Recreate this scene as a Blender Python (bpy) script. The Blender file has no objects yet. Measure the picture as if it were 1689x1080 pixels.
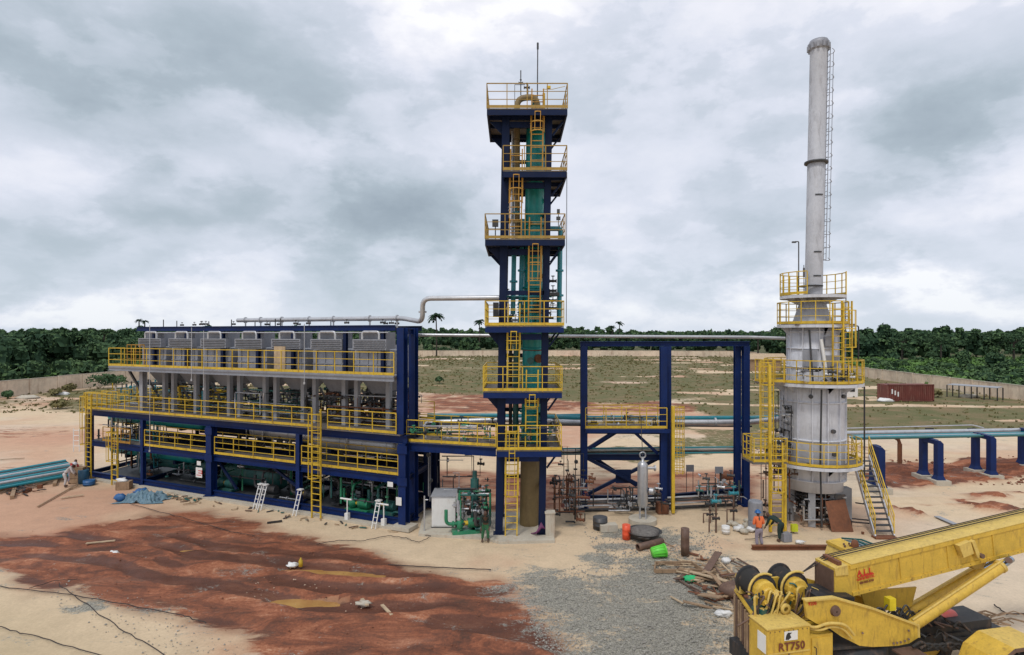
import bpy, math, random
import numpy as np
from mathutils import Vector, Matrix

random.seed(7)
S = bpy.context.scene
COL = S.collection
FPX, CX, HY, EYE = 950.0, 844.5, 550.0, 10.2     # lens in photo pixels, centre column, horizon row, eye height (m)

# ------------------------------------------------------------------ camera, sky, sun, exposure
cam = bpy.data.cameras.new('camera')
cam.sensor_width = 36.0
cam.lens = 36.0 * FPX / 1689.0
cam.shift_y = (HY - 540.0) / 1689.0
cam.clip_start, cam.clip_end = 0.3, 6000
camo = bpy.data.objects.new('camera', cam)
COL.objects.link(camo)
camo.location = (0, 0, EYE)
camo.rotation_euler = (math.pi / 2, 0, 0)
S.camera = camo
S.view_settings.view_transform = 'Standard'
S.view_settings.look = 'None'
S.view_settings.exposure = 0.0
S.view_settings.gamma = 1.0
S.view_settings.use_curve_mapping = False

SUN_EL, SUN_AZ = math.radians(58), math.radians(205)     # azimuth from +Y, clockwise
sun = bpy.data.lights.new('sun', 'SUN')
sun.energy = 1.5
sun.angle = math.radians(10)
sun.color = (1.0, 0.955, 0.89)
suno = bpy.data.objects.new('sun', sun)
COL.objects.link(suno)
sd = Vector((math.sin(SUN_AZ) * math.cos(SUN_EL), math.cos(SUN_AZ) * math.cos(SUN_EL), math.sin(SUN_EL)))
suno.rotation_euler = sd.to_track_quat('Z', 'Y').to_euler()

W = bpy.data.worlds.new('World')
S.world = W
W.use_nodes = True
nt = W.node_tree
nt.nodes.clear()


class NG:
    """small node-graph writer"""
    def __init__(s, tree):
        s.t = tree

    def n(s, typ, **kw):
        nd = s.t.nodes.new(typ)
        for k, v in kw.items():
            setattr(nd, k, v)
        return nd

    def put(s, sock, v):
        if hasattr(v, 'links') or isinstance(v, bpy.types.NodeSocket):
            s.t.links.new(v, sock)
        else:
            sock.default_value = v

    def m(s, op, a, b=None, c=None, clamp=False):
        nd = s.n('ShaderNodeMath', operation=op)
        nd.use_clamp = clamp
        s.put(nd.inputs[0], a)
        if b is not None: s.put(nd.inputs[1], b)
        if c is not None: s.put(nd.inputs[2], c)
        return nd.outputs[0]

    def v(s, op, a, b=None):
        nd = s.n('ShaderNodeVectorMath', operation=op)
        s.put(nd.inputs[0], a)
        if b is not None: s.put(nd.inputs[1], b)
        return nd.outputs['Value'] if op in ('LENGTH', 'DOT_PRODUCT') else nd.outputs[0]

    def xyz(s, x, y, z):
        nd = s.n('ShaderNodeCombineXYZ')
        for i, q in enumerate((x, y, z)): s.put(nd.inputs[i], q)
        return nd.outputs[0]

    def noise(s, vec, scale, detail=4, rough=0.55, dist=0.0):
        nd = s.n('ShaderNodeTexNoise')
        if vec is not None: s.put(nd.inputs['Vector'], vec)
        nd.inputs['Scale'].default_value = scale
        nd.inputs['Detail'].default_value = detail
        nd.inputs['Roughness'].default_value = rough
        nd.inputs['Distortion'].default_value = dist
        return nd.outputs[0]

    def ramp(s, f, stops, interp='LINEAR'):
        nd = s.n('ShaderNodeValToRGB')
        s.put(nd.inputs[0], f)
        cr = nd.color_ramp
        cr.interpolation = interp
        while len(cr.elements) < len(stops): cr.elements.new(0.5)
        for e, (p, c) in zip(cr.elements, stops):
            e.position = p
            e.color = (c, c, c, 1) if isinstance(c, (int, float)) else (*c, 1)
        return nd.outputs[0]

    def mix(s, f, a, b, mode='MIX'):
        nd = s.n('ShaderNodeMix', data_type='RGBA', blend_type=mode)
        s.put(nd.inputs[0], f)
        for sock, q in ((nd.inputs[6], a), (nd.inputs[7], b)):
            s.put(sock, (*q, 1) if isinstance(q, tuple) and len(q) == 3 else q)
        return nd.outputs[2]


g = NG(nt)
tc = g.n('ShaderNodeTexCoord').outputs['Generated']
sp = g.n('ShaderNodeSeparateXYZ')
g.put(sp.inputs[0], tc)
X, Y, Z = sp.outputs
hor = g.m('SQRT', g.m('ADD', g.m('MULTIPLY', X, X), g.m('MULTIPLY', Y, Y)))
az = g.m('ARCTAN2', X, Y)
el = g.m('DIVIDE', Z, g.m('MAXIMUM', hor, 0.02))
zc = g.m('ADD', g.m('MAXIMUM', Z, 0.0), 0.16)
plane = g.xyz(g.m('DIVIDE', X, zc), g.m('DIVIDE', Y, zc), 0.0)
n1 = g.noise(plane, 0.85, 7, 0.52, 0.25)
n2 = g.noise(g.v('ADD', plane, (7.3, 2.1, 0)), 0.33, 4, 0.5, 0.2)
wn = g.n('ShaderNodeTexNoise')
skyv = g.v('MULTIPLY', tc, (1.0, 1.0, 1.9))
g.put(wn.inputs['Vector'], skyv)
wn.inputs['Scale'].default_value = 3.2
wn.inputs['Detail'].default_value = 7
wn.inputs['Roughness'].default_value = 0.6
wv = g.v('SUBTRACT', wn.outputs['Color'], (0.5, 0.5, 0.5))
base2 = g.v('ADD', g.xyz(az, el, 0.0), g.v('MULTIPLY', wv, (0.50, 0.30, 0.0)))


def ae(px, py):
    x = (px - CX) / FPX
    return math.atan(x), (HY - py) / FPX / math.sqrt(1 + x * x)


# cloud masses: centre (photo px), half sizes (px), brightness change
blobs = [
    (390, 185, 400, 140, -0.27), (120, 200, 200, 120, -0.12), (60, 395, 110, 42, -0.22), (40, 465, 110, 30, -0.20), (300, 462, 80, 26, -0.14),
    (600, 350, 230, 70, -0.26), (290, 385, 80, 45, -0.10), (760, 50, 150, 90, 0.20), (480, 235, 110, 50, 0.10), (180, 290, 220, 50, 0.16),
    (720, 400, 160, 60, -0.16), (1100, 250, 260, 180, -0.10), (1640, 200, 150, 90, -0.30), (1560, 60, 220, 90, 0.08), (1520, 482, 230, 22, 0.30),
    (1560, 400, 220, 40, -0.12), (1230, 430, 130, 40, -0.08), (1060, 380, 90, 60, 0.04), (560, 505, 320, 22, 0.06), (1250, 505, 420, 26, -0.08),
    (150, 430, 160, 40, 0.16), (1000, 500, 160, 22, 0.14), (100, 120, 120, 60, 0.05), (620, 250, 200, 40, 0.14), (60, 520, 260, 14, 0.14), (1680, 300, 130, 50, 0.12),
]
tot = None
for (bx, by, sx, sy, am) in blobs:
    a0, e0 = ae(bx, by)
    d = g.v('MULTIPLY', g.v('SUBTRACT', base2, (a0, e0, 0)), (FPX / sx * 1.0, FPX / sy, 0))
    l = g.v('LENGTH', d)
    f = g.m('POWER', 2.718, g.m('MULTIPLY', g.m('MULTIPLY', l, l), -1.0))
    f = g.m('MULTIPLY', f, am)
    tot = f if tot is None else g.m('ADD', tot, f)
n3 = g.noise(g.v('ADD', skyv, g.v('MULTIPLY', wv, (0.10, 0.10, 0.10))), 4.6, 9, 0.56, 0.0)
n4 = g.noise(g.v('ADD', skyv, (4.1, 2.7, 1.3)), 11.0, 7, 0.55, 0.3)
n3 = g.m('ADD', g.m('MULTIPLY', n3, 0.82), g.m('MULTIPLY', n4, 0.18))
edge = g.ramp(n3, [(0.40, 0.0), (0.47, 0.22), (0.53, 0.80), (0.60, 1.0)], 'EASE')
n3 = g.m('ADD', g.m('MULTIPLY', edge, 0.22), g.m('MULTIPLY', n3, 0.78))
val = g.m('ADD', g.m('MULTIPLY', g.m('SUBTRACT', n3, 0.5), 0.78), g.m('ADD', 0.735, g.m('MULTIPLY', tot, 1.45)))
val = g.m('ADD', val, g.m('MULTIPLY', g.m('SUBTRACT', n1, 0.5), 0.16))
val = g.m('ADD', val, g.m('MULTIPLY', g.m('SUBTRACT', n2, 0.5), 0.12), clamp=True)
cloud = g.ramp(val, [(0.0, (0.30, 0.36, 0.42)), (0.3, (0.42, 0.49, 0.555)), (0.52, (0.56, 0.615, 0.70)),
                     (0.72, (0.69, 0.725, 0.82)), (0.88, (0.83, 0.84, 0.91)), (1.0, (0.95, 0.95, 0.98))])
hz = g.ramp(g.m('MAXIMUM', el, 0.0), [(0.0, 1.0), (0.16, 0.0)])
cloud = g.mix(g.m('MULTIPLY', hz, 0.35), cloud, (0.55, 0.65, 0.74))
lower = g.m('LESS_THAN', Z, -0.01)
cloud = g.mix(lower, cloud, (0.22, 0.18, 0.13))
sky = g.n('ShaderNodeTexSky', sky_type='NISHITA')
sky.sun_disc = False
sky.sun_elevation = SUN_EL
sky.sun_rotation = SUN_AZ
bg1 = g.n('ShaderNodeBackground'); g.put(bg1.inputs[0], cloud); bg1.inputs[1].default_value = 1.18
bg2 = g.n('ShaderNodeBackground'); g.put(bg2.inputs[0], sky.outputs[0]); bg2.inputs[1].default_value = 0.05
ad = g.n('ShaderNodeMixShader'); ad.inputs[0].default_value = 0.12
g.put(ad.inputs[1], bg1.outputs[0]); g.put(ad.inputs[2], bg2.outputs[0])
wo = g.n('ShaderNodeOutputWorld')
g.put(wo.inputs[0], ad.outputs[0])


# ------------------------------------------------------------------ where things stand
def G(px, py):
    """ground point seen at a pixel of the photograph"""
    D = EYE * FPX / (py - HY)
    return Vector(((px - CX) / FPX * D, D, 0))


def PX(px, D, z=0.0):
    return Vector(((px - CX) / FPX * D, D, z))


def ZY(py, D):
    return EYE - (py - HY) * D / FPX


def PY(px, py, D):
    return Vector(((px - CX) / FPX * D, D, ZY(py, D)))


# ------------------------------------------------------------------ mesh writer
class MB:
    def __init__(s):
        s.v, s.f, s.sm = [], [], []

    def add(s, vs, fs, smooth=False):
        o = len(s.v)
        s.v += [tuple(q) for q in vs]
        s.f += [tuple(i + o for i in f) for f in fs]
        s.sm += [smooth] * len(fs)
        return s

    def box(s, c, d, rz=0.0, M=None):
        hx, hy, hz_ = d[0] / 2, d[1] / 2, d[2] / 2
        vs = [Vector((x * hx, y * hy, z * hz_)) for z in (-1, 1) for y in (-1, 1) for x in (-1, 1)]
        if M is None: M = Matrix.Rotation(rz, 3, 'Z')
        c = Vector(c)
        return s.add([M @ q + c for q in vs], [(0, 2, 3, 1), (4, 5, 7, 6), (0, 1, 5, 4), (2, 6, 7, 3), (0, 4, 6, 2), (1, 3, 7, 5)])

    def bar(s, p, q, w, h, up=(0, 0, 1)):
        """rectangular bar p->q, w across, h along up"""
        p, q = Vector(p), Vector(q)
        d = (q - p)
        if d.length < 1e-6: return s
        d.normalize()
        up = Vector(up)
        if abs(d.dot(up)) > 0.97: up = Vector((0, 1, 0)) if abs(d.y) < 0.9 else Vector((1, 0, 0))
        r = d.cross(up).normalized()
        u = r.cross(d).normalized()
        r, u = r * w / 2, u * h / 2
        vs = [p - r - u, p + r - u, p + r + u, p - r + u, q - r - u, q + r - u, q + r + u, q - r + u]
        return s.add(vs, [(0, 3, 2, 1), (4, 5, 6, 7), (0, 1, 5, 4), (1, 2, 6, 5), (2, 3, 7, 6), (3, 0, 4, 7)])

    def ibar(s, p, q, w, h, up=(0, 0, 1), t=0.03):
        """H/I section: flanges w wide, h apart along up"""
        p, q = Vector(p), Vector(q)
        d = (q - p).normalized()
        up = Vector(up)
        if abs(d.dot(up)) > 0.97: up = Vector((0, 1, 0))
        r = d.cross(up).normalized()
        u = r.cross(d).normalized()
        s.bar(p + u * (h / 2 - t / 2), q + u * (h / 2 - t / 2), w, t, u)
        s.bar(p - u * (h / 2 - t / 2), q - u * (h / 2 - t / 2), w, t, u)
        s.bar(p, q, t, h - 2 * t - 0.002, u)
        return s

    def tube(s, pts, r, n=8, cap=True, r2=None):
        pts = [Vector(p) for p in pts]
        m = len(pts)
        rings = []
        prev = None
        for i, p in enumerate(pts):
            if i == 0: d = pts[1] - p
            elif i == m - 1: d = p - pts[i - 1]
            else: d = (pts[i + 1] - p).normalized() + (p - pts[i - 1]).normalized()
            d.normalize()
            if prev is None:
                a = Vector((0, 0, 1)) if abs(d.z) < 0.9 else Vector((1, 0, 0))
                u = d.cross(a).normalized()
            else:
                u = (prev - d * prev.dot(d)).normalized()
            prev = u
            w = d.cross(u)
            rr = r if r2 is None else r + (r2 - r) * i / (m - 1)
            rings.append([p + (u * math.cos(2 * math.pi * k / n) + w * math.sin(2 * math.pi * k / n)) * rr for k in range(n)])
        vs = [q for ring in rings for q in ring]
        fs = [(i * n + k, i * n + (k + 1) % n, (i + 1) * n + (k + 1) % n, (i + 1) * n + k) for i in range(m - 1) for k in range(n)]
        s.add(vs, fs, n > 5)
        if cap:
            s.add(rings[0], [tuple(range(n))[::-1]])
            s.add(rings[-1], [tuple(range(n))])
        return s

    def lathe(s, c, prof, n=16, axis=(0, 0, 1), smooth=True, a0=0.0, a1=2 * math.pi):
        """profile of (radius, along axis)"""
        c, ax = Vector(c), Vector(axis).normalized()
        a = Vector((1, 0, 0)) if abs(ax.x) < 0.9 else Vector((0, 1, 0))
        u = (a - ax * a.dot(ax)).normalized()
        w = ax.cross(u)
        full = abs(a1 - a0 - 2 * math.pi) < 1e-4
        cols = n if full else n + 1
        vs = []
        for (r, h) in prof:
            for k in range(cols):
                t = a0 + (a1 - a0) * k / n
                vs.append(c + ax * h + (u * math.cos(t) + w * math.sin(t)) * r)
        fs = []
        for i in range(len(prof) - 1):
            for k in range(n):
                k2 = (k + 1) % cols
                fs.append((i * cols + k, i * cols + k2, (i + 1) * cols + k2, (i + 1) * cols + k))
        return s.add(vs, fs, smooth)

    def cyl(s, p, q, r, n=14, r2=None):
        p, q = Vector(p), Vector(q)
        L = (q - p).length
        r2 = r if r2 is None else r2
        s.lathe(p, [(r, 0), (r2, L)], n, q - p)
        s.lathe(p, [(0.001, 0), (r, 0)], n, q - p, False)
        s.lathe(p, [(r2, L), (0.001, L)], n, q - p, False)
        return s

    def prism(s, poly, z0, z1):
        n = len(poly)
        vs = [(p[0], p[1], z0) for p in poly] + [(p[0], p[1], z1) for p in poly]
        fs = [tuple(range(n))[::-1], tuple(range(n, 2 * n))] + [(i, (i + 1) % n, (i + 1) % n + n, i + n) for i in range(n)]
        return s.add(vs, fs)

    def extrude(s, pts, off):
        """planar polygon of 3D points, pushed by off"""
        n = len(pts)
        off = Vector(off)
        vs = [Vector(p) for p in pts] + [Vector(p) + off for p in pts]
        fs = [tuple(range(n))[::-1], tuple(range(n, 2 * n))] + [(i, (i + 1) % n, (i + 1) % n + n, i + n) for i in range(n)]
        return s.add(vs, fs)

    def blob(s, c, r, n=8, m=6, jit=0.15, squash=1.0, seed=0):
        rnd = random.Random(seed)
        c = Vector(c)
        rx = r if isinstance(r, (tuple, list)) else (r, r, r)
        vs = [c + Vector((0, 0, -rx[2] * squash))]
        for i in range(1, m):
            t = math.pi * i / m
            for k in range(n):
                a = 2 * math.pi * k / n
                j = 1 + rnd.uniform(-jit, jit)
                vs.append(c + Vector((rx[0] * math.sin(t) * math.cos(a) * j, rx[1] * math.sin(t) * math.sin(a) * j, -rx[2] * squash * math.cos(t) * j)))
        vs.append(c + Vector((0, 0, rx[2] * squash)))
        fs = [(0, 1 + (k + 1) % n, 1 + k) for k in range(n)]
        for i in range(m - 2):
            for k in range(n):
                fs.append((1 + i * n + k, 1 + i * n + (k + 1) % n, 1 + (i + 1) * n + (k + 1) % n, 1 + (i + 1) * n + k))
        e = len(vs) - 1
        fs += [(e, 1 + (m - 2) * n + k, 1 + (m - 2) * n + (k + 1) % n) for k in range(n)]
        return s.add(vs, fs, True)

    def mesh(s, name, mat, org=(0, 0, 0)):
        o = Vector(org)
        me = bpy.data.meshes.new(name)
        me.from_pydata([(q[0] - o.x, q[1] - o.y, q[2] - o.z) for q in s.v], [], s.f)
        me.polygons.foreach_set('use_smooth', s.sm)
        me.materials.append(mat)
        me.update()
        return me


def root_of(o):
    while o.parent: o = o.parent
    return o


def part(name, mb, mat, parent):
    """a part or sub-part; mb holds world coordinates"""
    o = bpy.data.objects.new(name, mb.mesh(name, mat, root_of(parent).location))
    COL.objects.link(o)
    o.parent = parent
    return o


def thing(name, label, cat, loc=(0, 0, 0), group=None):
    o = bpy.data.objects.new(name, None)
    o.empty_display_size = 0.3
    COL.objects.link(o)
    o.location = loc
    o['label'] = label
    o['category'] = cat
    if group: o['group'] = group
    return o


def solo(name, mb, mat, label, cat, loc, group=None, kind=None):
    o = bpy.data.objects.new(name, mb.mesh(name, mat, loc))
    COL.objects.link(o)
    o.location = loc
    if label: o['label'] = label
    if cat: o['category'] = cat
    if group: o['group'] = group
    if kind: o['kind'] = kind
    return o


def structure(name, mb, mat, loc=(0, 0, 0), kind='structure', label=None):
    return solo(name, mb, mat, label, None, loc, None, kind)


def copy_tree(o, parent=None):
    c = o.copy()
    COL.objects.link(c)
    c.parent = parent
    for ch in list(o.children): copy_tree(ch, c)
    return c


def inst(name, me, loc, parent, rot=None, scale=None):
    """shared-mesh piece at a world place under a thing"""
    o = bpy.data.objects.new(name, me)
    COL.objects.link(o)
    o.parent = parent
    o.location = Vector(loc) - root_of(parent).location
    if rot: o.rotation_euler = rot
    if scale: o.scale = scale
    return o


# ------------------------------------------------------------------ materials
MATS = {}


def paint(name, col, rough=0.5, metal=0.0, var=0.18, dirt=None, dirt_amt=0.25, scale=1.2, bump=0.0, spec=0.5):
    """painted or bare surface with tone variation and dirt patches"""
    m = bpy.data.materials.new(name)
    m.use_nodes = True
    q = NG(m.node_tree)
    bs = m.node_tree.nodes['Principled BSDF']
    pos = q.n('ShaderNodeNewGeometry').outputs['Position']
    a = q.noise(pos, scale, 6, 0.6)
    b = q.noise(pos, scale * 7.3, 5, 0.65)
    t = q.m('ADD', q.m('MULTIPLY', a, 0.6), q.m('MULTIPLY', b, 0.4))
    lo = tuple(c * (1 - var) for c in col)
    hi = tuple(min(1, c * (1 + var)) for c in col)
    c = q.ramp(t, [(0.33, lo), (0.67, hi)])
    if dirt:
        st = q.v('MULTIPLY', pos, (1.0, 1.0, 0.22))
        d = q.ramp(q.noise(st, scale * 3.1, 7, 0.7), [(0.52, 0.0), (0.70, 1.0)])
        c = q.mix(q.m('MULTIPLY', d, dirt_amt), c, dirt)
    q.put(bs.inputs['Base Color'], c)
    q.put(bs.inputs['Roughness'], q.m('ADD', rough - 0.1, q.m('MULTIPLY', b, 0.22)))
    bs.inputs['Metallic'].default_value = metal
    bs.inputs['Specular IOR Level'].default_value = spec
    if bump:
        bm = q.n('ShaderNodeBump')
        bm.inputs['Strength'].default_value = bump
        bm.inputs['Distance'].default_value = 0.03
        q.put(bm.inputs['Height'], b)
        q.put(bs.inputs['Normal'], bm.outputs[0])
    MATS[name] = m
    return m


DUST = (0.34, 0.20, 0.12)
RUST = (0.16, 0.06, 0.025)
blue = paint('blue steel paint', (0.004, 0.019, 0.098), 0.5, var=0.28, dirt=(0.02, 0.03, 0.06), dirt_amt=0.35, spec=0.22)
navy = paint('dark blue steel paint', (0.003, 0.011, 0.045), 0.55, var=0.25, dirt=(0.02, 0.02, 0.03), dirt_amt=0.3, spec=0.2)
yellow = paint('yellow rail paint', (0.60, 0.405, 0.03), 0.55, var=0.28, dirt=RUST, dirt_amt=0.6, scale=1.1)
dullrail = paint('faded rail paint', (0.34, 0.215, 0.04), 0.55, var=0.25, dirt=(0.12, 0.08, 0.05), dirt_amt=0.5)
orange = paint('orange weathered rail paint', (0.44, 0.235, 0.03), 0.55, var=0.25, dirt=RUST, dirt_amt=0.6)
teal = paint('teal vessel paint', (0.01, 0.27, 0.255), 0.4, var=0.2, dirt=(0.02, 0.06, 0.07), dirt_amt=0.5, scale=0.6)
tealp = paint('teal pipe paint', (0.02, 0.22, 0.27), 0.4, var=0.15, dirt=DUST, dirt_amt=0.25)
tealdk = paint('dark green vessel paint', (0.02, 0.11, 0.10), 0.45, var=0.25, dirt=DUST, dirt_amt=0.2)
greenp = paint('green pump paint', (0.02, 0.20, 0.10), 0.45, var=0.25, dirt=DUST, dirt_amt=0.3)
silver = paint('galvanised cladding', (0.50, 0.51, 0.53), 0.38, 0.55, var=0.15, dirt=(0.22, 0.2, 0.18), dirt_amt=0.35)
grey = paint('grey furnace paint', (0.56, 0.575, 0.62), 0.55, var=0.14, dirt=(0.14, 0.13, 0.13), dirt_amt=0.5, scale=0.8)
stackm = paint('weathered stack paint', (0.43, 0.44, 0.47), 0.6, var=0.14, dirt=(0.16, 0.15, 0.15), dirt_amt=0.6, scale=0.9)
galv = paint('galvanised sheet', (0.27, 0.28, 0.31), 0.5, 0.15, var=0.18, dirt=(0.14, 0.13, 0.14), dirt_amt=0.4, scale=1.5)
concgrey = paint('grey fireproofed leg', (0.30, 0.31, 0.33), 0.8, var=0.12, dirt=(0.14, 0.12, 0.1), dirt_amt=0.3)
concrete = paint('pale concrete', (0.47, 0.43, 0.35), 0.9, var=0.15, dirt=DUST, dirt_amt=0.5, bump=0.4)
dkgrey = paint('dark grey metal', (0.055, 0.058, 0.062), 0.5, 0.2, var=0.3, dirt=DUST, dirt_amt=0.25)
darkm = paint('blackened steel', (0.022, 0.023, 0.025), 0.55, 0.1, var=0.3, dirt=DUST, dirt_amt=0.2)
deckm = paint('deck grating', (0.13, 0.12, 0.11), 0.8, 0.1, var=0.25, dirt=DUST, dirt_amt=0.7, scale=2.0)
tan = paint('tan primer', (0.21, 0.15, 0.065), 0.6, var=0.22, dirt=(0.08, 0.05, 0.03), dirt_amt=0.5, scale=0.8)
rust = paint('rusty steel', (0.17, 0.065, 0.03), 0.8, var=0.35, dirt=(0.06, 0.03, 0.02), dirt_amt=0.6, bump=0.3)
white = paint('white paint', (0.72, 0.72, 0.70), 0.5, var=0.06, dirt=DUST, dirt_amt=0.25)
redm = paint('red container paint', (0.15, 0.038, 0.028), 0.6, var=0.25, dirt=(0.3, 0.18, 0.13), dirt_amt=0.5, scale=0.8)
redp = paint('orange red plastic', (0.75, 0.09, 0.03), 0.45, var=0.1, dirt=DUST, dirt_amt=0.2)
limep = paint('lime green plastic', (0.13, 0.62, 0.06), 0.45, var=0.1, dirt=DUST, dirt_amt=0.15)
tarpm = paint('blue grey tarpaulin', (0.13, 0.22, 0.27), 0.55, var=0.45, dirt=(0.05, 0.10, 0.2), dirt_amt=0.7, scale=2.5)
tarpb = paint('bright blue tarpaulin', (0.02, 0.10, 0.26), 0.5, var=0.3)
wood = paint('weathered timber', (0.30, 0.20, 0.12), 0.85, var=0.35, dirt=(0.1, 0.06, 0.04), dirt_amt=0.6, scale=3)
woodlt = paint('pale timber', (0.45, 0.34, 0.22), 0.85, var=0.3, dirt=(0.2, 0.13, 0.08), dirt_amt=0.5, scale=3)
brownm = paint('brown pipe paint', (0.12, 0.07, 0.05), 0.6, var=0.3, dirt=DUST, dirt_amt=0.4)
cable = paint('black cable', (0.03, 0.022, 0.02), 0.7, var=0.3)
crane_y = paint('crane yellow paint', (0.60, 0.39, 0.05), 0.5, var=0.18, dirt=(0.22, 0.12, 0.035), dirt_amt=0.65, scale=2.6, bump=0.15)
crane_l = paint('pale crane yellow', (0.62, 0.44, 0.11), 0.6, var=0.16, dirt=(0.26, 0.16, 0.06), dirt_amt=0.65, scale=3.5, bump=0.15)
rubber = paint('black rubber', (0.025, 0.024, 0.023), 0.8, var=0.3, dirt=DUST, dirt_amt=0.4)
wallm = paint('perimeter wall concrete', (0.66, 0.54, 0.41), 0.9, var=0.25, dirt=(0.30, 0.17, 0.11), dirt_amt=0.55, scale=0.25)
chrome = paint('polished rod', (0.35, 0.42, 0.5), 0.2, 0.9, var=0.1)
glassm = paint('tinted cab glass', (0.10, 0.16, 0.19), 0.12, 0.3, var=0.1)
skin = paint('dark skin', (0.09, 0.045, 0.03), 0.6, var=0.1)
redprint = paint('red print', (0.55, 0.02, 0.015), 0.5, var=0.1)
brownprint = paint('dark brown print', (0.16, 0.04, 0.02), 0.5, var=0.2)


def ground_mat():
    m = bpy.data.materials.new('site soil')
    m.use_nodes = True
    q = NG(m.node_tree)
    bs = m.node_tree.nodes['Principled BSDF']
    col = q.n('ShaderNodeAttribute', attribute_name='albedo').outputs['Color']
    k = q.n('ShaderNodeAttribute', attribute_name='soil').outputs['Vector']
    s3 = q.n('ShaderNodeSeparateXYZ'); q.put(s3.inputs[0], k)
    wet, grav, grass = s3.outputs
    pos = q.n('ShaderNodeNewGeometry').outputs['Position']
    f1 = q.noise(pos, 9.0, 8, 0.72)
    f2 = q.noise(pos, 1.1, 8, 0.62)
    f3 = q.noise(pos, 34.0, 3, 0.7)
    vr = q.n('ShaderNodeTexVoronoi'); q.put(vr.inputs['Vector'], pos); vr.inputs['Scale'].default_value = 30.0
    # sand / mud grain
    gm = q.m('ADD', 0.72, q.m('MULTIPLY', f1, 0.56))
    gm = q.m('MULTIPLY', gm, q.m('ADD', 0.80, q.m('MULTIPLY', f2, 0.4)))
    c = q.mix(1.0, col, q.xyz(gm, gm, gm), 'MULTIPLY')
    k2 = q.n('ShaderNodeAttribute', attribute_name='stain').outputs['Vector']
    t3 = q.n('ShaderNodeSeparateXYZ'); q.put(t3.inputs[0], k2)
    redk, dark_, _u = t3.outputs
    strk = q.noise(q.v('MULTIPLY', pos, (0.38, 1.25, 1.0)), 1.1, 10, 0.74, 0.9)
    rm_ = q.ramp(q.m('ADD', redk, q.m('MULTIPLY', q.m('SUBTRACT', strk, 0.5), 1.5)), [(0.40, 0.0), (0.56, 1.0)])
    rcol = q.ramp(q.m('ADD', q.m('MULTIPLY', q.noise(q.v('MULTIPLY', pos, (0.5, 1.2, 1.0)), 0.75, 9, 0.72, 0.7), 0.75), q.m('MULTIPLY', f1, 0.25)), [(0.37, (0.065, 0.032, 0.022)), (0.45, (0.13, 0.048, 0.028)), (0.52, (0.235, 0.078, 0.038)), (0.59, (0.36, 0.145, 0.075)), (0.66, (0.52, 0.30, 0.19))])
    c = q.mix(q.m('MULTIPLY', rm_, 0.93), c, rcol)
    dm = q.ramp(q.m('ADD', dark_, q.m('MULTIPLY', q.m('SUBTRACT', strk, 0.5), 1.2)), [(0.45, 0.0), (0.7, 1.0)])
    c = q.mix(q.m('MULTIPLY', dm, 0.75), c, (0.085, 0.036, 0.024))
    # dark specks of litter
    spk = q.ramp(q.noise(pos, 5.0, 2, 0.9), [(0.70, 0.0), (0.74, 1.0)])
    c = q.mix(q.m('MULTIPLY', spk, 0.35), c, (0.10, 0.07, 0.05))
    # crushed stone
    sc = q.n('ShaderNodeSeparateColor'); q.put(sc.inputs[0], vr.outputs['Color'])
    stone = q.ramp(q.m('ADD', q.m('MULTIPLY', sc.outputs[0], 0.6), q.m('MULTIPLY', f3, 0.4)), [(0.2, (0.10, 0.105, 0.095)), (0.5, (0.23, 0.235, 0.205)), (0.8, (0.38, 0.37, 0.32)), (1.0, (0.58, 0.55, 0.48))])
    gpat = q.m('ADD', q.m('MULTIPLY', q.m('SUBTRACT', f1, 0.5), 1.5), q.m('MULTIPLY', q.m('SUBTRACT', q.noise(q.v('MULTIPLY', pos, (0.6, 1.3, 1.0)), 0.7, 8, 0.72, 0.6), 0.5), 3.2))
    gmask = q.m('MULTIPLY', q.ramp(q.m('ADD', grav, gpat), [(0.36, 0.0), (0.66, 1.0)]), 0.9)
    c = q.mix(gmask, c, stone)
    # grass cover
    gr = q.ramp(q.m('ADD', q.m('MULTIPLY', f1, 0.6), q.m('MULTIPLY', q.noise(pos, 0.25, 6, 0.6), 0.4)), [(0.38, (0.062, 0.078, 0.022)), (0.47, (0.115, 0.118, 0.042)), (0.54, (0.175, 0.135, 0.065)), (0.62, (0.27, 0.165, 0.095))])
    hm = q.ramp(q.m('ADD', grass, q.m('MULTIPLY', q.m('SUBTRACT', q.noise(pos, 1.6, 8, 0.75), 0.5), 1.1)), [(0.40, 0.0), (0.62, 1.0)])
    c = q.mix(hm, c, gr)
    q.put(bs.inputs['Base Color'], c)
    q.put(bs.inputs['Roughness'], q.m('SUBTRACT', 0.95, q.m('MULTIPLY', wet, 0.42)))
    bs.inputs['Specular IOR Level'].default_value = 0.3
    bm = q.n('ShaderNodeBump'); bm.inputs['Strength'].default_value = 0.5; bm.inputs['Distance'].default_value = 0.06
    hgt = q.m('ADD', q.m('MULTIPLY', f1, 0.7), q.m('MULTIPLY', f2, 0.6))
    hgt = q.m('ADD', hgt, q.m('MULTIPLY', q.m('MULTIPLY', vr.outputs['Distance'], grav), -0.7))
    q.put(bm.inputs['Height'], hgt)
    q.put(bs.inputs['Normal'], bm.outputs[0])
    return m


def leaf_mat(name, dark, light, scale=0.08):
    m = bpy.data.materials.new(name)
    m.use_nodes = True
    q = NG(m.node_tree)
    bs = m.node_tree.nodes['Principled BSDF']
    pos = q.n('ShaderNodeNewGeometry').outputs['Position']
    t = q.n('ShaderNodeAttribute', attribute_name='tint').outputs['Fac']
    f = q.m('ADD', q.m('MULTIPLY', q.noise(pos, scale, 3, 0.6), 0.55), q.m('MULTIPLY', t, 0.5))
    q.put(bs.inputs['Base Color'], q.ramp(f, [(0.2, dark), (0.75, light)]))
    bs.inputs['Roughness'].default_value = 0.75
    bs.inputs['Specular IOR Level'].default_value = 0.12
    return m


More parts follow.
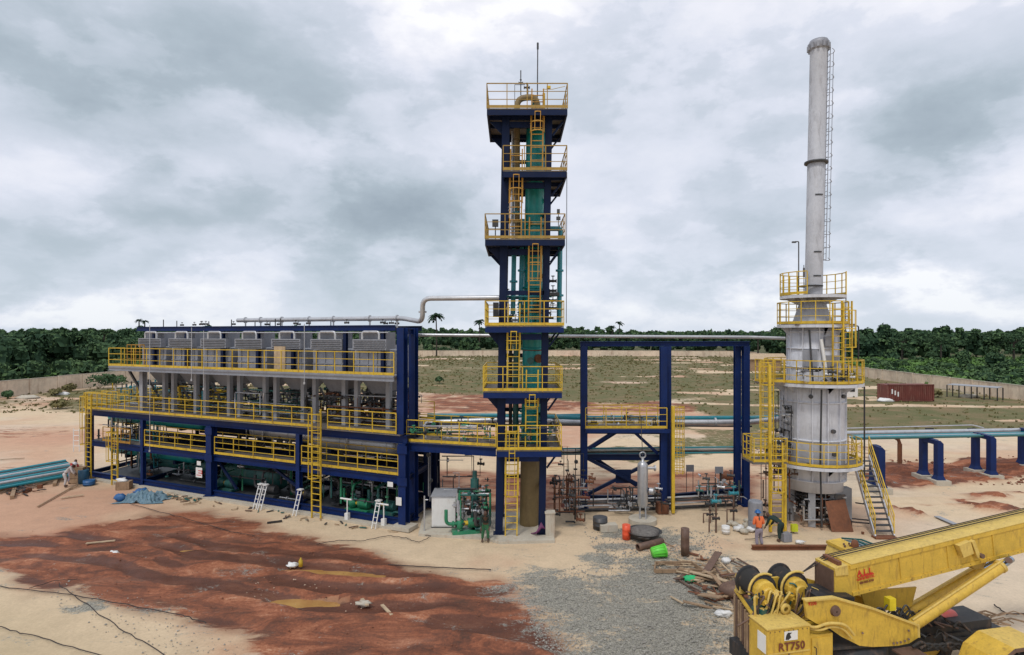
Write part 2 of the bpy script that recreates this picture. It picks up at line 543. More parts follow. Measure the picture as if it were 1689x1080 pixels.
leafdk = leaf_mat('dark forest leaves', (0.022, 0.053, 0.032), (0.085, 0.145, 0.06))  # slight haze put into the leaf colour: tones lightened and a little bluish
leaflt = leaf_mat('scrub leaves', (0.04, 0.09, 0.028), (0.12, 0.22, 0.06))
leafpalm = leaf_mat('palm fronds', (0.012, 0.03, 0.015), (0.035, 0.07, 0.025))
dryg = leaf_mat('dry grass blades', (0.095, 0.10, 0.035), (0.23, 0.195, 0.095), 0.12)
bark = paint('bark', (0.045, 0.038, 0.028), 0.9, var=0.3)
# ------------------------------------------------------------------ numpy helpers for the ground
RS = np.random.RandomState(11)
_tabs = [RS.rand(256, 256) for _ in range(6)]


def vnoise(x, y, k=0):
    xi, yi = np.floor(x).astype(int), np.floor(y).astype(int)
    fx, fy = x - xi, y - yi
    fx, fy = fx * fx * (3 - 2 * fx), fy * fy * (3 - 2 * fy)
    T = _tabs[k % 6]
    a, b = T[xi & 255, yi & 255], T[(xi + 1) & 255, yi & 255]
    c, d = T[xi & 255, (yi + 1) & 255], T[(xi + 1) & 255, (yi + 1) & 255]
    return (a * (1 - fx) + b * fx) * (1 - fy) + (c * (1 - fx) + d * fx) * fy


def fbm(x, y, f, o=4, k=0):
    s, a, t = 0, 1.0, 0
    for i in range(o):
        s = s + a * vnoise(x * f + 17.3 * i, y * f + 9.1 * i, k + i)
        t += a
        a *= 0.5
        f *= 2.03
    return s / t


def sstep(a, b, x):
    t = np.clip((x - a) / (b - a), 0, 1)
    return t * t * (3 - 2 * t)


def sdpoly(x, y, poly):
    """signed distance, positive inside"""
    d = np.full(x.shape, 1e9)
    ins = np.zeros(x.shape, bool)
    n = len(poly)
    for i in range(n):
        ax, ay = poly[i]
        bx, by = poly[(i + 1) % n]
        ex, ey = bx - ax, by - ay
        t = np.clip(((x - ax) * ex + (y - ay) * ey) / (ex * ex + ey * ey + 1e-9), 0, 1)
        d = np.minimum(d, np.hypot(x - ax - t * ex, y - ay - t * ey))
        cnd = ((ay > y) != (by > y))
        with np.errstate(divide='ignore', invalid='ignore'):
            xx = ax + (y - ay) * ex / (ey if abs(ey) > 1e-9 else 1e-9)
        ins ^= cnd & (x < xx)
    return np.where(ins, d, -d)


def GP(*pts):
    return [tuple(G(px, py)[:2]) for px, py in pts]


# ------------------------------------------------------------------ ground sheet: dense near the camera, reaching the horizon
def axis(lo, hi, step, far, grow):
    a = list(np.arange(lo, hi + 1e-6, step))
    s, x = step, hi
    while x < far:
        s *= grow; x += s; a.append(x)
    s, x = step, lo
    out = []
    while x > -far:
        s *= grow; x -= s; out.append(x)
    return np.array(out[::-1] + a)


gx = axis(-34, 34, 0.15, 2600, 1.07)
gy1 = list(np.arange(13, 46, 0.14))
s_, y_ = 0.14, 46.0
while y_ < 3000:
    s_ *= 1.035; y_ += s_; gy1.append(y_)
s_, y_ = 0.14, 13.0
pre = []
while y_ > -300:
    s_ *= 1.25; y_ -= s_; pre.append(y_)
gy = np.array(pre[::-1] + gy1)
GX, GY = np.meshgrid(gx, gy)
x, y = GX.ravel(), GY.ravel()

# wobble for natural edges
wx = x + (fbm(x, y, 0.35, 5, 0) - 0.5) * 3.2
wy = y + (fbm(x, y, 0.35, 5, 2) - 0.5) * 2.4

mud_main = GP((-420, 868), (60, 892), (130, 868), (240, 846), (340, 850), (480, 886), (560, 905), (660, 936), (760, 956), (862, 968), (872, 1000), (905, 1085), (905, 1180),
              (470, 1190), (430, 1078), (350, 1046), (290, 1000), (140, 966), (30, 925), (-420, 930))
gravel_a = GP((858, 958), (900, 936), (960, 950), (1050, 905), (1150, 925), (1230, 960), (1240, 1200), (900, 1200), (905, 1085), (872, 1010))
mud_r1 = GP((1440, 768), (1700, 752), (2000, 750), (2000, 780), (1700, 784), (1600, 800), (1440, 806))
mud_r2 = GP((1470, 835), (1560, 822), (1720, 806), (2000, 800), (2000, 850), (1689, 846), (1560, 846), (1490, 850))
mud_mid = GP((700, 770), (960, 790), (1240, 770), (1240, 818), (960, 842), (700, 846))
mud_bk = GP((690, 640), (900, 632), (960, 650), (1300, 676), (1300, 684), (960, 680), (690, 682))
field = [(-80, 96), (-72, 200), (-66, 250), (-30, 262), (60, 262), (98, 262), (100, 240), (92, 150), (84, 118), (60, 96), (36, 92), (16, 82), (-18, 100), (-26, 76), (-60, 78)]
field2 = [(24, 60), (62, 57), (104, 60), (104, 140), (60, 138), (40, 104), (24, 86)]
field3 = [(-90, 74), (-40, 74), (-34, 86), (-34, 120), (-90, 120)]
road_r = [(20, 84), (60, 80), (110, 72), (110, 75), (60, 83.5), (20, 87)]
pit_l = GP((-400, 700), (130, 690), (130, 730), (-400, 760))
litL = GP((-300, 700), (130, 688), (140, 715), (-300, 740))

mud = sstep(-1.3, 1.1, sdpoly(wx, wy, mud_main))
mudr = np.maximum(sstep(-0.5, 0.6, sdpoly(wx, wy, mud_r1)), 0.95 * sstep(-0.4, 0.6, sdpoly(wx, wy, mud_r2)) * sstep(0.40, 0.56, fbm(x + y * 0.3, y * 1.6, 0.5, 4, 3)))
mudm = sstep(-1, 1, sdpoly(wx, wy, mud_mid)) * 0.8
mudb = sstep(-2, 3, sdpoly(wx, wy, mud_bk))
gsd = sdpoly(wx * 0.4 + x * 0.6, wy * 0.4 + y * 0.6, gravel_a)
grav = sstep(-2.2, 2.2, gsd) * (0.35 + 0.95 * fbm(x, y * 1.5, 0.28, 4, 4))
grav = np.clip(grav, 0, 1)
# thin scatter of stone lower left and around the pad
sc1 = sstep(0.56, 0.72, fbm(x, y, 0.32, 5, 1)) * ((y < 26) & (x < -2)) * 0.75 * (1 - mud * 0.8)
sc2 = sstep(0.50, 0.66, fbm(x, y, 0.5, 5, 5)) * sstep(-1.5, 1, sdpoly(x, y, GP((960, 870), (1180, 870), (1240, 960), (960, 950)))) * 0.7
grav = np.maximum(grav, np.maximum(sc1, sc2))
gfar = sstep(-5, 6, sdpoly(wx, wy, field)) * (0.35 + 0.95 * fbm(x, y, 0.045, 5, 2))
g2 = sstep(-4, 4, sdpoly(wx, wy, field2)) * (0.45 + 0.8 * fbm(x, y, 0.06, 5, 0))
g3 = sstep(-3, 4, sdpoly(wx, wy, field3)) * (0.05 + 0.95 * fbm(x, y, 0.09, 5, 1))
patch = sstep(0.60, 0.72, fbm(x, y, 0.10, 5, 3)) * ((y > 42) & (y < 100)) * 0.62
grass = np.maximum.reduce([gfar, g2, g3, patch])
grass *= 1 - sstep(-0.5, 1.5, sdpoly(x, y + (fbm(x, y, 0.05, 2, 1) - .5) * 6, road_r))
grass *= 1 - 0.8 * sstep(0.60, 0.70, fbm(x * 0.5, y * 1.2, 0.11, 4, 5)) * (y > 60)

perim = [(-96, 60), (-82, 92), (-80.5, 120), (-76, 200), (-70, 262), (30, 268), (106, 255), (95, 190), (83, 134), (78.5, 88), (77, 60)]
outside = 1 - sstep(0, 2, sdpoly(x, y, [(-140, -50), (-140, 30)] + perim + [(77, -50)]))
outside[(y < 66)] = 0
grass = grass * (1 - outside)


def lerp3(a, b, t):
    return a * (1 - t[:, None]) + b * t[:, None]


cream = np.array([0.60, 0.465, 0.31]); pink = np.array([0.50, 0.29, 0.19]); red = np.array([0.215, 0.062, 0.03]); brown = np.array([0.165, 0.085, 0.05])
pale = np.array([0.60, 0.50, 0.38]); dkmud = np.array([0.11, 0.045, 0.028]); beige = np.array([0.40, 0.32, 0.19]); orang = np.array([0.38, 0.155, 0.075])
nb = fbm(x, y, 0.12, 5, 1)
nc = fbm(x + 40, y, 0.45, 5, 3)
A = np.tile(cream, (len(x), 1))
pk = sstep(-3, 3, sdpoly(x, y, GP((-500, 700), (140, 700), (150, 800), (330, 848), (240, 850), (60, 900), (-500, 890)))) * 0.75
A = lerp3(A, pink, np.clip(pk + 0.5 * sstep(0.50, 0.66, nb) * (y > 22), 0, 0.9))
A = lerp3(A, beige, 0.75 * sstep(-2, 4, sdpoly(x, y, GP((-900, 945), (100, 985), (300, 1075), (300, 1500), (-900, 1500)))) * (0.5 + 0.6 * nc))
A = lerp3(A, pink, sstep(0.48, 0.7, fbm(x, y, 0.07, 5, 4)) * (y > 45) * 0.9)
A = lerp3(A, pale, sstep(0.55, 0.7, fbm(x + 9, y * 1.4, 0.09, 5, 0)) * (y > 36) * 0.6)
A = lerp3(A, pale, 0.7 * sstep(-1, 2, sdpoly(wx, wy, GP((1440, 850), (1800, 850), (1800, 1120), (1520, 1010)))))
A = lerp3(A, orang, np.clip(mudb * 0.8, 0, 1) * sstep(0.3, 0.6, nc))
A = lerp3(A, red * 1.25, np.clip(np.maximum(mudr, mudm) * (0.4 + 0.9 * nc), 0, 1))

# ruts: rows that follow the vehicle track through the mud
yc = 29.3 + 1.3 * np.sin(x * 0.23 + 1.0) + 0.9 * (fbm(x, y, 0.09, 3, 4) - 0.5) * 4 + np.where(x > -24.6, -0.0135 * (x + 24.6) ** 2 * 0.85, 0) + (fbm(x, y * 0.3, 0.12, 3, 2) - 0.5) * 1.4
t = y - yc
h = np.zeros(len(x))
ridge = np.zeros(len(x)); deep = np.zeros(len(x))
for t0, w, a in ((0.9, .35, .10), (-0.2, .4, .16), (-1.5, .45, .2), (-2.9, .4, .14), (-4.1, .5, .2), (-5.6, .5, .12), (-7.2, .6, .16), (-9.0, .6, .1)):
    q_ = (t - t0) / w
    mod = 1.9 * sstep(0.36, 0.6, fbm(x * 0.5, y * 0.2 + t0 * 7, 0.3, 3, 3))
    deep += np.exp(-q_ ** 2) * mod
    ridge += (np.exp(-((t - t0 - 1.7 * w) / (w * .6)) ** 2) + np.exp(-((t - t0 + 1.7 * w) / (w * .6)) ** 2)) * mod
    h += a * mod * (-np.exp(-q_ ** 2) + 0.75 * np.exp(-((t - t0 - 1.7 * w) / (w * .6)) ** 2) + 0.75 * np.exp(-((t - t0 + 1.7 * w) / (w * .6)) ** 2))
h *= mud * 0.28 * (0.2 + 1.6 * sstep(0.38, 0.62, fbm(x * 0.7, y, 0.22, 4, 4)))
lump = fbm(x, y, 1.3, 5, 2) - 0.5
mm = np.clip(mud * (0.55 + 0.9 * fbm(x * .6, y, 0.35, 5, 5)), 0, 1)
A = lerp3(A, red, np.clip(mud * (0.75 + 0.5 * lump), 0, 1))
A = lerp3(A, orang, np.clip(mud * sstep(0.45, 0.68, fbm(x * .5, y * 1.3, 0.5, 5, 4)) * 0.85, 0, 1))
A = lerp3(A, brown, np.clip(mud * sstep(0.52, 0.66, fbm(x * .4, y * 1.2, 0.4, 4, 0)) * 0.8, 0, 1))
A = lerp3(A, dkmud, np.clip(mud * sstep(0.4, 1.1, deep) * 0.65, 0, 1))
A = lerp3(A, pink, np.clip(mud * sstep(0.62, 0.75, fbm(x * .7, y * 1.3, 0.6, 5, 1)) * 0.8, 0, 1))
A = lerp3(A, pale * .9, np.clip(mud * sstep(0.68, 0.76, fbm(x * .8 + 31, y * 1.5, 0.7, 5, 1)) * 0.9, 0, 1))
A = lerp3(A, np.array([0.06, 0.085, 0.03]), outside * 0.9)
wet = np.clip(mud * (0.35 + 0.9 * sstep(0.3, 1.0, deep)) * (0.5 + fbm(x, y, 0.6, 3, 1)), 0, 1)

h += mud * lump * 0.20 + (fbm(x, y, 0.5, 4, 1) - 0.5) * 0.06 * (y < 60)
h += np.clip(np.maximum(mudr, mudm * 0.35), 0, 1) * (0.10 + (fbm(x, y, 0.45, 5, 0) - 0.4) * 1.1) * ((x > 17) | (y > 36))
h -= 0.02 * grav
h = np.maximum(h, -0.075)
# puddles: bowls pressed into the mud
pud_px = [((548, 942), 2.3, 0.26, -8), ((505, 990), 2.0, 0.32, -2), ((330, 905), .9, 0.13, -3)]
puds = []
for (p, a, b, r) in pud_px:
    c = G(*p)
    r = math.radians(r)
    dx, dy = x - c.x, y - c.y
    u_, v_ = dx * math.cos(r) + dy * math.sin(r), -dx * math.sin(r) + dy * math.cos(r)
    rr = np.sqrt((u_ / a) ** 2 + (v_ / b) ** 2) + (fbm(x, y, 1.1, 4, 3) - 0.5) * 0.9
    k = 1 - sstep(0.55, 1.25, rr)
    h = h * (1 - k) + (-0.20) * k
    A = lerp3(A, np.array([0.22, 0.13, 0.06]), k * 0.7)
    wet = np.maximum(wet, k)
    puds.append((c, a, b, r))
# keep built pads level
flat = [(G(140, 786), G(668, 872), 9)]
h = np.where((y > 26) & (y < 60) & (x < 22) & (mud < 0.05), h * 0.35, h)
h = np.where(outside > 0.5, h - 0.1, h)
h -= 0.02

nv = len(x)
me = bpy.data.meshes.new('ground')
nxn, nyn = len(gx), len(gy)
me.vertices.add(nv)
co = np.stack([x, y, h], 1).astype(np.float32)
me.vertices.foreach_set('co', co.ravel())
ii = (np.arange(nyn - 1)[:, None] * nxn + np.arange(nxn - 1)[None, :]).ravel()
quads = np.stack([ii, ii + 1, ii + nxn + 1, ii + nxn], 1).astype(np.int32)
me.loops.add(quads.size)
me.loops.foreach_set('vertex_index', quads.ravel())
me.polygons.add(len(quads))
me.polygons.foreach_set('loop_start', np.arange(0, quads.size, 4, dtype=np.int32))
me.polygons.foreach_set('use_smooth', np.ones(len(quads), bool))
me.update(calc_edges=True)
at = me.attributes.new('albedo', 'FLOAT_COLOR', 'POINT')
at.data.foreach_set('color', np.concatenate([A, np.ones((nv, 1))], 1).astype(np.float32).ravel())
redk = np.clip(np.maximum.reduce([mud * 0.95, mudr * (0.55 + 0.6 * nc), mudm * (0.3 + 0.6 * nc), mudb * (0.2 + 0.7 * nc), 0.42 * sstep(0.52, 0.66, fbm(x + 5, y * 1.3, 0.11, 5, 2)) * ((y > 40) & (y < 130))]), 0, 1)
darkk = np.clip(mud * (0.22 + 0.8 * sstep(0.25, 0.95, deep)), 0, 1) * (redk > 0.3)
for (c, a, b, r) in puds:
    redk = np.where(np.hypot((x - c.x) / a, (y - c.y) / b) < 0.9, 0.2, redk)
at = me.attributes.new('stain', 'FLOAT_VECTOR', 'POINT')
at.data.foreach_set('vector', np.stack([redk, darkk, redk * 0], 1).astype(np.float32).ravel())
at = me.attributes.new('soil', 'FLOAT_VECTOR', 'POINT')
at.data.foreach_set('vector', np.stack([wet, grav, grass], 1).astype(np.float32).ravel())
me.materials.append(ground_mat())
go = bpy.data.objects.new('ground', me)
COL.objects.link(go)
go['kind'] = 'structure'

# puddle water
wm = bpy.data.materials.new('muddy water')
wm.use_nodes = True
q = NG(wm.node_tree)
bs = wm.node_tree.nodes['Principled BSDF']
pos = q.n('ShaderNodeNewGeometry').outputs['Position']
q.put(bs.inputs['Base Color'], q.ramp(q.noise(pos, 0.8, 4), [(0.35, (0.30, 0.15, 0.05)), (0.65, (0.44, 0.26, 0.09))]))
bs.inputs['Roughness'].default_value = 0.2
bs.inputs['Specular IOR Level'].default_value = 0.4
for i, (c, a, b, r) in enumerate(puds):
    mb = MB()
    pts = []
    for k in range(28):
        t_ = 2 * math.pi * k / 28
        u_, v_ = a * 1.25 * math.cos(t_), b * 1.25 * math.sin(t_)
        pts.append((c.x + u_ * math.cos(r) - v_ * math.sin(r), c.y + u_ * math.sin(r) + v_ * math.cos(r), -0.115 - 0.003 * i))
    mb.add(pts, [tuple(range(28))])
    structure('puddle', mb, wm, c)


# ------------------------------------------------------------------ perimeter wall: every panel and post a piece
def wall_run(pts, label, hgt, pan=6.0):
    c0 = Vector((*pts[0], 0))
    w = thing('perimeter_wall', label, 'wall', c0)
    k = 0
    for i in range(len(pts) - 1):
        p, q_ = Vector((*pts[i], 0)), Vector((*pts[i + 1], 0))
        L = (q_ - p).length
        n = max(1, round(L / pan))
        d = (q_ - p) / L
        for j in range(n):
            a, b = p + d * L * j / n, p + d * L * (j + 1) / n
            dz = 0.06 * math.sin(k * 2.3)
            mb = MB().bar(a + d * 0.17 + Vector((0, 0, hgt / 2 - 0.1)), b - d * 0.17 + Vector((0, 0, hgt / 2 - 0.1)), 0.16, hgt + dz + .2)
            o = part('panel', mb, wallm, w)
            mb = MB().box(a + Vector((0, 0, hgt / 2)), (0.32, 0.32, hgt + 0.16), math.atan2(d.y, d.x))
            part('post', mb, wallm, w)
            mb = MB().bar(a + d * 0.17 + Vector((0, 0, hgt + 0.06 + dz / 2)), b - d * 0.17 + Vector((0, 0, hgt + 0.06 + dz / 2)), 0.3, 0.10)
            part('coping', mb, concrete, w)
            k += 1
    return w


wall_run([(-140, 30), (-96, 60), (-82, 92), (-80.5, 120), (-76, 200), (-70, 262)], 'pale concrete panel wall running away on the left in front of dark forest', 2.5)
wall_run([(-69.5, 262.5), (30, 268), (105, 255.5)], 'low far concrete wall across the back of the grassy field', 2.4, 9.0)
wall_run([(105.5, 254.5), (95, 190), (83, 134), (78.5, 88), (77, 60), (77, 30)], 'pale boundary wall on the right behind the red container', 2.1)


# ------------------------------------------------------------------ vegetation
def leaf_cloud(centers, radii, n, size, seed, squash=0.85):
    """leaf clumps scattered over lobes -> verts, faces, tint"""
    r = np.random.RandomState(seed)
    centers, radii = np.asarray(centers, float), np.asarray(radii, float)
    pick = r.choice(len(centers), n, p=(radii ** 2) / (radii ** 2).sum())
    d = r.normal(size=(n, 3)); d /= np.linalg.norm(d, axis=1)[:, None]
    d[:, 2] = np.where(d[:, 2] < -0.35, -d[:, 2], d[:, 2])
    rad = radii[pick] * r.uniform(0.72, 1.12, n)
    p = centers[pick] + d * rad[:, None] * np.array([1, 1, squash])
    nrm = d + r.normal(scale=0.5, size=(n, 3)); nrm /= np.linalg.norm(nrm, axis=1)[:, None]
    a = np.cross(nrm, r.normal(size=(n, 3))); a /= np.linalg.norm(a, axis=1)[:, None]
    b = np.cross(nrm, a)
    s = size * r.uniform(0.5, 1.2, n)
    a, b = a * s[:, None], b * (s * r.uniform(0.45, 0.9, n))[:, None]
    v = np.stack([p - a, p + b * 0.8 - a * 0.15, p + a, p - b], 1).reshape(-1, 3)
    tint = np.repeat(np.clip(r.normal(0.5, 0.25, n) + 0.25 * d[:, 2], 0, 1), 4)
    return v, tint


def quad_mesh(name, V, T, mat, extra=None):
    me = bpy.data.meshes.new(name)
    nq = len(V) // 4
    me.vertices.add(len(V))
    me.vertices.foreach_set('co', V.astype(np.float32).ravel())
    me.loops.add(nq * 4)
    me.loops.foreach_set('vertex_index', np.arange(nq * 4, dtype=np.int32))
    me.polygons.add(nq)
    me.polygons.foreach_set('loop_start', np.arange(0, nq * 4, 4, dtype=np.int32))
    me.update(calc_edges=True)
    at = me.attributes.new('tint', 'FLOAT', 'POINT')
    at.data.foreach_set('value', T.astype(np.float32))
    me.materials.append(mat)
    return me


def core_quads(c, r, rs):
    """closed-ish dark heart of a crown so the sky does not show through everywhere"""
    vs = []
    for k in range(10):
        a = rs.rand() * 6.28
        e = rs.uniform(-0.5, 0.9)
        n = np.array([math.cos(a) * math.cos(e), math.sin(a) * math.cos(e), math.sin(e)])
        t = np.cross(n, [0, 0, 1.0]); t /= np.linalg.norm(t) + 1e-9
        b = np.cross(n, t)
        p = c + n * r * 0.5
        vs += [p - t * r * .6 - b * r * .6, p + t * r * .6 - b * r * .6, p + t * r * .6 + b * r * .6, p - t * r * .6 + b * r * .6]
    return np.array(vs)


rs = np.random.RandomState(5)
V, T = [], []


def in_poly(px_, py_, poly):
    return sdpoly(np.array([px_]), np.array([py_]), poly)[0]


yard = [(-140, -50), (-140, 30)] + perim + [(77, 30), (77, -50)]
cnt = 0
for ring in range(3500):
    a = rs.uniform(-0.86, 0.86)
    u = rs.rand()
    D = 95 + 560 * u ** 1.6
    X_, Y_ = D * math.tan(a), D
    if abs(X_) > 1.15 * D or Y_ > 620: continue
    sdv = in_poly(X_, Y_, yard)
    if sdv > -3.0: continue
    left = X_ < 0
    # scrub strip in front of the taller trees
    if X_ > 60 and Y_ < 195 and -sdv < 120:
        hh, rr, near = rs.uniform(1.6, 3.4), rs.uniform(1.8, 3.2), 'scrub'
        if rs.rand() < 0.03: hh, rr = 6.0, 2.4
    elif left and -sdv < 16:
        hh, rr, near = rs.uniform(2.0, 5.5), rs.uniform(2.0, 3.4), 'scrub'
    else:
        hh, rr, near = (rs.uniform(7.5, 10.8) if D < 200 else rs.uniform(8, 11.8)), rs.uniform(2.6, 4.6), 'tree'
        if Y_ > 330: hh = rs.uniform(9.0, 14.0)
        if X_ > 60: hh = min(hh, 10.5) + rs.uniform(0, 1.2)
        if rs.rand() < 0.10: hh += rs.uniform(0.6, 2.4)
    nl = 6 if D < 260 else 4
    cs, rd = [], []
    for k in range(nl):
        q_ = rr * rs.uniform(0.42, 0.68)
        cs.append((X_ + rs.uniform(-.6, .6) * rr, Y_ + rs.uniform(-.6, .6) * rr, hh - q_ * 0.85 - (rs.uniform(0, 0.55) * hh if k else 0)))
        rd.append(q_)
    nleaf = int((340 if D < 170 else 170 if D < 280 else 65) * (1.0 if near == 'tree' else 0.7))
    v_, t_ = leaf_cloud(cs, rd, nleaf, 0.42 if D < 170 else 0.62 if D < 280 else 1.1, ring)
    if near == 'scrub': t_ = t_ * 0.6 + 0.55
    t_ = np.clip(t_ + rs.uniform(-0.42, 0.45), 0, 1.4)
    V.append(v_); T.append(t_)
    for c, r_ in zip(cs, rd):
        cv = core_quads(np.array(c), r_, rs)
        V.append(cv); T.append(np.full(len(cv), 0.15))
    cnt += 1
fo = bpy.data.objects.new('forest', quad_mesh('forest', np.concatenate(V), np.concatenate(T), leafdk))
COL.objects.link(fo)
fo['kind'] = 'stuff'
fo['label'] = 'dark green tropical forest beyond the walls'

# low scrub beyond the right wall and along the left wall, brighter
V, T = [], []
for k in range(1500):
    Y_ = rs.uniform(84, 200)
    X_ = rs.uniform(78, 200)
    if abs(X_) > Y_ * 1.05 or in_poly(X_, Y_, yard) > -1.5: continue
    hh = rs.uniform(0.8, 2.3)
    v_, t_ = leaf_cloud([(X_ + rs.uniform(-1, 1), Y_ + rs.uniform(-1, 1), hh * .45) for _ in range(3)], [hh * .8] * 3, 60, 0.42, 9000 + k)
    V.append(v_); T.append(np.clip(t_ + rs.uniform(-.2, .3), 0, 1.3))
for k in range(200):
    Y_ = rs.uniform(88, 200)
    X_ = -86 - rs.uniform(0, 22) + (Y_ - 90) * 0.05
    if abs(X_) > Y_ * 1.05 or in_poly(X_, Y_, yard) > -1.0: continue
    hh = rs.uniform(1.0, 3.2)
    v_, t_ = leaf_cloud([(X_ + rs.uniform(-1, 1), Y_ + rs.uniform(-1, 1), hh * .45) for _ in range(3)], [hh * .75] * 3, 70, 0.42, 19000 + k)
    V.append(v_); T.append(np.clip(t_ + rs.uniform(-.2, .2), 0, 1.2))
fo = bpy.data.objects.new('undergrowth', quad_mesh('undergrowth', np.concatenate(V), np.concatenate(T), leaflt))
COL.objects.link(fo)
fo['kind'] = 'stuff'
fo['label'] = 'bright green scrub beyond the boundary walls'

# grass tufts and weeds over the field
V, T = [], []


def gmask(X_, Y_):
    s = 0
    for f_ in (field, field2, field3):
        s = max(s, in_poly(X_, Y_, f_))
    return s


n_t = 16000
xs = rs.uniform(-84, 100, n_t); ys = 56 + 205 * rs.rand(n_t) ** 1.6
dens = np.maximum.reduce([sdpoly(xs, ys, f_) for f_ in (field, field2, field3)])
den2 = fbm(xs, ys, 0.045, 5, 2)
for X_, Y_, dd, d2 in zip(xs, ys, dens, den2):
    if dd < 0 or abs(X_) > 0.95 * Y_: continue
    if rs.rand() > 0.25 + 1.1 * (d2 - .3): continue
    big = False
    s = rs.uniform(0.16, 0.42) * (2.0 if big else 1) * (0.3 + Y_ / 260)
    for k in range(4 if not big else 10):
        a = rs.rand() * 6.28
        w = s * 0.5
        ox, oy = rs.uniform(-s, s) * .8, rs.uniform(-s, s) * .8
        ca, sa = math.cos(a) * w, math.sin(a) * w
        hh = s * rs.uniform(.5, 1.1)
        lx, ly = rs.uniform(-.4, .4) * hh, rs.uniform(-.4, .4) * hh
        V.append([[X_ + ox - ca, Y_ + oy - sa, -0.05], [X_ + ox + ca, Y_ + oy + sa, -0.05], [X_ + ox + ca * .5 + lx, Y_ + oy + sa * .5 + ly, hh], [X_ + ox - ca * .8 + lx, Y_ + oy - sa * .8 + ly, hh * .8]])
        T += [(0.15 if big else rs.uniform(0.1, 0.9))] * 4
V = np.array(V).reshape(-1, 3)
fo = bpy.data.objects.new('grass', quad_mesh('grass', V, np.array(T), dryg))
COL.objects.link(fo)
fo['kind'] = 'stuff'
fo['label'] = 'dry grass and weeds over the open field'

# shrubs along the left wall (inside), each one apart
for i, (px, py, s, lab) in enumerate([
    (165, 640, 3.4, 'large olive green bush against the left wall, nearest the module'),
    (114, 645, 1.7, 'small round bush at the foot of the left wall'),
    (188, 634, 2.4, 'upright bush beside the left wall just behind the larger bush'),
    (90, 652, 1.3, 'low weedy bush at the wall foot left of the small round bush'),
    (95, 674, 1.6, 'low green weed clump on the sandy ground before the left wall'),
    (15, 658, 1.5, 'dark low bush at the wall foot at the far left edge'),
    (725, 632, 1.6, 'small bush on the grass field left of the tall tower'),
    (1540, 655, 1.6, 'low bush beside the red container'),
]):
    c = G(px, py)
    t_ = thing('bush', lab, 'bush', c, 'bushes inside the walls')
    cs = [(rs.uniform(-.6, .6) * s, rs.uniform(-.4, .4) * s, s * rs.uniform(.25, .5)) for _ in range(5)]
    v_, tt = leaf_cloud(cs, [s * .42] * 5, 320, 0.2 + s * .04, 500 + i)
    me_ = quad_mesh('foliage', v_, tt * .8, leafdk if i in (0, 2, 5, 6) else dryg)
    o = bpy.data.objects.new('foliage', me_); COL.objects.link(o); o.parent = t_
    mb = MB()
    for k in range(4):
        mb.tube([c, c + Vector((cs[k][0] * .6, cs[k][1] * .6, cs[k][2] * 1.2))], 0.03, 5, r2=0.012)
    part('stem', mb, bark, t_)


def palm(px, ytop, D, lab, fr=3.4, nfr=15, tuft=False, seed=0):
    r = random.Random(seed)
    ztop = ZY(ytop, D)
    base = PX(px, D)
    t_ = thing('palm_tree', lab, 'palm', base)
    crown = base + Vector((r.uniform(-.3, .3), 0, ztop - fr * 0.35))
    part('trunk', MB().tube([base, base + (crown - base) * .5 + Vector((.15, 0, 0)), crown], 0.38, 7, r2=0.24), bark, t_)
    for k in range(nfr):
        a = 2 * math.pi * k / nfr + r.uniform(-.2, .2)
        up = r.uniform(-0.1, 1.15)
        L = fr * r.uniform(.85, 1.1)
        d = Vector((math.cos(a), math.sin(a), 0))
        side = Vector((-math.sin(a), math.cos(a), 0))
        pts = []
        for s in range(6):
            u = s / 5
            pts.append(crown + d * L * u * math.cos(up * .6) + Vector((0, 0, L * (math.sin(up) * u - 0.75 * u * u))))
        mb = MB()
        for s in range(5):
            p, q_ = pts[s], pts[s + 1]
            w = 0.20 * L * (0.35 + 0.9 * math.sin(math.pi * min(1, (s + .7) / 5.2)))
            dr = Vector((0, 0, -w * 0.55))
            for sg in (-1, 1):
                mb.add([p, q_, q_ + side * sg * w * .9 + dr, p + side * sg * w + dr * .8 + (q_ - p) * .25], [(0, 1, 2, 3)])
        part('frond', mb, leafpalm, t_)
    return t_


palm(720, 514, 260, 'tall lone palm breaking the skyline left of the green tower', 4.2, 17, seed=1)
palm(790, 525, 300, 'shorter palm on the skyline close to the left edge of the green tower', 3.4, 15, seed=2)
palm(1022, 529, 330, 'palm on the skyline above the blue pipe rack', 3.0, 14, seed=3)
palm(1010, 536, 300, 'small dense palm just left of the palm above the blue pipe rack', 2.4, 14, seed=4)
palm(229, 525, 250, 'small bushy-headed palm above the left end of the coolers', 1.6, 16, seed=5)
palm(238, 527, 250, 'thin spread-fronded palm beside the bushy-headed one', 2.0, 11, seed=6)
palm(1250, 547, 230, 'low palm at the forest edge left of the furnace', 2.6, 13, seed=7)
palm(1500, 545, 215, 'palm crown on the right forest skyline, above the red container', 2.8, 14, seed=8)
palm(1547, 544, 215, 'palm crown on the right forest skyline, above the left end of the shelter', 2.8, 14, seed=9)
palm(1610, 546, 215, 'palm crown on the right forest skyline, above the right end of the shelter', 2.8, 14, seed=10)


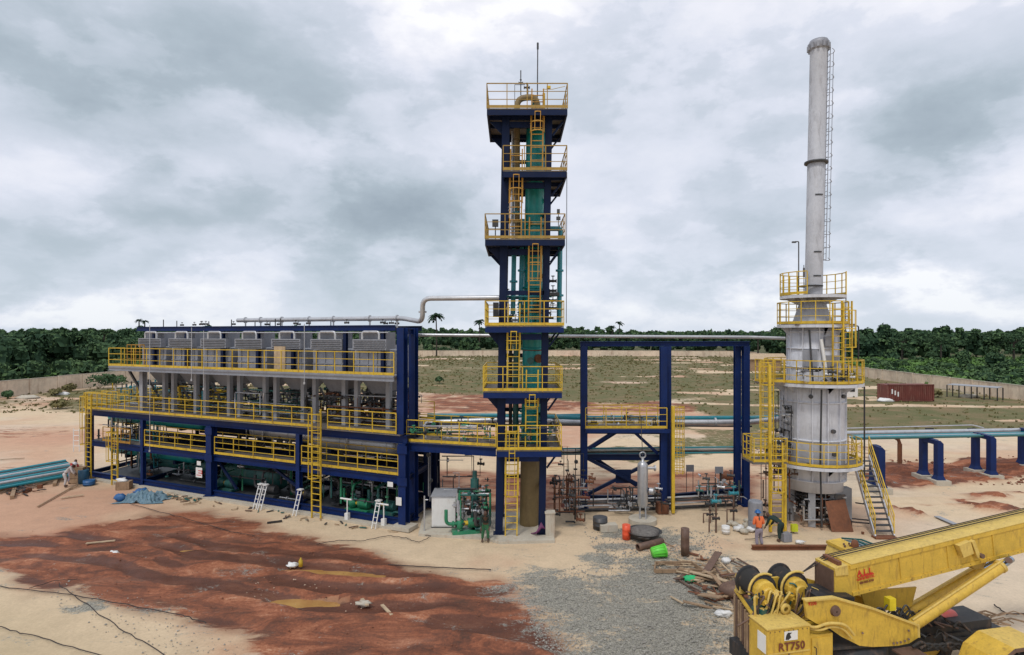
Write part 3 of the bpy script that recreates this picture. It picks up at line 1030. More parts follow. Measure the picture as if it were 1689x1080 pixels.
def skyline_tree(px, ytop, D, lab, w, seed):
    base = PX(px, D)
    zt = ZY(ytop, D)
    t_ = thing('tree', lab, 'tree', base, 'trees rising over the forest')
    r = np.random.RandomState(seed)
    cs = [((r.uniform(-1, 1)) * w, r.uniform(-.6, .6) * w, zt - w * .4 - r.rand() * w * .7) for _ in range(7)]
    cs += [((r.uniform(-1, 1)) * w * .9, r.uniform(-.6, .6) * w, 1.0 + (zt - w) * k / 8) for k in range(9)]
    v_, tt = leaf_cloud(cs, [w * .33] * 7 + [w * .42] * 9, 1500, 0.27, seed, .55)
    o = bpy.data.objects.new('crown', quad_mesh('crown', v_, tt * .7, leafdk)); COL.objects.link(o); o.parent = t_
    mb = MB().tube([base, base + Vector((0, 0, zt - w))], 0.35, 6, r2=.2)
    for c in cs[:5]:
        mb.tube([base + Vector((0, 0, zt - w * 1.3)), base + Vector(c)], 0.14, 5, r2=.05)
    part('trunk', mb, bark, t_)


skyline_tree(1672, 546, 150, 'open-crowned tree on the skyline at the far right edge', 2.6, 31)
skyline_tree(1488, 548, 170, 'rounded tree rising over the forest right of the furnace', 2.6, 32)
skyline_tree(1352 + 200, 547, 185, 'broad tree on the forest top above the shelter', 3.2, 33)
skyline_tree(100, 538, 160, 'slightly taller rounded tree in the left forest', 3.0, 34)
skyline_tree(172, 539, 170, 'tree poking over the forest left of the coolers', 2.2, 35)
skyline_tree(12, 540, 150, 'dark tree at the far left end of the forest', 3.2, 36)
# ------------------------------------------------------------------ steelwork builders
def unit_mesh(name, mb, mat): return mb.mesh(name, mat)


_pm = {}


def post_mesh(h, mat):
    k = ('p', round(h, 2), mat.name)
    if k not in _pm: _pm[k] = MB().box((0, 0, h / 2), (0.042, 0.042, h)).mesh('post', mat)
    return _pm[k]


def railing(root, pts, mat=None, h=1.1, spacing=1.45, closed=False, toe=True, name='railing', r=0.030):
    """pts: deck-level points; rails, toe plate and posts"""
    mat = mat or yellow
    pts = [Vector(p) for p in pts]
    if closed: pts = pts + [pts[0]]
    mb, kb = MB(), MB()
    for a, b in zip(pts[:-1], pts[1:]):
        for z, w in ((h, r * 1.5), (h * 0.68, r), (h * 0.36, r)):
            mb.bar(a + Vector((0, 0, z)), b + Vector((0, 0, z)), w, w)
        kb.bar(a + Vector((0, 0, 0.09)), b + Vector((0, 0, 0.09)), 0.014, 0.14)
    o = part(name, mb, mat, root)
    if toe: part('kick_plate', kb, mat, o)
    done = set()
    for a, b in zip(pts[:-1], pts[1:]):
        L = (b - a).length
        n = max(1, round(L / spacing))
        for k in range(n + 1):
            p = a + (b - a) * k / n
            key = (round(p.x, 2), round(p.y, 2), round(p.z, 2))
            if key in done: continue
            done.add(key)
            d = b - a
            inst('post', post_mesh(h, mat), p, o, (0, 0, math.atan2(d.y, d.x)))
    return o


_rg = {}


def ladder(root, p0, p1, w=0.55, face=(0, -1, 0), mat=None, cage=None, name='ladder', pitch=0.32):
    """p0,p1 centre line bottom/top; face: the side the climber stands; cage (z0,z1)"""
    mat = mat or yellow
    p0, p1, f = Vector(p0), Vector(p1), Vector(face).normalized()
    s = Vector((-f.y, f.x, 0)) * w / 2
    mb = MB()
    for sg in (-1, 1):
        mb.bar(p0 + s * sg, p1 + s * sg, 0.06, 0.085, f)
    o = part(name, mb, mat, root)
    key = (round(w, 2), mat.name)
    if key not in _rg: _rg[key] = MB().bar((-w / 2, 0, 0), (w / 2, 0, 0), 0.04, 0.04).mesh('rung', mat)
    n = int((p1.z - p0.z) / pitch)
    ang = math.atan2(s.y, s.x)
    for k in range(1, n):
        inst('rung', _rg[key], p0 + (p1 - p0) * k / n, o, (0, 0, ang))
    if cage:
        z0, z1 = cage
        ax = p1 - p0
        cb = MB()
        at_ = lambda z: p0 + ax * ((z - p0.z) / (p1.z - p0.z))
        R = 0.36
        nh = max(2, int((z1 - z0) / 0.85))
        ring = lambda c: [c + s * math.cos(t) * (R / (w / 2)) * 1.0 + f * (0.06 + R * 1.25 * math.sin(t)) for t in [math.pi * i / 8 for i in range(9)]]
        for k in range(nh + 1):
            rg = ring(at_(z0 + (z1 - z0) * k / nh))
            for a, b in zip(rg[:-1], rg[1:]): cb.bar(a, b, 0.018, 0.05)
        a, b = ring(at_(z0)), ring(at_(z1))
        for i in (1, 3, 5, 7): cb.bar(a[i], b[i], 0.03, 0.02, f)
        part('safety_cage', cb, mat, o)
    return o


def deck(root, poly, z, th=0.06, mat=None, name='deck_plate'):
    return part(name, MB().prism([(p[0], p[1]) for p in poly], z - th, z), mat or deckm, root)


def column(root, p, z0, z1, w=0.4, mat=None, up=(0, -1, 0), top=None, base=True):
    p = Vector(p)
    q = Vector(top) if top is not None else p
    mb = MB().ibar((p.x, p.y, z0), (q.x, q.y, z1), w, w, up, 0.035)
    o = part('column', mb, mat or blue, root)
    if base:
        part('base_plate', MB().box((p.x, p.y, z0 + 0.02), (w * 1.5, w * 1.5, 0.04)), mat or blue, o)
    return o


def beam(root, p, q, h=0.35, w=0.2, mat=None, name='beam'):
    return part(name, MB().ibar(p, q, w, h, (0, 0, 1), 0.03), mat or blue, root)


def brace(root, p, q, w=0.14, mat=None, name='brace'):
    return part(name, MB().bar(p, q, w, w), mat or blue, root)


def bolt_flange(mb, c, r, ax, th=0.05):
    c, ax = Vector(c), Vector(ax).normalized()
    mb.cyl(c - ax * th, c + ax * th, r, 12)


def pipe_mb(pts, r, n=10, flanges=(), bend=0.3):
    """tube with rounded elbows"""
    pts = [Vector(p) for p in pts]
    out = [pts[0]]
    for i in range(1, len(pts) - 1):
        a, b, c = pts[i - 1], pts[i], pts[i + 1]
        d1, d2 = (a - b), (c - b)
        k = min(bend, d1.length * .45, d2.length * .45)
        p, q = b + d1.normalized() * k, b + d2.normalized() * k
        for t in (0, .25, .5, .75, 1):
            out.append(p * (1 - t) ** 2 + b * 2 * t * (1 - t) + q * t * t)
    out.append(pts[-1])
    mb = MB().tube(out, r, n)
    for f in flanges:
        i = min(range(len(out) - 1), key=lambda j: (out[j] - Vector(f)).length)
        bolt_flange(mb, f, r * 1.6, out[i + 1] - out[i])
    return mb


def pipe(name, pts, r, mat, label, group=None, cat='pipe', n=10, flanges=(), bend=0.3):
    return solo(name, pipe_mb(pts, r, n, flanges, bend), mat, label, cat, pts[0], group)


def valve_mb(mb, c, s=0.25, ax=(1, 0, 0)):
    c, ax = Vector(c), Vector(ax).normalized()
    bolt_flange(mb, c - ax * s, s * .55, ax, .02)
    bolt_flange(mb, c + ax * s, s * .55, ax, .02)
    mb.cyl(c - ax * s, c + ax * s, s * .38, 8)
    mb.cyl(c, c + Vector((0, 0, s * 1.5)), s * .14, 6)
    mb.lathe(c + Vector((0, 0, s * 1.5)), [(s * .5, -.02), (s * .62, 0), (s * .5, .02), (s * .5, -.02)], 10)
    mb.bar(c + Vector((-s * .55, 0, s * 1.5)), c + Vector((s * .55, 0, s * 1.5)), .02, .02)
    mb.blob(c, s * .48, 8, 5, 0.05)


# ------------------------------------------------------------------ process module on the left
A0, B0 = G(140, 788), G(668, 873)
UL = (B0 - A0).length
UD = (B0 - A0) / UL
VD = Vector((0.22, 0.975, 0)).normalized()
WV = 5.2


def L(u, v, z): return A0 + UD * u + VD * v + Vector((0, 0, z))


def U(px, v=0.0):
    k = (px - CX) / FPX
    o = A0 + VD * v
    return (k * o.y - o.x) / (UD.x - k * UD.y)


Z1, Z2, Z3, ZT = 2.72, 4.9, 8.0, 10.52
mod = thing('process_module', 'long three-level blue steel process module with yellow railings on the left', 'steel structure', A0)
UN = VD.cross(UD).normalized()
face = -Vector((-UD.y, UD.x, 0)).normalized()
upf = tuple(face)
cols_u = [(U(143), .40), (U(232), .24), (U(345), .46), (U(490), .27), (U(664), .44)]
for i, (u, w) in enumerate(cols_u):
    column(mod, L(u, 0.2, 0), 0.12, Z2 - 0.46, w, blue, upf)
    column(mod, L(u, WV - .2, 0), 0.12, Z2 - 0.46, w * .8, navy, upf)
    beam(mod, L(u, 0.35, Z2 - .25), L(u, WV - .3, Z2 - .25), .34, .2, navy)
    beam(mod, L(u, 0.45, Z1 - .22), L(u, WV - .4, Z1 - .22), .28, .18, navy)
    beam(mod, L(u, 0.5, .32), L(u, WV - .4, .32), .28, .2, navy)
# long front and rear beams, butted between the columns
us = [c[0] for c in cols_u]
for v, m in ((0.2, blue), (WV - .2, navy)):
    beam(mod, L(us[0] - .2, v, Z2 - .25), L(us[-1] + .2, v, Z2 - .25), .42, .26, m)
    for (a, wa), (b, wb) in zip(cols_u[:-1], cols_u[1:]):
        beam(mod, L(a + wa / 2, v, Z1 - .24), L(b - wb / 2, v, Z1 - .24), .36, .2, m)
        beam(mod, L(a + wa / 2, v, .30), L(b - wb / 2, v, .30), .32, .22, m)
deck(mod, [L(us[0] - .2, -.12, 0), L(us[-1] - .1, -.12, 0), L(us[-1] - .1, WV, 0), L(us[0] - .2, WV, 0)], Z2 + .02)
deck(mod, [L(U(205), .33, 0), L(us[-1] - .3, .33, 0), L(us[-1] - .3, 1.7, 0), L(U(205), 1.7, 0)], Z1 + .0)
deck(mod, [L(us[0] + .3, 3.6, 0), L(us[-1] - .3, 3.6, 0), L(us[-1] - .3, WV - .4, 0), L(us[0] + .3, WV - .4, 0)], Z1 + .0)
deck(mod, [L(us[0] + .3, 1.72, 0), L(us[-1] - .3, 1.72, 0), L(us[-1] - .3, 3.58, 0), L(us[0] + .3, 3.58, 0)], Z1 - .1, .05, navy, 'added_shade_deck')  # navy infill added between the walkways to darken the lower level
for (ua_, ub_, za_, zb_) in ((us[1] + .15, us[2] - .2, .5, 2.4), (us[1] + .15, us[2] - .2, 2.75, 4.5), (us[0] + 2.2, us[1] - .2, 2.9, 4.5), (us[2] + .3, us[3] - 1.5, 2.75, 4.5), (us[3] + .3, us[4] - .3, 2.75, 4.5), (us[3] + 2.6, us[4] - .3, .5, 2.4), (us[2] + 2.2, us[3] - 1.8, .5, 2.4)):
    n_ = max(1, round((ub_ - ua_) / 1.1))
    for k_ in range(n_):
        a_, b_ = ua_ + (ub_ - ua_) * k_ / n_ + .01, ua_ + (ub_ - ua_) * (k_ + 1) / n_ - .01
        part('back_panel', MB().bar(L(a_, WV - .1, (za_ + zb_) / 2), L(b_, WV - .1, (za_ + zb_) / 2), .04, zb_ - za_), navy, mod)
deck(mod, [L(us[0] + .3, .5, 0), L(us[-1] - .3, .5, 0), L(us[-1] - .3, WV - .5, 0), L(us[0] + .3, WV - .5, 0)], .20, .05, dkgrey, 'base_plate')
# tall corner columns at the right end
column(mod, L(U(661), .2, 0), Z2 + .03, 10.5, .42, blue, upf, base=False)
column(mod, L(U(682, 1.5), 1.5, 0), 0.05, 10.5, .38, blue, upf)
column(mod, L(U(709, 4.0), 4.0, 0), 0.05, Z2 - .3, .55, navy, upf)
beam(mod, L(U(661), .45, 10.3), L(U(682, 1.5), 1.3, 10.3), .3, .2, blue)
beam(mod, L(U(661) + .3, .2, Z2 - .25), L(U(709, 4.0), 4.0, Z2 - .25), .4, .2, navy)
# diagonal braces in the bays
for (ua, ub) in ((us[2] + .4, us[2] + 2.3), (us[3] - 2.6, us[3] - .3), (us[3] + .3, us[3] + 2.0), (us[1] + 3.8, us[2] - .5)):
    brace(mod, L(ua, WV - .5, .5), L(ub, WV - .5, Z1 - .4), .14, navy)
brace(mod, L(us[3] - 2.4, .5, Z1 - .4), L(us[3] - .2, .5, 1.2), .13, navy)
brace(mod, L(us[2] + .3, .5, Z1 - .5), L(us[2] + 1.9, .5, .6), .13, navy)
# gusset faces and stiffener plates on the big columns
for u in (us[2], us[-1]):
    for z in (Z1 - .24, Z2 - .75):
        part('gusset_plate', MB().box(L(u, -.08, z), (.60, .02, .42), math.atan2(UD.y, UD.x)), blue, mod)
# railings
railing(mod, [L(U(232) + .25, .12, Z1), L(us[2] - .3, .12, Z1)], h=1.08)
railing(mod, [L(us[2] + .35, .12, Z1), L(us[3] - .25, .12, Z1)], h=1.08)
railing(mod, [L(us[3] + .25, .12, Z1), L(U(655), .12, Z1)], h=1.08)
railing(mod, [L(us[0] + .4, 1.6, Z1), L(us[-1] - .4, 1.6, Z1)], h=1.05, toe=False)
railing(mod, [L(us[0] - .15, -.1, Z2 + .03), L(U(516), -.1, Z2 + .03)], h=1.1)
railing(mod, [L(U(542), -.1, Z2 + .03), L(us[-1] - .35, -.1, Z2 + .03)], h=1.1)
railing(mod, [L(us[0] - .15, .0, Z2 + .03), L(us[0] - .15, WV, Z2 + .03), L(us[-1] - .2, WV, Z2 + .03)], h=1.1)
# ladders
lf = tuple(face)
ladder(mod, L(U(529), -.45, 0), L(U(529), -.45, Z2 + 1.15), .62, lf, yellow, (2.3, Z2 + .9))
ladder(mod, L(U(156), -.45, 0), L(U(156), -.45, Z2 + 1.1), .55, lf, yellow, (2.6, Z2 + 1.0))
ladder(mod, L(U(199), -.45, 0), L(U(199), -.45, Z1 + 1.1), .6, lf, yellow, (1.7, Z1 + .9))
# small box gate of rails at the left end
for vv in (.0, .9, 1.8):
    railing(mod, [L(us[0] + .1 + vv * .3, vv, Z2 + .03), L(us[0] + 2.2, vv, Z2 + .03)], h=1.15, spacing=.55, toe=False, name='gate_rail')
railing(mod, [L(U(203) - 2.3, .1, Z1), L(U(203) + .6, .1, Z1)], h=1.0, spacing=.9, mat=orange)
deck(mod, [L(us[0] + .3, .33, 0), L(U(203), .33, 0), L(U(203), 1.6, 0), L(us[0] + .3, 1.6, 0)], Z1 - .02)

# --- cooler walkway and its steel, front of the air coolers
up0, up1 = U(180, -.3), U(650, -.3)
wk = [L(up0, -.35, 0), L(up1, -.35, 0), L(up1, .95, 0), L(up0, .95, 0)]
walk = thing('cooler_walkway', 'raised grey walkway with yellow railing running along the air coolers', 'walkway', L(up0, 0, Z3))
deck(walk, wk, Z3, .07, galv)
part('edge_beam', MB().ibar(L(up0, -.3, Z3 - .19), L(up1, -.3, Z3 - .19), .16, .22), galv, walk)
part('edge_beam', MB().ibar(L(up0, .85, Z3 - .19), L(up1, .85, Z3 - .19), .16, .22), galv, walk)
railing(walk, [L(up0, .9, Z3), L(up0, -.32, Z3), L(up1, -.32, Z3)], h=1.22, spacing=1.3)
# crossed gate by the left end
railing(walk, [L(U(212), -.1, Z3), L(U(240), -.1, Z3)], h=1.45, spacing=.45, mat=orange, toe=False, name='gate_rail')
column(walk, L(U(228), .4, 0), Z2 + .06, Z3 - .32, .34, concgrey, upf)
brace(walk, L(U(228) - .2, .4, Z3 - 1.7), L(U(205), .4, Z3 - .35), .13, dkgrey)

# --- upper pipe frame behind the coolers
fr = thing('cooler_pipe_frame', 'dark blue portal frame along the top of the air coolers', 'steel structure', L(U(232), 1.0, Z3))
ua, ub = U(226, 1.1), U(652, 1.1)
beam(fr, L(ua, 1.1, ZT), L(ub, 1.1, ZT), .3, .2, blue)
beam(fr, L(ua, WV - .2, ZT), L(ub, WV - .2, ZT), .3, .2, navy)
for px in (255, 308, 368, 426, 484, 570, 632):
    u = U(px, 1.1)
    part('column', MB().ibar(L(u, 1.1, Z3 + .01), L(u, 1.1, ZT - .16), .2, .2, upf), navy, fr)
    part('cross_beam', MB().bar(L(u, 1.25, ZT), L(u, WV - .35, ZT), .12, .2), navy, fr)
    part('column', MB().ibar(L(u, WV - .2, Z2 + .03), L(u, WV - .2, ZT - .16), .2, .2, upf), navy, fr)

# --- seven air coolers: each a thing with hopper, legs, box, plug sheet, pipe loop
pitch = (U(652, 1.3) - U(230, 1.3)) / 7
cw = pitch * .80


def dots_mb(u0, u1, z0, z1, v, base):
    mb = MB()
    nu, nz = 22, 5
    for i in range(nu):
        for j in range(nz):
            du = (u1 - u0) / nu
            c = base(u0 + du * (i + .5 + (.25 if j % 2 else -.25)), v, z0 + (z1 - z0) * (j + .5) / nz)
            mb.cyl(c, c + face * .035, .028, 6)
    return mb


def cooler(u0, label, first):
    c0 = L(u0, 1.3, Z2 + .03)
    t_ = thing('air_cooler', label, 'air cooler', c0, 'air coolers in a row on the module')
    b = lambda u, v, z: L(u0 + u, 1.3 + v, z)
    dep = 3.4
    ang = math.atan2(UD.y, UD.x)
    # hopper
    def frust(z0, z1, i0, i1):
        mb = MB()
        lo = [b(i0, i0, z0), b(cw - i0, i0, z0), b(cw - i0, dep - i0, z0), b(i0, dep - i0, z0)]
        hi = [b(i1, i1, z1), b(cw - i1, i1, z1), b(cw - i1, dep - i1, z1), b(i1, dep - i1, z1)]
        return mb.add(lo + hi, [(3, 2, 1, 0), (4, 5, 6, 7), (0, 1, 5, 4), (1, 2, 6, 5), (2, 3, 7, 6), (3, 0, 4, 7)])
    part('fan_hopper', frust(6.75, 7.95, .75, .06), galv, t_)
    part('fan_ring', MB().lathe(b(cw / 2, dep / 2, 6.35), [(.55, -.02), (.62, 0), (.62, .45), (.55, .47)], 14), dkgrey, t_)
    part('fan_motor', MB().cyl(b(cw / 2, dep / 2, 5.6), b(cw / 2, dep / 2, 6.4), .26, 10), dkgrey, t_)
    part('bundle_box', frust(7.96, 9.25, 0, 0), galv, t_)
    mb = MB()
    for k in range(4):
        mb.bar(b(cw * (k + .5) / 4, -.03, 8.0), b(cw * (k + .5) / 4, -.03, 9.2), .06, .05, face)
    mb.bar(b(0, -.03, 8.45), b(cw, -.03, 8.45), .05, .05, face)
    part('stiffener', mb, galv, t_)
    hd = MB().bar(b(.08, -.18, 9.58), b(cw - .08, -.18, 9.58), .36, .6)
    o = part('header_box', hd, galv, t_)
    tpl = part('tube_plugs', dots_mb(.15, cw - .15, 9.31, 9.84, -.37, b), dkgrey, o); tpl['kind'] = 'stuff'
    part('upper_box', MB().bar(b(cw * .12, .6, 9.8), b(cw * .88, .6, 9.8), .9, .95), galv, t_)
    part('header_box', MB().bar(b(.1, dep - .1, 9.25), b(cw - .1, dep - .1, 9.25), .3, .5), galv, t_)
    part('pipe_loop', pipe_mb([b(cw * .28, -.28, 9.85), b(cw * .28, -.28, 10.3), b(cw * .75, -.28, 10.3), b(cw * .75, -.28, 9.85)], .075, 8, bend=.18), silver, t_)
    mb = MB()
    for (uu, vv) in ((.14, .05), (cw - .14, .05), (.14, dep - .05), (cw - .14, dep - .05)):
        mb = MB().bar(b(uu, vv, Z2 + .03), b(uu, vv, 7.9), .26, .26, face)
        part('leg', mb, concgrey, t_)
    for (p_, q_) in (((.3, .3, 7.0), (.95, .8, 5.5)), ((cw - .3, .3, 7.0), (cw - .95, .8, 5.5)), ((.2, dep, 7.2), (1.0, dep, 5.4)), ((cw - .2, dep, 7.2), (cw - 1.0, dep, 5.4))):
        brace(t_, b(*p_), b(*q_), .12, dkgrey, 'strut')
    part('motor_beam', MB().bar(b(.2, dep / 2, 5.62), b(cw - .2, dep / 2, 5.62), .16, .18), dkgrey, t_)
    return t_


names = ['first grey air cooler at the far left, above the dark support column', 'second air cooler from the left end of the row', 'third air cooler from the left, behind the pale hanging pole',
         'middle air cooler of the row of seven', 'fifth air cooler from the left, beside the tan board on the walkway', 'sixth air cooler from the left, above the caged ladder', 'last air cooler, next to the tall blue corner columns']
cu0 = U(230, 1.3)
proto = cooler(cu0 + pitch * .1, names[0], True)
for k in range(1, 7):
    c = copy_tree(proto)
    c.location = L(cu0 + pitch * (k + .1), 1.3, Z2 + .03)
    c['label'] = names[k]
solo('board', MB().bar(L(U(450), -.1, Z3 + .02), L(U(460), -.1, Z3 + .02), .03, .03).box(L(U(458), .2, Z3 + .75), (.85, .05, 1.4), math.atan2(UD.y, UD.x)), woodlt, 'tan upright board standing on the cooler walkway', 'board', L(U(458), .2, Z3))

# --- top header pipe with supports, then riser and run to the tower
mb = pipe_mb([L(U(392, 2.2), 2.2, ZT + .55), L(U(664, 2.2), 2.2, ZT + .55), PY(697, 531, 31.3), PY(697, 492, 31.0), PY(826, 491, 30.2)], .135, 12, bend=.45)
for px in (405, 430, 465, 510, 550, 610, 655):
    p = L(U(px, 2.2), 2.2, ZT + .55)
    bolt_flange(mb, p, .2, UD, .03)
    mb.cyl(p - Vector((0, 0, .55)), p, .05, 6)
mb.cyl(PY(697, 531, 31.3) + Vector((0, 0, .5)), PY(697, 531, 31.3) + Vector((0, 0, .6)), .22, 12)
solo('overhead_pipe', mb, silver, 'long silver overhead pipe from the cooler tops up and across to the green tower', 'pipe', L(U(392, 2.2), 2.2, ZT + .55))
mb = pipe_mb([L(U(240, 1.0), 1.0, ZT + .02 - .28), L(U(640, 1.0), 1.0, ZT + .02 - .28)], .04, 6)
solo('thin_pipe', mb, silver, 'thin pale pipe running under the top blue beam over the coolers', 'pipe', L(U(240, 1.0), 1.0, ZT))
rr_ = random.Random(3)
mb = MB()
for k in range(26):
    p = L(rr_.uniform(U(240, 1.5), U(640, 1.5)), rr_.uniform(.9, 4.5), ZT + .15)
    if rr_.random() < .5: mb.cyl(p, p + Vector((0, 0, rr_.uniform(.2, .5))), .035, 6)
    else: valve_mb(mb, p + Vector((0, 0, .15)), .12, UD)
solo('vent_valves', mb, dkgrey, 'small dark vents and valves dotted along the top of the cooler frame', 'pipework', L(U(240), 1, ZT + .15), kind='stuff')

# hanging white poles in front of the rails
for px, y0, y1, v, lab in ((247, 536, 742, -.7, 'tall thin pale pole hanging before the left coolers'), (316, 540, 625, -.7, 'thin pale pole in front of the second cooler'), (336, 545, 640, -.75, 'faint pale pole right of the pole at the second cooler'),
                           (502, 534, 630, -.7, 'thin pale pole in front of the fifth cooler')):
    u = U(px, v)
    D = L(u, v, 0).y
    mb = MB().cyl(L(u, v, ZY(y1, D)), L(u, v, ZY(y0, D)), .02, 6).cyl(L(u, v, ZY(y1, D)) - Vector((0, 0, .12)), L(u, v, ZY(y1, D)), .06, 8)
    solo('pole', mb, silver, lab, 'pole', L(u, v, ZY(y1, D)), 'thin pale poles on the module')

# --- vessels inside the module
def hvessel(name, u0, u1, v, z, r, mat, label, saddle=navy):
    t_ = thing(name, label, 'vessel', L(u0, v, z - r))
    part('shell', MB().lathe(L(u0, v, z), [(.01, -r * .5), (r * .5, -r * .43), (r * .85, -r * .22), (r, 0), (r, u1 - u0), (r * .85, u1 - u0 + r * .22), (r * .5, u1 - u0 + r * .43), (.01, u1 - u0 + r * .5)], 20, UD), mat, t_)
    for k in (.06, .35, .65, .94):
        part('band', MB().lathe(L(u0 + (u1 - u0) * k, v, z), [(r + .012, -.04), (r + .03, -.03), (r + .03, .03), (r + .012, .04)], 20, UD), mat, t_)
    for k in (.2, .8):
        c = L(u0 + (u1 - u0) * k, v, z)
        part('saddle', MB().box(c - Vector((0, 0, r + .05)), (.25, r * 1.5, r * .6), math.atan2(UD.y, UD.x)), saddle, t_)
    mb = MB()
    for k in (.3, .5, .72):
        c = L(u0 + (u1 - u0) * k, v, z + r * .95)
        mb.cyl(c, c + Vector((0, 0, .22)), .1, 8); bolt_flange(mb, c + Vector((0, 0, .24)), .16, (0, 0, 1), .03)
    part('nozzle', mb, mat, t_)
    return t_


hvessel('horizontal_vessel', U(180, 1.9), U(330, 1.9), 2.2, 4.05, .36, teal, 'teal horizontal vessel on the upper level at the left end of the module')
hvessel('horizontal_vessel', U(182, 1.9), U(315, 1.9), 2.3, 1.75, .42, teal, 'teal horizontal vessel low in the left bays of the module')
hvessel('horizontal_vessel', U(232, 3), U(345, 3), 3.2, 1.0, .5, tealdk, 'dark green vessel at ground level behind the low teal vessel')
hvessel('exchanger', U(420, 2.5), U(518, 2.5), 2.6, 3.9, .5, silver, 'shiny clad horizontal exchanger on the middle level, left of the caged ladder')
hvessel('exchanger', U(528, 2.5), U(655, 2.5), 2.5, 3.75, .62, silver, 'large dull silver horizontal exchanger on the middle level beside the corner column')
hvessel('horizontal_vessel', U(388, 2.5), U(465, 2.5), 2.5, 1.15, .85, tealdk, 'large dull green drum on the ground level in the middle bay')
hvessel('horizontal_vessel', U(535, 2.5), U(600, 2.5), 3.9, 1.05, .6, dkgrey, 'grey drum on the ground level behind the green pumps')

# cladding shell ring on the bright exchanger
# --- pumps (green) at the ground level
def pump(loc, yaw, label, mat=greenp, s=1.0):
    loc = Vector(loc)
    t_ = thing('pump', label, 'pump', loc, 'pumps around the plant')
    R = Matrix.Rotation(yaw, 3, 'Z')
    P = lambda a, b, c: loc + R @ (Vector((a, b, c)) * s)
    ax = R @ Vector((1, 0, 0))
    part('skid', MB().box(P(0, 0, .08), (1.5 * s, .6 * s, .16 * s), yaw), mat, t_)
    mb = MB().cyl(P(.05, 0, .48), P(.7, 0, .48), .24 * s, 12)
    for k in range(6): mb.lathe(P(.12 + k * .09, 0, .48), [(.24 * s, -.012), (.275 * s, -.01), (.275 * s, .01), (.24 * s, .012)], 12, ax)
    part('motor', mb, mat, t_)
    part('coupling', MB().cyl(P(-.16, 0, .48), P(.06, 0, .48), .12 * s, 8), yellow, t_)
    part('casing', MB().lathe(P(-.5, 0, .48), [(.02, -.02), (.3 * s, 0), (.36 * s, .08 * s), (.3 * s, .2 * s), (.14 * s, .34 * s)], 14, ax), mat, t_)
    part('discharge_pipe', pipe_mb([P(-.42, 0, .75), P(-.42, 0, 1.45), P(-.42, .7, 1.45)], .075 * s, 8, [P(-.42, 0, .95)]), mat, t_)
    part('suction_pipe', pipe_mb([P(-.5, 0, .48), P(-1.05, 0, .48), P(-1.05, 0, 1.2)], .09 * s, 8, [P(-.7, 0, .48)]), mat, t_)
    return t_


ang = math.atan2(UD.y, UD.x)
pump(L(U(592, .9), .9, .24), ang, 'green pump in the last bay right of the caged ladder')
pump(L(U(634, 1.2), 1.2, .24), ang, 'green pump beside the big right corner column of the module', tealdk)
pump(L(U(562, 1.6), 2.0, .24), ang + 1.5, 'dark pump behind the first green pump in the last bay', dkgrey)
pump(L(U(440, 1.0), 1.1, .24), ang, 'dark pump under the diagonal brace in the middle bay', dkgrey)
pump(L(U(502, 1.0), 1.1, .24), ang, 'dark pump just left of the caged ladder', dkgrey)
pump(L(U(372, 1.0), 1.1, .24), ang, 'dark green pump next to the wide middle column', tealdk)


# --- dense small pipework: one bundle per bay and level
def clutter(name, label, boxfn, n, seed, mats, loc, rmin=.025, rmax=.07, valves=6):
    r = random.Random(seed)
    t_ = thing(name, label, 'pipework', loc)
    groups_ = {}
    for k in range(n):
        m = r.choice(mats)
        mb = groups_.setdefault(m.name, (MB(), m))[0]
        a = [r.random(), r.random(), r.random()]
        pts = [boxfn(*a)]
        for j in range(r.randint(1, 3)):
            i = r.choice((0, 1, 2, 2))
            a = list(a); a[i] = r.random()
            pts.append(boxfn(*a))
        pts = [p for i, p in enumerate(pts) if i == 0 or (p - pts[i - 1]).length > .05]
        if len(pts) < 2: continue
        mb.tube(pts, r.uniform(rmin, rmax), 6, False)
        if r.random() < .4: bolt_flange(mb, pts[0] * .6 + pts[1] * .4, .11, pts[1] - pts[0], .03)
    for nm, (mb, m) in groups_.items():
        o = part('pipe_bundle', mb, m, t_); o['kind'] = 'stuff'
    for k in range(valves):
        mb = MB()
        valve_mb(mb, boxfn(r.random(), r.random(), r.random()), r.uniform(.12, .2), UD)
        part('valve', mb, r.choice(mats), t_)
    return t_


bx = lambda u0, u1, v0, v1, z0, z1: (lambda a, b, c: L(u0 + (u1 - u0) * a, v0 + (v1 - v0) * b, z0 + (z1 - z0) * c))
clutter('pipework', 'tangled pipes and valves in the far left end bay of the module', bx(us[0] + .3, us[1] - .2, .6, 4, .3, 4.4), 60, 1, [dkgrey, silver, tealp, darkm, rust], L(us[0], .6, .3), valves=12)
clutter('pipework', 'pipes and valves at ground level in the second bay', bx(us[1] + .3, us[2] - .3, .7, 3, .3, 1.5), 16, 2, [dkgrey, silver, tealdk], L(us[1], .6, .3), valves=4)
clutter('pipework', 'pipes and valves at ground level between the wide column and the thin column', bx(us[2] + .3, us[3] - .2, .7, 4, .3, 2.3), 40, 3, [dkgrey, darkm, silver, greenp], L(us[2], .6, .3), valves=10)
clutter('pipework', 'dense pipes around the green pumps in the last ground bay', bx(us[3] + .3, us[4] - .3, .7, 4, .3, 2.3), 54, 4, [dkgrey, darkm, silver, tealdk, greenp], L(us[3], .6, .3), valves=12)
clutter('pipework', 'pipes on the middle level right of the wide column', bx(us[2] + .3, us[3] - .2, 1.8, 4.6, Z1 + .1, 4.4), 34, 5, [dkgrey, silver, darkm], L(us[2], .6, Z1), valves=6)
clutter('pipework', 'pipes on the middle level around the large dark exchanger', bx(us[3] + .3, us[4] - .3, 1.8, 4.6, Z1 + .1, 4.4), 30, 6, [dkgrey, silver, darkm], L(us[3], .6, Z1), valves=5)
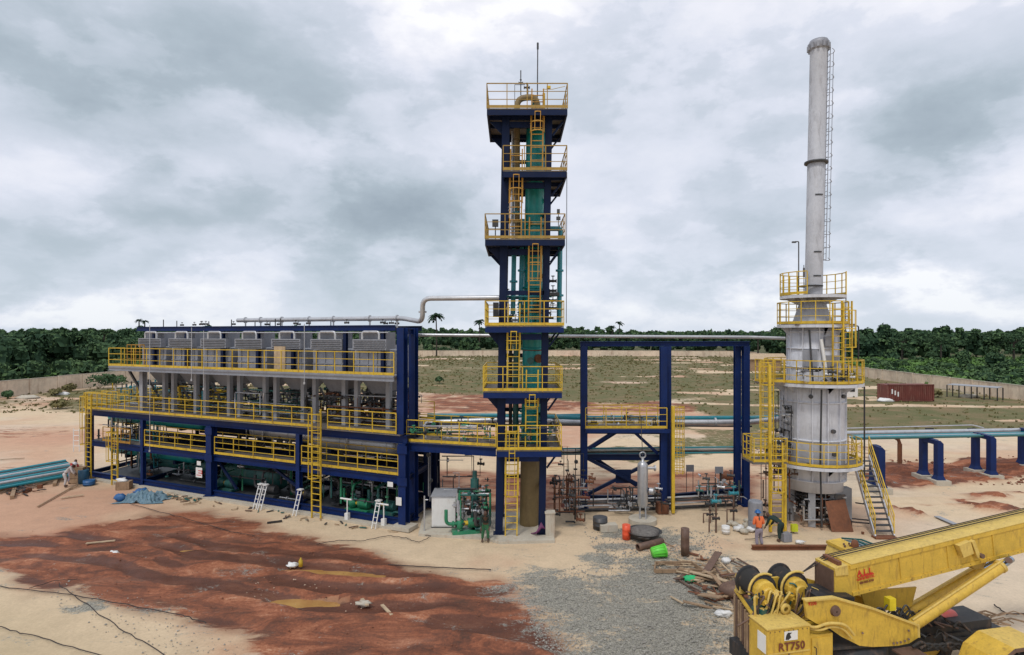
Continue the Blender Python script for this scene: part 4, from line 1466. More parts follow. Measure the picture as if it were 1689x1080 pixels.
clutter('pipework', 'thin pipes, valves and instruments on the upper deck beneath the left coolers', bx(us[0] + .6, us[2], 1.0, 4.8, Z2 + .1, 6.7) , 120, 7, [dkgrey, silver, yellow, tealp, darkm], L(us[0], .6, Z2), .018, .07, 22)
clutter('pipework', 'thin pipes, valves and instruments on the upper deck beneath the middle coolers', bx(us[2] + .2, us[3], 1.0, 4.8, Z2 + .1, 6.7) , 110, 8, [dkgrey, silver, darkm, tealdk], L(us[2], .6, Z2), .018, .055, 14)
clutter('pipework', 'thin pipes, valves and instruments on the upper deck beneath the right coolers', bx(us[3] + .2, us[4] - .5, 1.0, 4.8, Z2 + .1, 6.7) , 110, 9, [dkgrey, silver, darkm, rust], L(us[3], .6, Z2), .018, .055, 14)
# signs on the steel
t_ = thing('notice_sign', 'white notice with red print on the module near the wide middle column', 'sign', L(U(329), -.02, 1.45))
part('panel', MB().box(L(U(329), -.04, 1.5), (.55, .02, .62), ang), white, t_)
part('red_print', MB().box(L(U(331), -.055, 1.62), (.3, .006, .05), ang).box(L(U(331), -.055, 1.48), (.3, .006, .05), ang).box(L(U(329), -.055, 1.34), (.4, .006, .04), ang).box(L(U(334), -.055, 1.54), (.05, .006, .25), ang), redprint, t_)
for (px, z, lab) in ((330, 2.1, 'small white plate above the white notice on the module'), (645, 2.28, 'small white plate on the beam left of the big corner column'), (659, 1.45, 'white plate on the right corner column of the module')):
    solo('plate', MB().box(L(U(px), -.10, z), (.34, .02, .26 if px != 659 else .42), ang), white, lab, 'sign', L(U(px), -.10, z))
# white access steps standing against the skid
for (px, lab) in ((432, 'left of the two white step ladders leaning on the module'), (440, 'right of the two white step ladders leaning on the module'), (497, 'white step ladder beside the tall yellow caged ladder'), (626, 'white step ladder in front of the green pumps')):
    p = L(U(px), -.1, 1.35)
    b = L(U(px) - .05, -.62, 0)
    t_ = thing('step_ladder', lab, 'ladder', b)
    s = UD * .12
    for sg in (-1, 1): part('rail', MB().bar(b + s * sg, p + s * sg, .04, .04), white, t_)
    mb = None
    for k in range(1, 5): part('rung', MB().bar(b - s + (p - b) * k / 5, b + s + (p - b) * k / 5, .03, .03), white, t_)
    part('platform', MB().box(p, (.3, .25, .05), ang), white, t_)
for (px, lab) in ((575, 'white bracket lamp post before the left green pump'), (635, 'white bracket post before the right green pump')):
    p = L(U(px), -.15, 0)
    mb = MB().cyl(p, p + Vector((0, 0, 1.2)), .035, 6).cyl(p + Vector((0, 0, 1.2)) - UD * .45, p + Vector((0, 0, 1.2)) + UD * .3, .05, 6).box(p + Vector((0, 0, .25)), (.22, .2, .4), ang)
    solo('bracket_post', mb, white, lab, 'post', p)
# concrete edge below the skid
solo('footing', MB().bar(L(us[0] + 1, .1, .03), L(us[-1] + .4, .1, .03), .8, .16), concrete, 'pale concrete strip under the front edge of the module', 'footing', L(us[0], .1, 0))
solo('footing', MB().box(L(us[-1] + .1, .05, .12), (1.1, .9, .2), ang), concrete, 'concrete pad under the big right corner column of the module', 'footing', L(us[-1], .1, 0))
# ------------------------------------------------------------------ bridge deck between module and tower
br = thing('bridge_deck', 'blue bridge platform with yellow railings linking module and tower', 'walkway', G(672, 872))
bl, bl2 = PX(671, 30.4, 4.5), PX(818, 28.95, 4.5)
bk = Vector((.3, 2.0, 0))
deck(br, [bl, bl2, bl2 + bk, bl + bk], 4.5, .05)
beam(br, bl - Vector((0, -.1, .28)), bl2 - Vector((0, -.1, .28)), .42, .2, blue)
beam(br, bl + bk - Vector((0, .1, .28)), bl2 + bk - Vector((0, .1, .28)), .42, .2, navy)
railing(br, [bl, bl2], h=1.15, spacing=1.0)
railing(br, [bl + bk, bl2 + bk], h=1.15, spacing=1.0)
tb = lambda x0, x1, y0, y1, z0, z1: (lambda a, b, c: Vector((x0 + (x1 - x0) * a, y0 + (y1 - y0) * b, z0 + (z1 - z0) * c)))
clutter('pipework', 'valves and thin pipes on the bridge platform beside the tower', tb(-5.2, -.9, 29.6, 31.2, 4.55, 5.5), 34, 21, [dkgrey, silver, darkm, greenp], (-3, 30, 4.5), .018, .05, 10)
clutter('pipework', 'thin vertical pipes hanging below the bridge platform', tb(-4.6, -1.2, 30.2, 32, 1.0, 4.2), 16, 22, [dkgrey, darkm, silver], (-3, 30, 3), .015, .035, 2)

# ------------------------------------------------------------------ green distillation tower in its blue frame
TD = 28.9
tw = thing('column_tower', 'tall blue steel tower with six yellow railed platforms around the green vessel', 'tower', G(860, 886))
lean = lambda z: 0.36 * z / 21.2
TXL, TXR, TB = -0.66, 1.50, 31.9
for (xx, yy, w) in ((TXL, TD + .2, .38), (TXR, TD + .2, .34), (TXL + .05, TB, .32), (TXR, TB, .32)):
    column(tw, (xx, yy, 0), 0.1, 21.1, w, navy if yy > 30 else navy, (0, -1, 0), top=(xx + .36 * .995, yy, 0))
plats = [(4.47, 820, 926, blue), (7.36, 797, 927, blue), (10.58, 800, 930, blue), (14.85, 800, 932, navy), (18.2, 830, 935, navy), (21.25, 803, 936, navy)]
PF, PB = 28.25, 32.3
for i, (z, a, b, m) in enumerate(plats):
    x0, x1 = PX(a, PF).x, PX(b, PF).x
    rust_r = (x1 - .75)
    deck(tw, [(x0, PF), (x1, PF), (x1, PB), (x0, PB)], z, .05)
    mb = MB()
    fz = z - .20
    fh = .26
    part('fascia', MB().bar((x0, PF + .04, fz), (x1, PF + .04, fz), .08, fh), m, tw)
    part('fascia', MB().bar((x0 + .04, PF + .1, fz), (x0 + .04, PB - .1, fz), .08, fh), m, tw)
    part('fascia', MB().bar((x1 - .04, PF + .1, fz), (x1 - .04, PB - .1, fz), .08, fh), rust if i in (1,) else m, tw)
    part('fascia', MB().bar((x0, PB - .04, fz), (x1, PB - .04, fz), .08, fh), m, tw)
    dx = lean(z)
    for yy in (TD + .2, TB - .3):
        if x0 < TXL + dx - .4:
            part('bracket', MB().extrude([(x0 + .1, yy, z - .34), (TXL + dx - .2, yy, z - .34), (TXL + dx - .2, yy, z - 1.0)], (0, .05, 0)), navy, tw)
        if x1 > TXR + dx + .4:
            part('brace', MB().bar((x1 - .15, yy, z - .34), (TXR + dx + .18, yy, z - 1.05), .09, .09), navy, tw)
    for yy in (TD + .2, 30.3, TB):
        part('joist', MB().bar((x0 + .1, yy, z - .17), (x1 - .1, yy, z - .17), .10, .2), navy, tw)
    part('front_tie', MB().bar((TXL + dx + .2, TD + .1, z - .55), (TXR + dx - .2, TD + .1, z - .55), .12, .3), m, tw)
    rm = yellow if i < 3 else dullrail
    railing(tw, [(x0, PF, z), (x1, PF, z), (x1, PB, z), (x0, PB, z)], rm, 1.22, 1.05, closed=True, r=.028)
# ties and knee braces between platforms
for z in (2.3, 6.0, 9.0, 12.2, 16.4, 19.7):
    dx = lean(z)
    for yy in (TB,):
        part('tie', MB().bar((TXL + dx + .15, yy, z), (TXR + dx - .15, yy, z), .12, .2), navy, tw)
    for xx in (TXL, TXR):
        part('tie', MB().bar((xx + dx, TD + .4, z), (xx + dx, TB - .2, z), .1, .2), navy, tw)
part('tie', MB().bar((TXL + .4, TD + .1, 12.25), (TXR + .1, TD + .1, 12.25), .14, .22), navy, tw)
for (z0, z1) in ((4.9, 7.0), (7.6, 10.2), (11, 14.4), (15.3, 17.8), (18.6, 20.8)):
    for xx in (TXL, TXR):
        part('brace', MB().bar((xx + lean(z0), TD + .4, z0), (xx + lean(z1), TB - .2, z1), .09, .09), navy, tw)
# ladders between platforms: bottom to top
LD = 28.72
for (px0, px1, z0, z1, cg, mt) in ((843, 845, 0.12, 5.6, (2.2, 5.4), yellow), (876, 878, 4.5, 8.4, (6.6, 7.2), yellow), (846, 848, 7.4, 11.7, (9.4, 10.3), yellow),
                                   (881, 883, 10.6, 16.0, (12.8, 14.6), orange), (850, 852, 14.9, 19.4, (16.7, 18.0), orange), (885, 887, 18.2, 22.4, (20.2, 21.1), orange)):
    ladder(tw, PX(px0, LD, z0), PX(px1, LD, z1), .58, (0, -1, 0), mt, cg)
# vessel
vx, vy, r0 = 0.90, 30.5, .50
vl = lambda z: Vector((vx + lean(z), vy, z))
ves = thing('distillation_column', 'slender teal distillation column with tan lower skirt inside the tower', 'vessel', vl(0))
axv = Vector((.36, 0, 21.2)).normalized()


def vseg(z0, z1, r, mat, name, n=26):
    return part(name, MB().lathe(vl(z0), [(r * .98, 0), (r, .03), (r, (z1 - z0) - .03), (r * .98, (z1 - z0))], n, axv), mat, ves)


vseg(.1, 4.3, .50, tan, 'skirt')
vseg(4.3, 9.4, .50, teal, 'shell')
vseg(9.4, 15.9, .52, teal, 'shell')
vseg(15.9, 21.6, .50, teal, 'shell')
part('top_head', MB().lathe(vl(21.6), [(.50, 0), (.46, .18), (.32, .33), (.15, .4), (.13, .7), (.22, .72), (.22, .8), (.01, .82)], 20, axv), teal, ves)
for z in (4.3, 6.1, 9.4, 12.6, 15.9, 18.3, 21.6):
    part('flange_ring', MB().lathe(vl(z), [(.5, -.06), (.6, -.05), (.6, .05), (.5, .06)], 24, axv), teal if z > 5 else tan, ves)
part('red_band', MB().lathe(vl(9.35), [(.512, -.05), (.515, -.04), (.515, .1), (.512, .12)], 24, axv), redm, ves)
mb = MB()
for k, z in enumerate((5.4, 8.8, 11.4, 13.2, 17.2, 20.3)):
    c = vl(z)
    a = -2.2 + k * .5
    d = Vector((math.cos(a), math.sin(a), 0))
    mb.cyl(c + d * .45, c + d * .72, .11, 8); bolt_flange(mb, c + d * .74, .18, d, .03)
part('nozzle', mb, tealdk, ves)
# side manway and rusty patch piece
part('manway', MB().cyl(vl(8.9) + Vector((.3, -.42, 0)), vl(8.9) + Vector((.36, -.62, 0)), .22, 14), rust, ves)
# risers beside the vessel
GRT = 'vertical pipes inside the tower'
def vp(name, px0, z0, px1, z1, D, r, mat, lab, extra=()):
    pipe(name, [PX(px0, D, z0), PX(px1, D, z1)] + list(extra), r, mat, lab, GRT, flanges=[PX(px0, D, z0) * .5 + PX(px1, D, z1) * .5])
vp('riser_pipe', 846, 11.2, 848, 14.6, 29.9, .13, tealp, 'teal riser pipe left of the ladder between third and fourth platforms')
vp('riser_pipe', 858, 10.8, 862, 16.2, 30.2, .12, tealp, 'teal riser close to the vessel behind the rusty ladder')
vp('riser_pipe', 853, 15, 853, 21, 30.4, .16, tan, 'tan insulated riser running up to the top platform')
vp('riser_pipe', 845, 14.9, 846, 21, 30.8, .09, silver, 'thin silver riser beside the left tower column near the top')
vp('riser_pipe', 850, 4.6, 852, 9.9, 30.6, .16, tealdk, 'dark green riser left of the vessel on the lower platforms')
vp('riser_pipe', 842, 4.6, 842, 11.2, 31.0, .10, darkm, 'black riser next to the left column at the lower platforms')
pipe('overhead_vapour_pipe', [PX(852, 30.2, 20.4), PX(853, 30.2, 22.55), PX(885, 30.2, 22.6), PX(886, 30.4, 21.9)], .16, tan, 'tan inverted-U vapour pipe arching over the column top', flanges=[PX(852.6, 30.2, 21.8), PX(886, 30.4, 22.1)], bend=.5)
mb = MB().cyl(PX(870, 30.2, 22.7), PX(870, 30.2, 23.25), .05, 8)
valve_mb(mb, PX(869, 30.2, 23.1), .14)
mb.tube([PX(849, 30.2, 21.4), PX(849, 30.2, 23.25), PX(866, 30.2, 23.25)], .02, 5)
mb.tube([PX(859, 30.2, 22.7), PX(859, 30.2, 24.0)], .03, 5)
valve_mb(mb, PX(859, 30.2, 23.35), .1)
solo('vent_valve_assembly', mb, dkgrey, 'small dark valves and vent stub standing on the tower top', 'valve', PX(870, 30.2, 22.7))
mb = MB().tube([PX(886, 31.4, 21.3), PX(887, 31.4, 26.0)], .035, 6).cyl(PX(887, 31.4, 25.7), PX(887, 31.4, 26.05), .055, 6)
solo('lightning_rod', mb, dkgrey, 'tall thin lightning rod on the tower top', 'lightning rod', PX(886, 31.4, 21.3))
solo('level_instrument', MB().tube([PX(895, 29, 22.5), PX(911, 29, 22.5), PX(932, 28.3, 22.35)], .015, 4).box(PX(905, 29, 22.6), (.2, .1, .12)).cyl(PX(897, 29.5, 21.3), PX(897, 29.5, 22.5), .07, 8), yellow, 'small arm and yellow post at the right of the tower top', 'instrument', PX(895, 29, 21.3))
pipe('drain_line', [PX(935, 28.2, 18.1), PX(934, 28.2, 10.7)], .018, dkgrey, 'thin grey drain line down the right edge of the tower', n=5)
pipe('side_pipe', [PX(902, 30.2, 15.7), PX(925, 30.2, 15.7), PX(924, 30.2, 15.0), PX(922, 30.2, 10.8)], .13, tealp, 'teal side pipe dropping on the right outside of the tower', flanges=[PX(923, 30.2, 13.5), PX(923, 30.2, 12.2)], bend=.2)
mb = MB()
for z in (12.4, 12.9, 11.9, 11.5): valve_mb(mb, PX(912, 29.6, z), .17)
mb.box(PX(914, 29.2, 12.2), (.5, .4, .16))
solo('control_valve', mb, darkm, 'cluster of dark valves on the right of the third platform', 'valve', PX(912, 29.6, 11.5))
solo('lamp_box', MB().box(PX(921, 28.5, 16.25), (.14, .12, .2)).box(PX(921, 28.5, 15.9), (.2, .15, .16)).cyl(PX(921, 28.5, 14.9), PX(921, 28.5, 16.2), .02, 5), dkgrey, 'small floodlight on the right rail of the fourth platform', 'lamp', PX(921, 28.5, 14.9))
solo('junction_box', MB().box(PX(817, 28.7, 15.7), (.3, .18, .34)).cyl(PX(817, 28.7, 14.9), PX(817, 28.7, 15.6), .03, 5), dkgrey, 'grey junction box at the left rail of the fourth platform', 'junction box', PX(817, 28.7, 14.9))
solo('junction_box', MB().box(PX(818, 28.7, 11.4), (.28, .2, .7)), darkm, 'black box at the left end of the third platform', 'junction box', PX(818, 28.7, 10.6))
clutter('pipework', 'valves and small pipes on the lowest tower platform', tb(.2, 2.3, 28.5, 31.5, 4.55, 5.6), 30, 23, [dkgrey, darkm, silver, tealdk], (1, 29, 4.5), .018, .05, 8)
clutter('pipework', 'small dark pipes crowding the third tower platform', tb(-.6, 2.2, 29.3, 31.5, 10.7, 12.4), 26, 24, [darkm, tealp, dkgrey, silver], (1, 29, 10.6), .02, .06, 7)
clutter('pipework', 'thin pipes on the fourth tower platform', tb(-.3, 1.5, 29.6, 31.5, 14.9, 16.8), 12, 25, [darkm, tealp, silver], (1, 29, 14.9), .02, .06, 3)
# purple hose at the foot
mb = MB()
for k in range(7):
    mb.tube([PX(876 + k * 2, 29.0, .15), PX(884 + k * 1.5, 28.6, .28 + .05 * k), PX(893 + k, 28.8, .75 - .05 * k)], .022, 5)
solo('hose_bundle', mb, paint('purple hose', (.16, .04, .12), .5), 'purple and pink hoses draped at the foot of the tower', 'hose', PX(880, 29, .1))
# slab and things below the bridge
solo('plinth', MB().prism([tuple(G(690, 884)[:2]), tuple(G(800, 890)[:2]), tuple(G(824, 897)[:2]), tuple(G(915, 895)[:2]), tuple(G(908, 850)[:2]), tuple(G(700, 845)[:2])], -.1, .12), concrete, 'low pale concrete slab under the tower foot and white cabinet', 'slab', G(800, 890))
solo('pedestal', MB().box(PX(907, 28.9, .65), (.45, .45, 1.15)).box(PX(907, 28.9, 1.25), (.52, .52, .06)), concrete, 'square cream pedestal at the right foot of the tower', 'pedestal', PX(907, 28.9, 0.1))
c = G(729, 876)
t_ = thing('control_cabinet', 'large white equipment cabinet below the bridge platform', 'cabinet', c)
part('body', MB().box(c + Vector((.1, .9, .95)), (1.3, 1.5, 1.55)), white, t_)
part('lid', MB().box(c + Vector((.1, .9, 1.75)), (1.4, 1.6, .06)), concgrey, t_)
part('door', MB().box(c + Vector((.1, .13, .95)), (1.16, .03, 1.4)), white, t_)
part('foot_frame', MB().box(c + Vector((.1, .9, .12)), (1.34, 1.5, .12)), dkgrey, t_)
clutter('pipework', 'dark pumps and piping crowded between white cabinet and tower', tb(-2.9, -1.1, 28.9, 30.2, .2, 2.2), 46, 26, [darkm, dkgrey, greenp, tealdk, silver], (-2, 29.3, .1), .025, .075, 12)
pump(PX(770, 29.2, .12), .2, 'green pump between the white cabinet and the tower')
pump(PX(792, 29.8, .12), 1.4, 'dark pump beside the left foot of the tower', dkgrey)
mb = MB().cyl(PX(783, 30.2, .1), PX(783, 30.2, 2.6), .22, 12).cyl(PX(783, 30.2, 2.6), PX(783, 30.2, 3.0), .12, 10)
solo('vertical_drum', mb, tealdk, 'slim dark green vertical drum left of the tower foot', 'vessel', PX(783, 30.2, .1))
clutter('pipework', 'rusty red pipes and valves right of the tower foot', tb(1.95, 4.2, 30, 32, .1, 2.6), 26, 27, [rust, darkm, redm, dkgrey], (3, 31, .1), .02, .05, 7)
clutter('pipework', 'tall thin pipes between tower and pipe rack', tb(2.2, 4.0, 30, 33, .5, 4.2), 12, 28, [dkgrey, darkm, silver], (3, 31, 1), .014, .03, 3)
solo('post', MB().cyl(G(700, 879), G(700, 879) + Vector((0, 0, 1.9)), .04, 6).cyl(G(700, 879) + Vector((0, 0, 1.7)), G(706, 879) + Vector((0, 0, 1.7)), .03, 6), silver, 'thin grey post left of the white cabinet', 'post', G(700, 879))

# ------------------------------------------------------------------ blue pipe rack between tower and furnace
RD, RB = 33.6, 36.6
rk = thing('pipe_rack', 'open blue pipe rack frame between the tower and the furnace', 'steel structure', PX(963, RD))
ZR = 9.75
cl = [(963, RD, .38), (1094, RD - .4, .36), (1101, RD + .3, .36), (1216, RD + .9, .34), (1230, RD + .5, .36)]
for (px, D, w) in cl:
    column(rk, PX(px, D), 0.02, ZR - .3, w, blue)
pR = lambda px, D, z: PX(px, D, z)
beam(rk, pR(957, RD, ZR - .15), pR(1236, RD + .5, ZR - .15), .28, .3, blue)
beam(rk, pR(963, RD + .2, 4.55), pR(1100, RD, 4.55), .42, .2, blue)
beam(rk, pR(968, RD, 3.0), pR(1088, RD, 3.0), .34, .22, navy)
beam(rk, pR(968, RD, .62), pR(1088, RD, .62), .3, .22, navy)
beam(rk, pR(1108, RD, .7), pR(1226, RD + .6, .9), .3, .2, navy)
brace(rk, pR(970, RD, 3.5), pR(1010, RD, 4.4), .18, blue); brace(rk, pR(974, RD + 1, 3.3), pR(1022, RD + 1, 4.4), .16, navy)
brace(rk, pR(1048, RD, 4.4), pR(1085, RD, 3.2), .18, blue)
for (a, b, c_, d, D) in ((970, 2.9, 1086, .8, RD), (970, .8, 1086, 2.9, RD + .2), (974, 3.0, 1050, 1.2, RD + .5)):
    brace(rk, pR(a, D, b), pR(c_, D, d), .18, navy)
part('gusset_plate', MB().box(pR(1028, RD + .1, 1.85), (.9, .03, .8), 0), navy, rk)
deck(rk, [pR(966, RD - .9, 0), pR(1096, RD - .9, 0), pR(1096, RD + .5, 0), pR(966, RD + .5, 0)], 4.8, .05)
part('edge_beam', MB().bar(pR(966, RD - .88, 4.66), pR(1110, RD - .88, 4.66), .06, .22), blue, rk)
railing(rk, [pR(966, RD - .9, 4.8), pR(1100, RD - .9, 4.8)], h=1.18, spacing=1.05)
railing(rk, [pR(966, RD + .45, 4.8), pR(1085, RD + .45, 4.8)], h=1.18, spacing=1.05)
part('tall_yellow_post', MB().bar(pR(1110, RD - 1.0, .05), pR(1110, RD - 1.0, 6.1), .17, .2, (0, -1, 0)), yellow, rk)
# caged ladder beside the yellow post
cb = MB()
for k in range(13):
    z = 2.3 + k * .31
    c = pR(1119, RD - .7, z)
    for i in range(8):
        t0, t1 = math.pi * 2 * i / 8, math.pi * 2 * (i + 1) / 8
        cb.bar(c + Vector((.33 * math.cos(t0), .33 * math.sin(t0), 0)), c + Vector((.33 * math.cos(t1), .33 * math.sin(t1), 0)), .02, .035)
for i in range(6):
    t0 = math.pi * 2 * i / 6
    o_ = Vector((.33 * math.cos(t0), .33 * math.sin(t0), 0))
    cb.bar(pR(1119, RD - .7, 2.2) + o_, pR(1119, RD - .7, 6.05) + o_, .03, .03)
part('safety_cage', cb, yellow, rk)
# pipes crossing everywhere behind
GP2 = 'long pipes on the rack behind the plant'
DD = 36.2
pipe('rack_pipe', [PY(668, 552, 36), PY(905, 554, 35), PY(1240, 556, 35), PY(1295, 558, 34.6)], .10, silver, 'thin pale pipe along the very top of the blue pipe rack', GP2)
solo('pipe_bank', pipe_mb([PY(705, 685, DD), PY(828, 685, DD), PY(960, 689, DD), PY(1240, 689, DD), PY(1292, 687, 35)], .13, 10), tealp, 'teal pipe running behind the tower above the thick silver pipe', 'pipe', PY(705, 685, DD), GP2)
pipe('rack_pipe', [PY(700, 697, DD - .3), PY(828, 692, DD - .3), PY(960, 697, DD - .3), PY(1240, 696, DD - .3), PY(1296, 690, 34)], .17, silver, 'thick silver pipe crossing behind tower and blue rack', GP2, flanges=[PY(1000, 697, DD - .3), PY(1180, 696, DD - .3)])
pipe('rack_pipe', [PY(703, 702, DD - .8), PY(828, 700, DD - .8), PY(1240, 703, DD - .8)], .06, darkm, 'thin dark pipe just under the thick silver pipe', GP2)
pipe('rack_pipe', [PY(716, 690, DD + .3), PY(960, 685, DD + .3)], .12, tealp, 'second teal pipe behind the first, left of the tower', GP2)
for k, (yy, mt, r_) in enumerate(((740, tealp, .05), (743, silver, .045), (746, darkm, .05), (749, tealp, .055))):
    pipe('low_rack_pipe', [PY(912, yy, 34.2), PY(1224, yy + 1 - 4, 35.0)], r_, mt, ['topmost teal line', 'pale line second from top', 'black line third from top', 'lowest teal line'][k] + ' of the thin lower pipe bank behind the blue rack', GP2)
for k, (yy, mt, r_) in enumerate(((819, silver, .06), (824, dkgrey, .07), (829, silver, .05), (836, darkm, .09))):
    pipe('ground_pipe', [PY(930, yy + 6, 33.0), PY(1095, yy + 2, 33.2), PY(1215, yy - 4, 33.9)], r_, mt, ['highest silver', 'upper dark', 'lower silver', 'lowest black'][k] + ' pipe of the ground-level bank at the foot of the blue rack', 'ground-level pipes at the rack foot')
clutter('pipework', 'small valves and lines at the left foot of the blue rack', tb(2.6, 4.6, 31.5, 33.2, .2, 2.4), 22, 31, [rust, darkm, silver], (3.5, 32, .2), .015, .045, 6)
clutter('pipework', 'valves around the grey vertical vessel', tb(5.4, 8.6, 32, 33.2, .2, 1.6), 30, 32, [darkm, dkgrey, silver, brownm], (7, 32, .2), .02, .06, 9)
clutter('pipework', 'valves and lines at the right foot of the blue rack', tb(10.6, 13.4, 32.6, 34.2, .3, 2.0), 34, 33, [darkm, dkgrey, silver, tealdk], (12, 33, .2), .018, .06, 9)
clutter('pipework', 'piping on the blue rack platform above the braces', tb(4.6, 8.6, 32.9, 33.9, 4.85, 5.5), 18, 34, [darkm, dkgrey, silver], (6, 33, 4.8), .018, .05, 5)

# grey vertical vessel
c = G(1060, 862)
t_ = thing('vertical_drum', 'grey vertical filter drum standing on round concrete pad', 'vessel', c)
part('pad', MB().cyl(c + Vector((0, 0, -.05)), c + Vector((0, 0, .25)), .75, 20), concrete, t_)
part('shell', MB().lathe(c + Vector((0, 0, 1.05)), [(.02, -.25), (.2, -.2), (.28, 0), (.28, 2.0), (.26, 2.12), (.16, 2.24), (.07, 2.28), (.07, 2.5)], 16), silver, t_)
part('base_shell', MB().lathe(c + Vector((0, 0, .95)), [(.22, 0), (.24, .05), (.24, .9), (.29, 1.0)], 16), silver, t_)
for k in range(4):
    a = .6 + k * math.pi / 2
    part('leg', MB().bar(c + Vector((.22 * math.cos(a), .22 * math.sin(a), .25)), c + Vector((.2 * math.cos(a), .2 * math.sin(a), 1.2)), .07, .07), silver, t_)
part('lifting_ring', MB().lathe(c + Vector((0, 0, 3.65)), [(.16, -.03), (.2, 0), (.16, .03), (.12, 0), (.16, -.03)], 12, (0, 1, 0)), silver, t_)
part('side_nozzle', MB().cyl(c + Vector((.2, 0, 2.95)), c + Vector((.65, 0, 2.95)), .08, 8).cyl(c + Vector((.62, 0, 2.95)), c + Vector((.7, 0, 2.95)), .16, 10), silver, t_)
part('side_flange', MB().cyl(c + Vector((.35, -.1, 1.75)), c + Vector((.55, -.2, 1.75)), .18, 12), silver, t_)
pipe('thin_riser', [c + Vector((0, 0, 3.6)), c + Vector((-.1, 0, 5.8))], .02, dkgrey, 'thin line rising from the top of the grey vertical drum', n=5)

# ------------------------------------------------------------------ furnace with stack
FX, FY = 16.48, 31.6
FC = lambda z, dx=0.0, dy=0.0: Vector((FX + dx, FY + dy, z))
fu = thing('furnace', 'tall grey cylindrical furnace with slender stack and yellow ringed platforms', 'furnace', FC(0))
R1 = 1.58
prof = lambda ps: ps
part('radiant_shell', MB().lathe(FC(0), [(.4, 1.75), (R1 * .93, 1.8), (R1 * .95, 2.35), (R1, 2.4), (R1, 7.3), (R1 * .98, 7.42), (1.2, 7.45)], 44), grey, fu)
part('convection_shell', MB().lathe(FC(0), [(1.22, 7.46), (1.22, 10.62), (1.1, 10.66)], 36), grey, fu)
part('cone', MB().lathe(FC(0), [(1.05, 10.67), (1.0, 10.8), (.55, 12.2), (.48, 12.3)], 32), stackm, fu)
sx = .42 / 14
stk = Vector((.30, 0, 14.2)).normalized()
part('stack', MB().lathe(FC(12.3, .06), [(.445, 0), (.445, 7.3), (.435, 7.31), (.43, 13.2), (.43, 13.9), (.38, 13.9)], 28, stk), stackm, fu)
part('stack_flange', MB().lathe(FC(12.3, .06), [(.47, 7.2), (.60, 7.22), (.60, 7.32), (.46, 7.34)], 28, stk), dkgrey, fu)
part('stack_cap', MB().lathe(FC(12.3, .06), [(.435, 13.4), (.52, 13.55), (.52, 13.8), (.46, 13.95), (.38, 13.95)], 22, stk), galv, fu)
for (z) in (9.0, 4.6, 5.9):
    part('stack_mark', MB().lathe(FC(12.3, .06), [(.474, z - 4.0 + .4), (.476, z - 4.0 + .47)], 8, stk, a0=-2.1, a1=-1.2), dkgrey, fu)
mb = MB()
for k in range(12):
    a = k * math.pi / 6
    c = FC(12.3, .06) + stk * 13.6 + Vector((math.cos(a) * .52, math.sin(a) * .52, 0))
    mb.box(c, (.12, .12, .3), a)
part('cap_lugs', mb, galv, fu)
# shell ribs: vertical stiffeners and rings, each piece apart
for k in range(14):
    a = k * 2 * math.pi / 14 + .2
    d = Vector((math.cos(a), math.sin(a), 0))
    part('vertical_rib', MB().bar(FC(2.45) + d * (R1 + .04), FC(7.25) + d * (R1 + .04), .06, .09, d), grey, fu)
for z in (2.4, 4.55, 6.55):
    part('ring_rib', MB().lathe(FC(z), [(R1, -.05), (R1 + .07, -.04), (R1 + .07, .04), (R1, .05)], 44), grey, fu)
for k in range(10):
    a = k * 2 * math.pi / 10 + .1
    d = Vector((math.cos(a), math.sin(a), 0))
    part('vertical_rib', MB().bar(FC(7.5) + d * 1.26, FC(10.55) + d * 1.26, .06, .08, d), grey, fu)
for z in (8.4, 9.4, 10.3):
    part('ring_rib', MB().lathe(FC(z), [(1.22, -.04), (1.29, -.03), (1.29, .03), (1.22, .04)], 36), grey, fu)
# inspection doors, header boxes
for (dx, z, w, h_) in ((-.7, 8.9, .7, .9), (.35, 8.75, .8, .6), (.2, 9.8, .5, .5)):
    part('access_panel', MB().box(FC(z, dx, -math.sqrt(max(.01, 1.25 ** 2 - dx * dx)) - .08), (w, .1, h_), dx * -.5 * -1), galv, fu)
for (dx, z) in ((.25, 5.1), (.3, 3.9), (-.8, 6.9), (.9, 6.9), (-.9, 3.3)):
    yy = -math.sqrt(R1 ** 2 - dx * dx)
    part('peep_door', MB().cyl(FC(z, dx, yy), FC(z, dx * 1.06, yy - .12), .11, 10), dkgrey, fu)
part('level_pipe', pipe_mb([FC(3.15, -.9, -R1 - .05), FC(3.15, .55, -R1 - .15), FC(3.25, .7, -R1 + .05)], .05, 6), darkm, fu)
part('down_pipe', pipe_mb([FC(7.3, -.42, -1.72), FC(3.4, -.50, -1.75), FC(.2, -.45, -1.8)], .045, 6), dkgrey, fu)
part('down_pipe', pipe_mb([FC(10.4, -.75, -1.12), FC(7.7, -.70, -1.4)], .045, 6), dkgrey, fu)
part('duct_pipe', pipe_mb([FC(9.9, -.25, -1.35), FC(8.3, -.05, -1.45), FC(7.7, .0, -1.4)], .09, 8), white, fu)
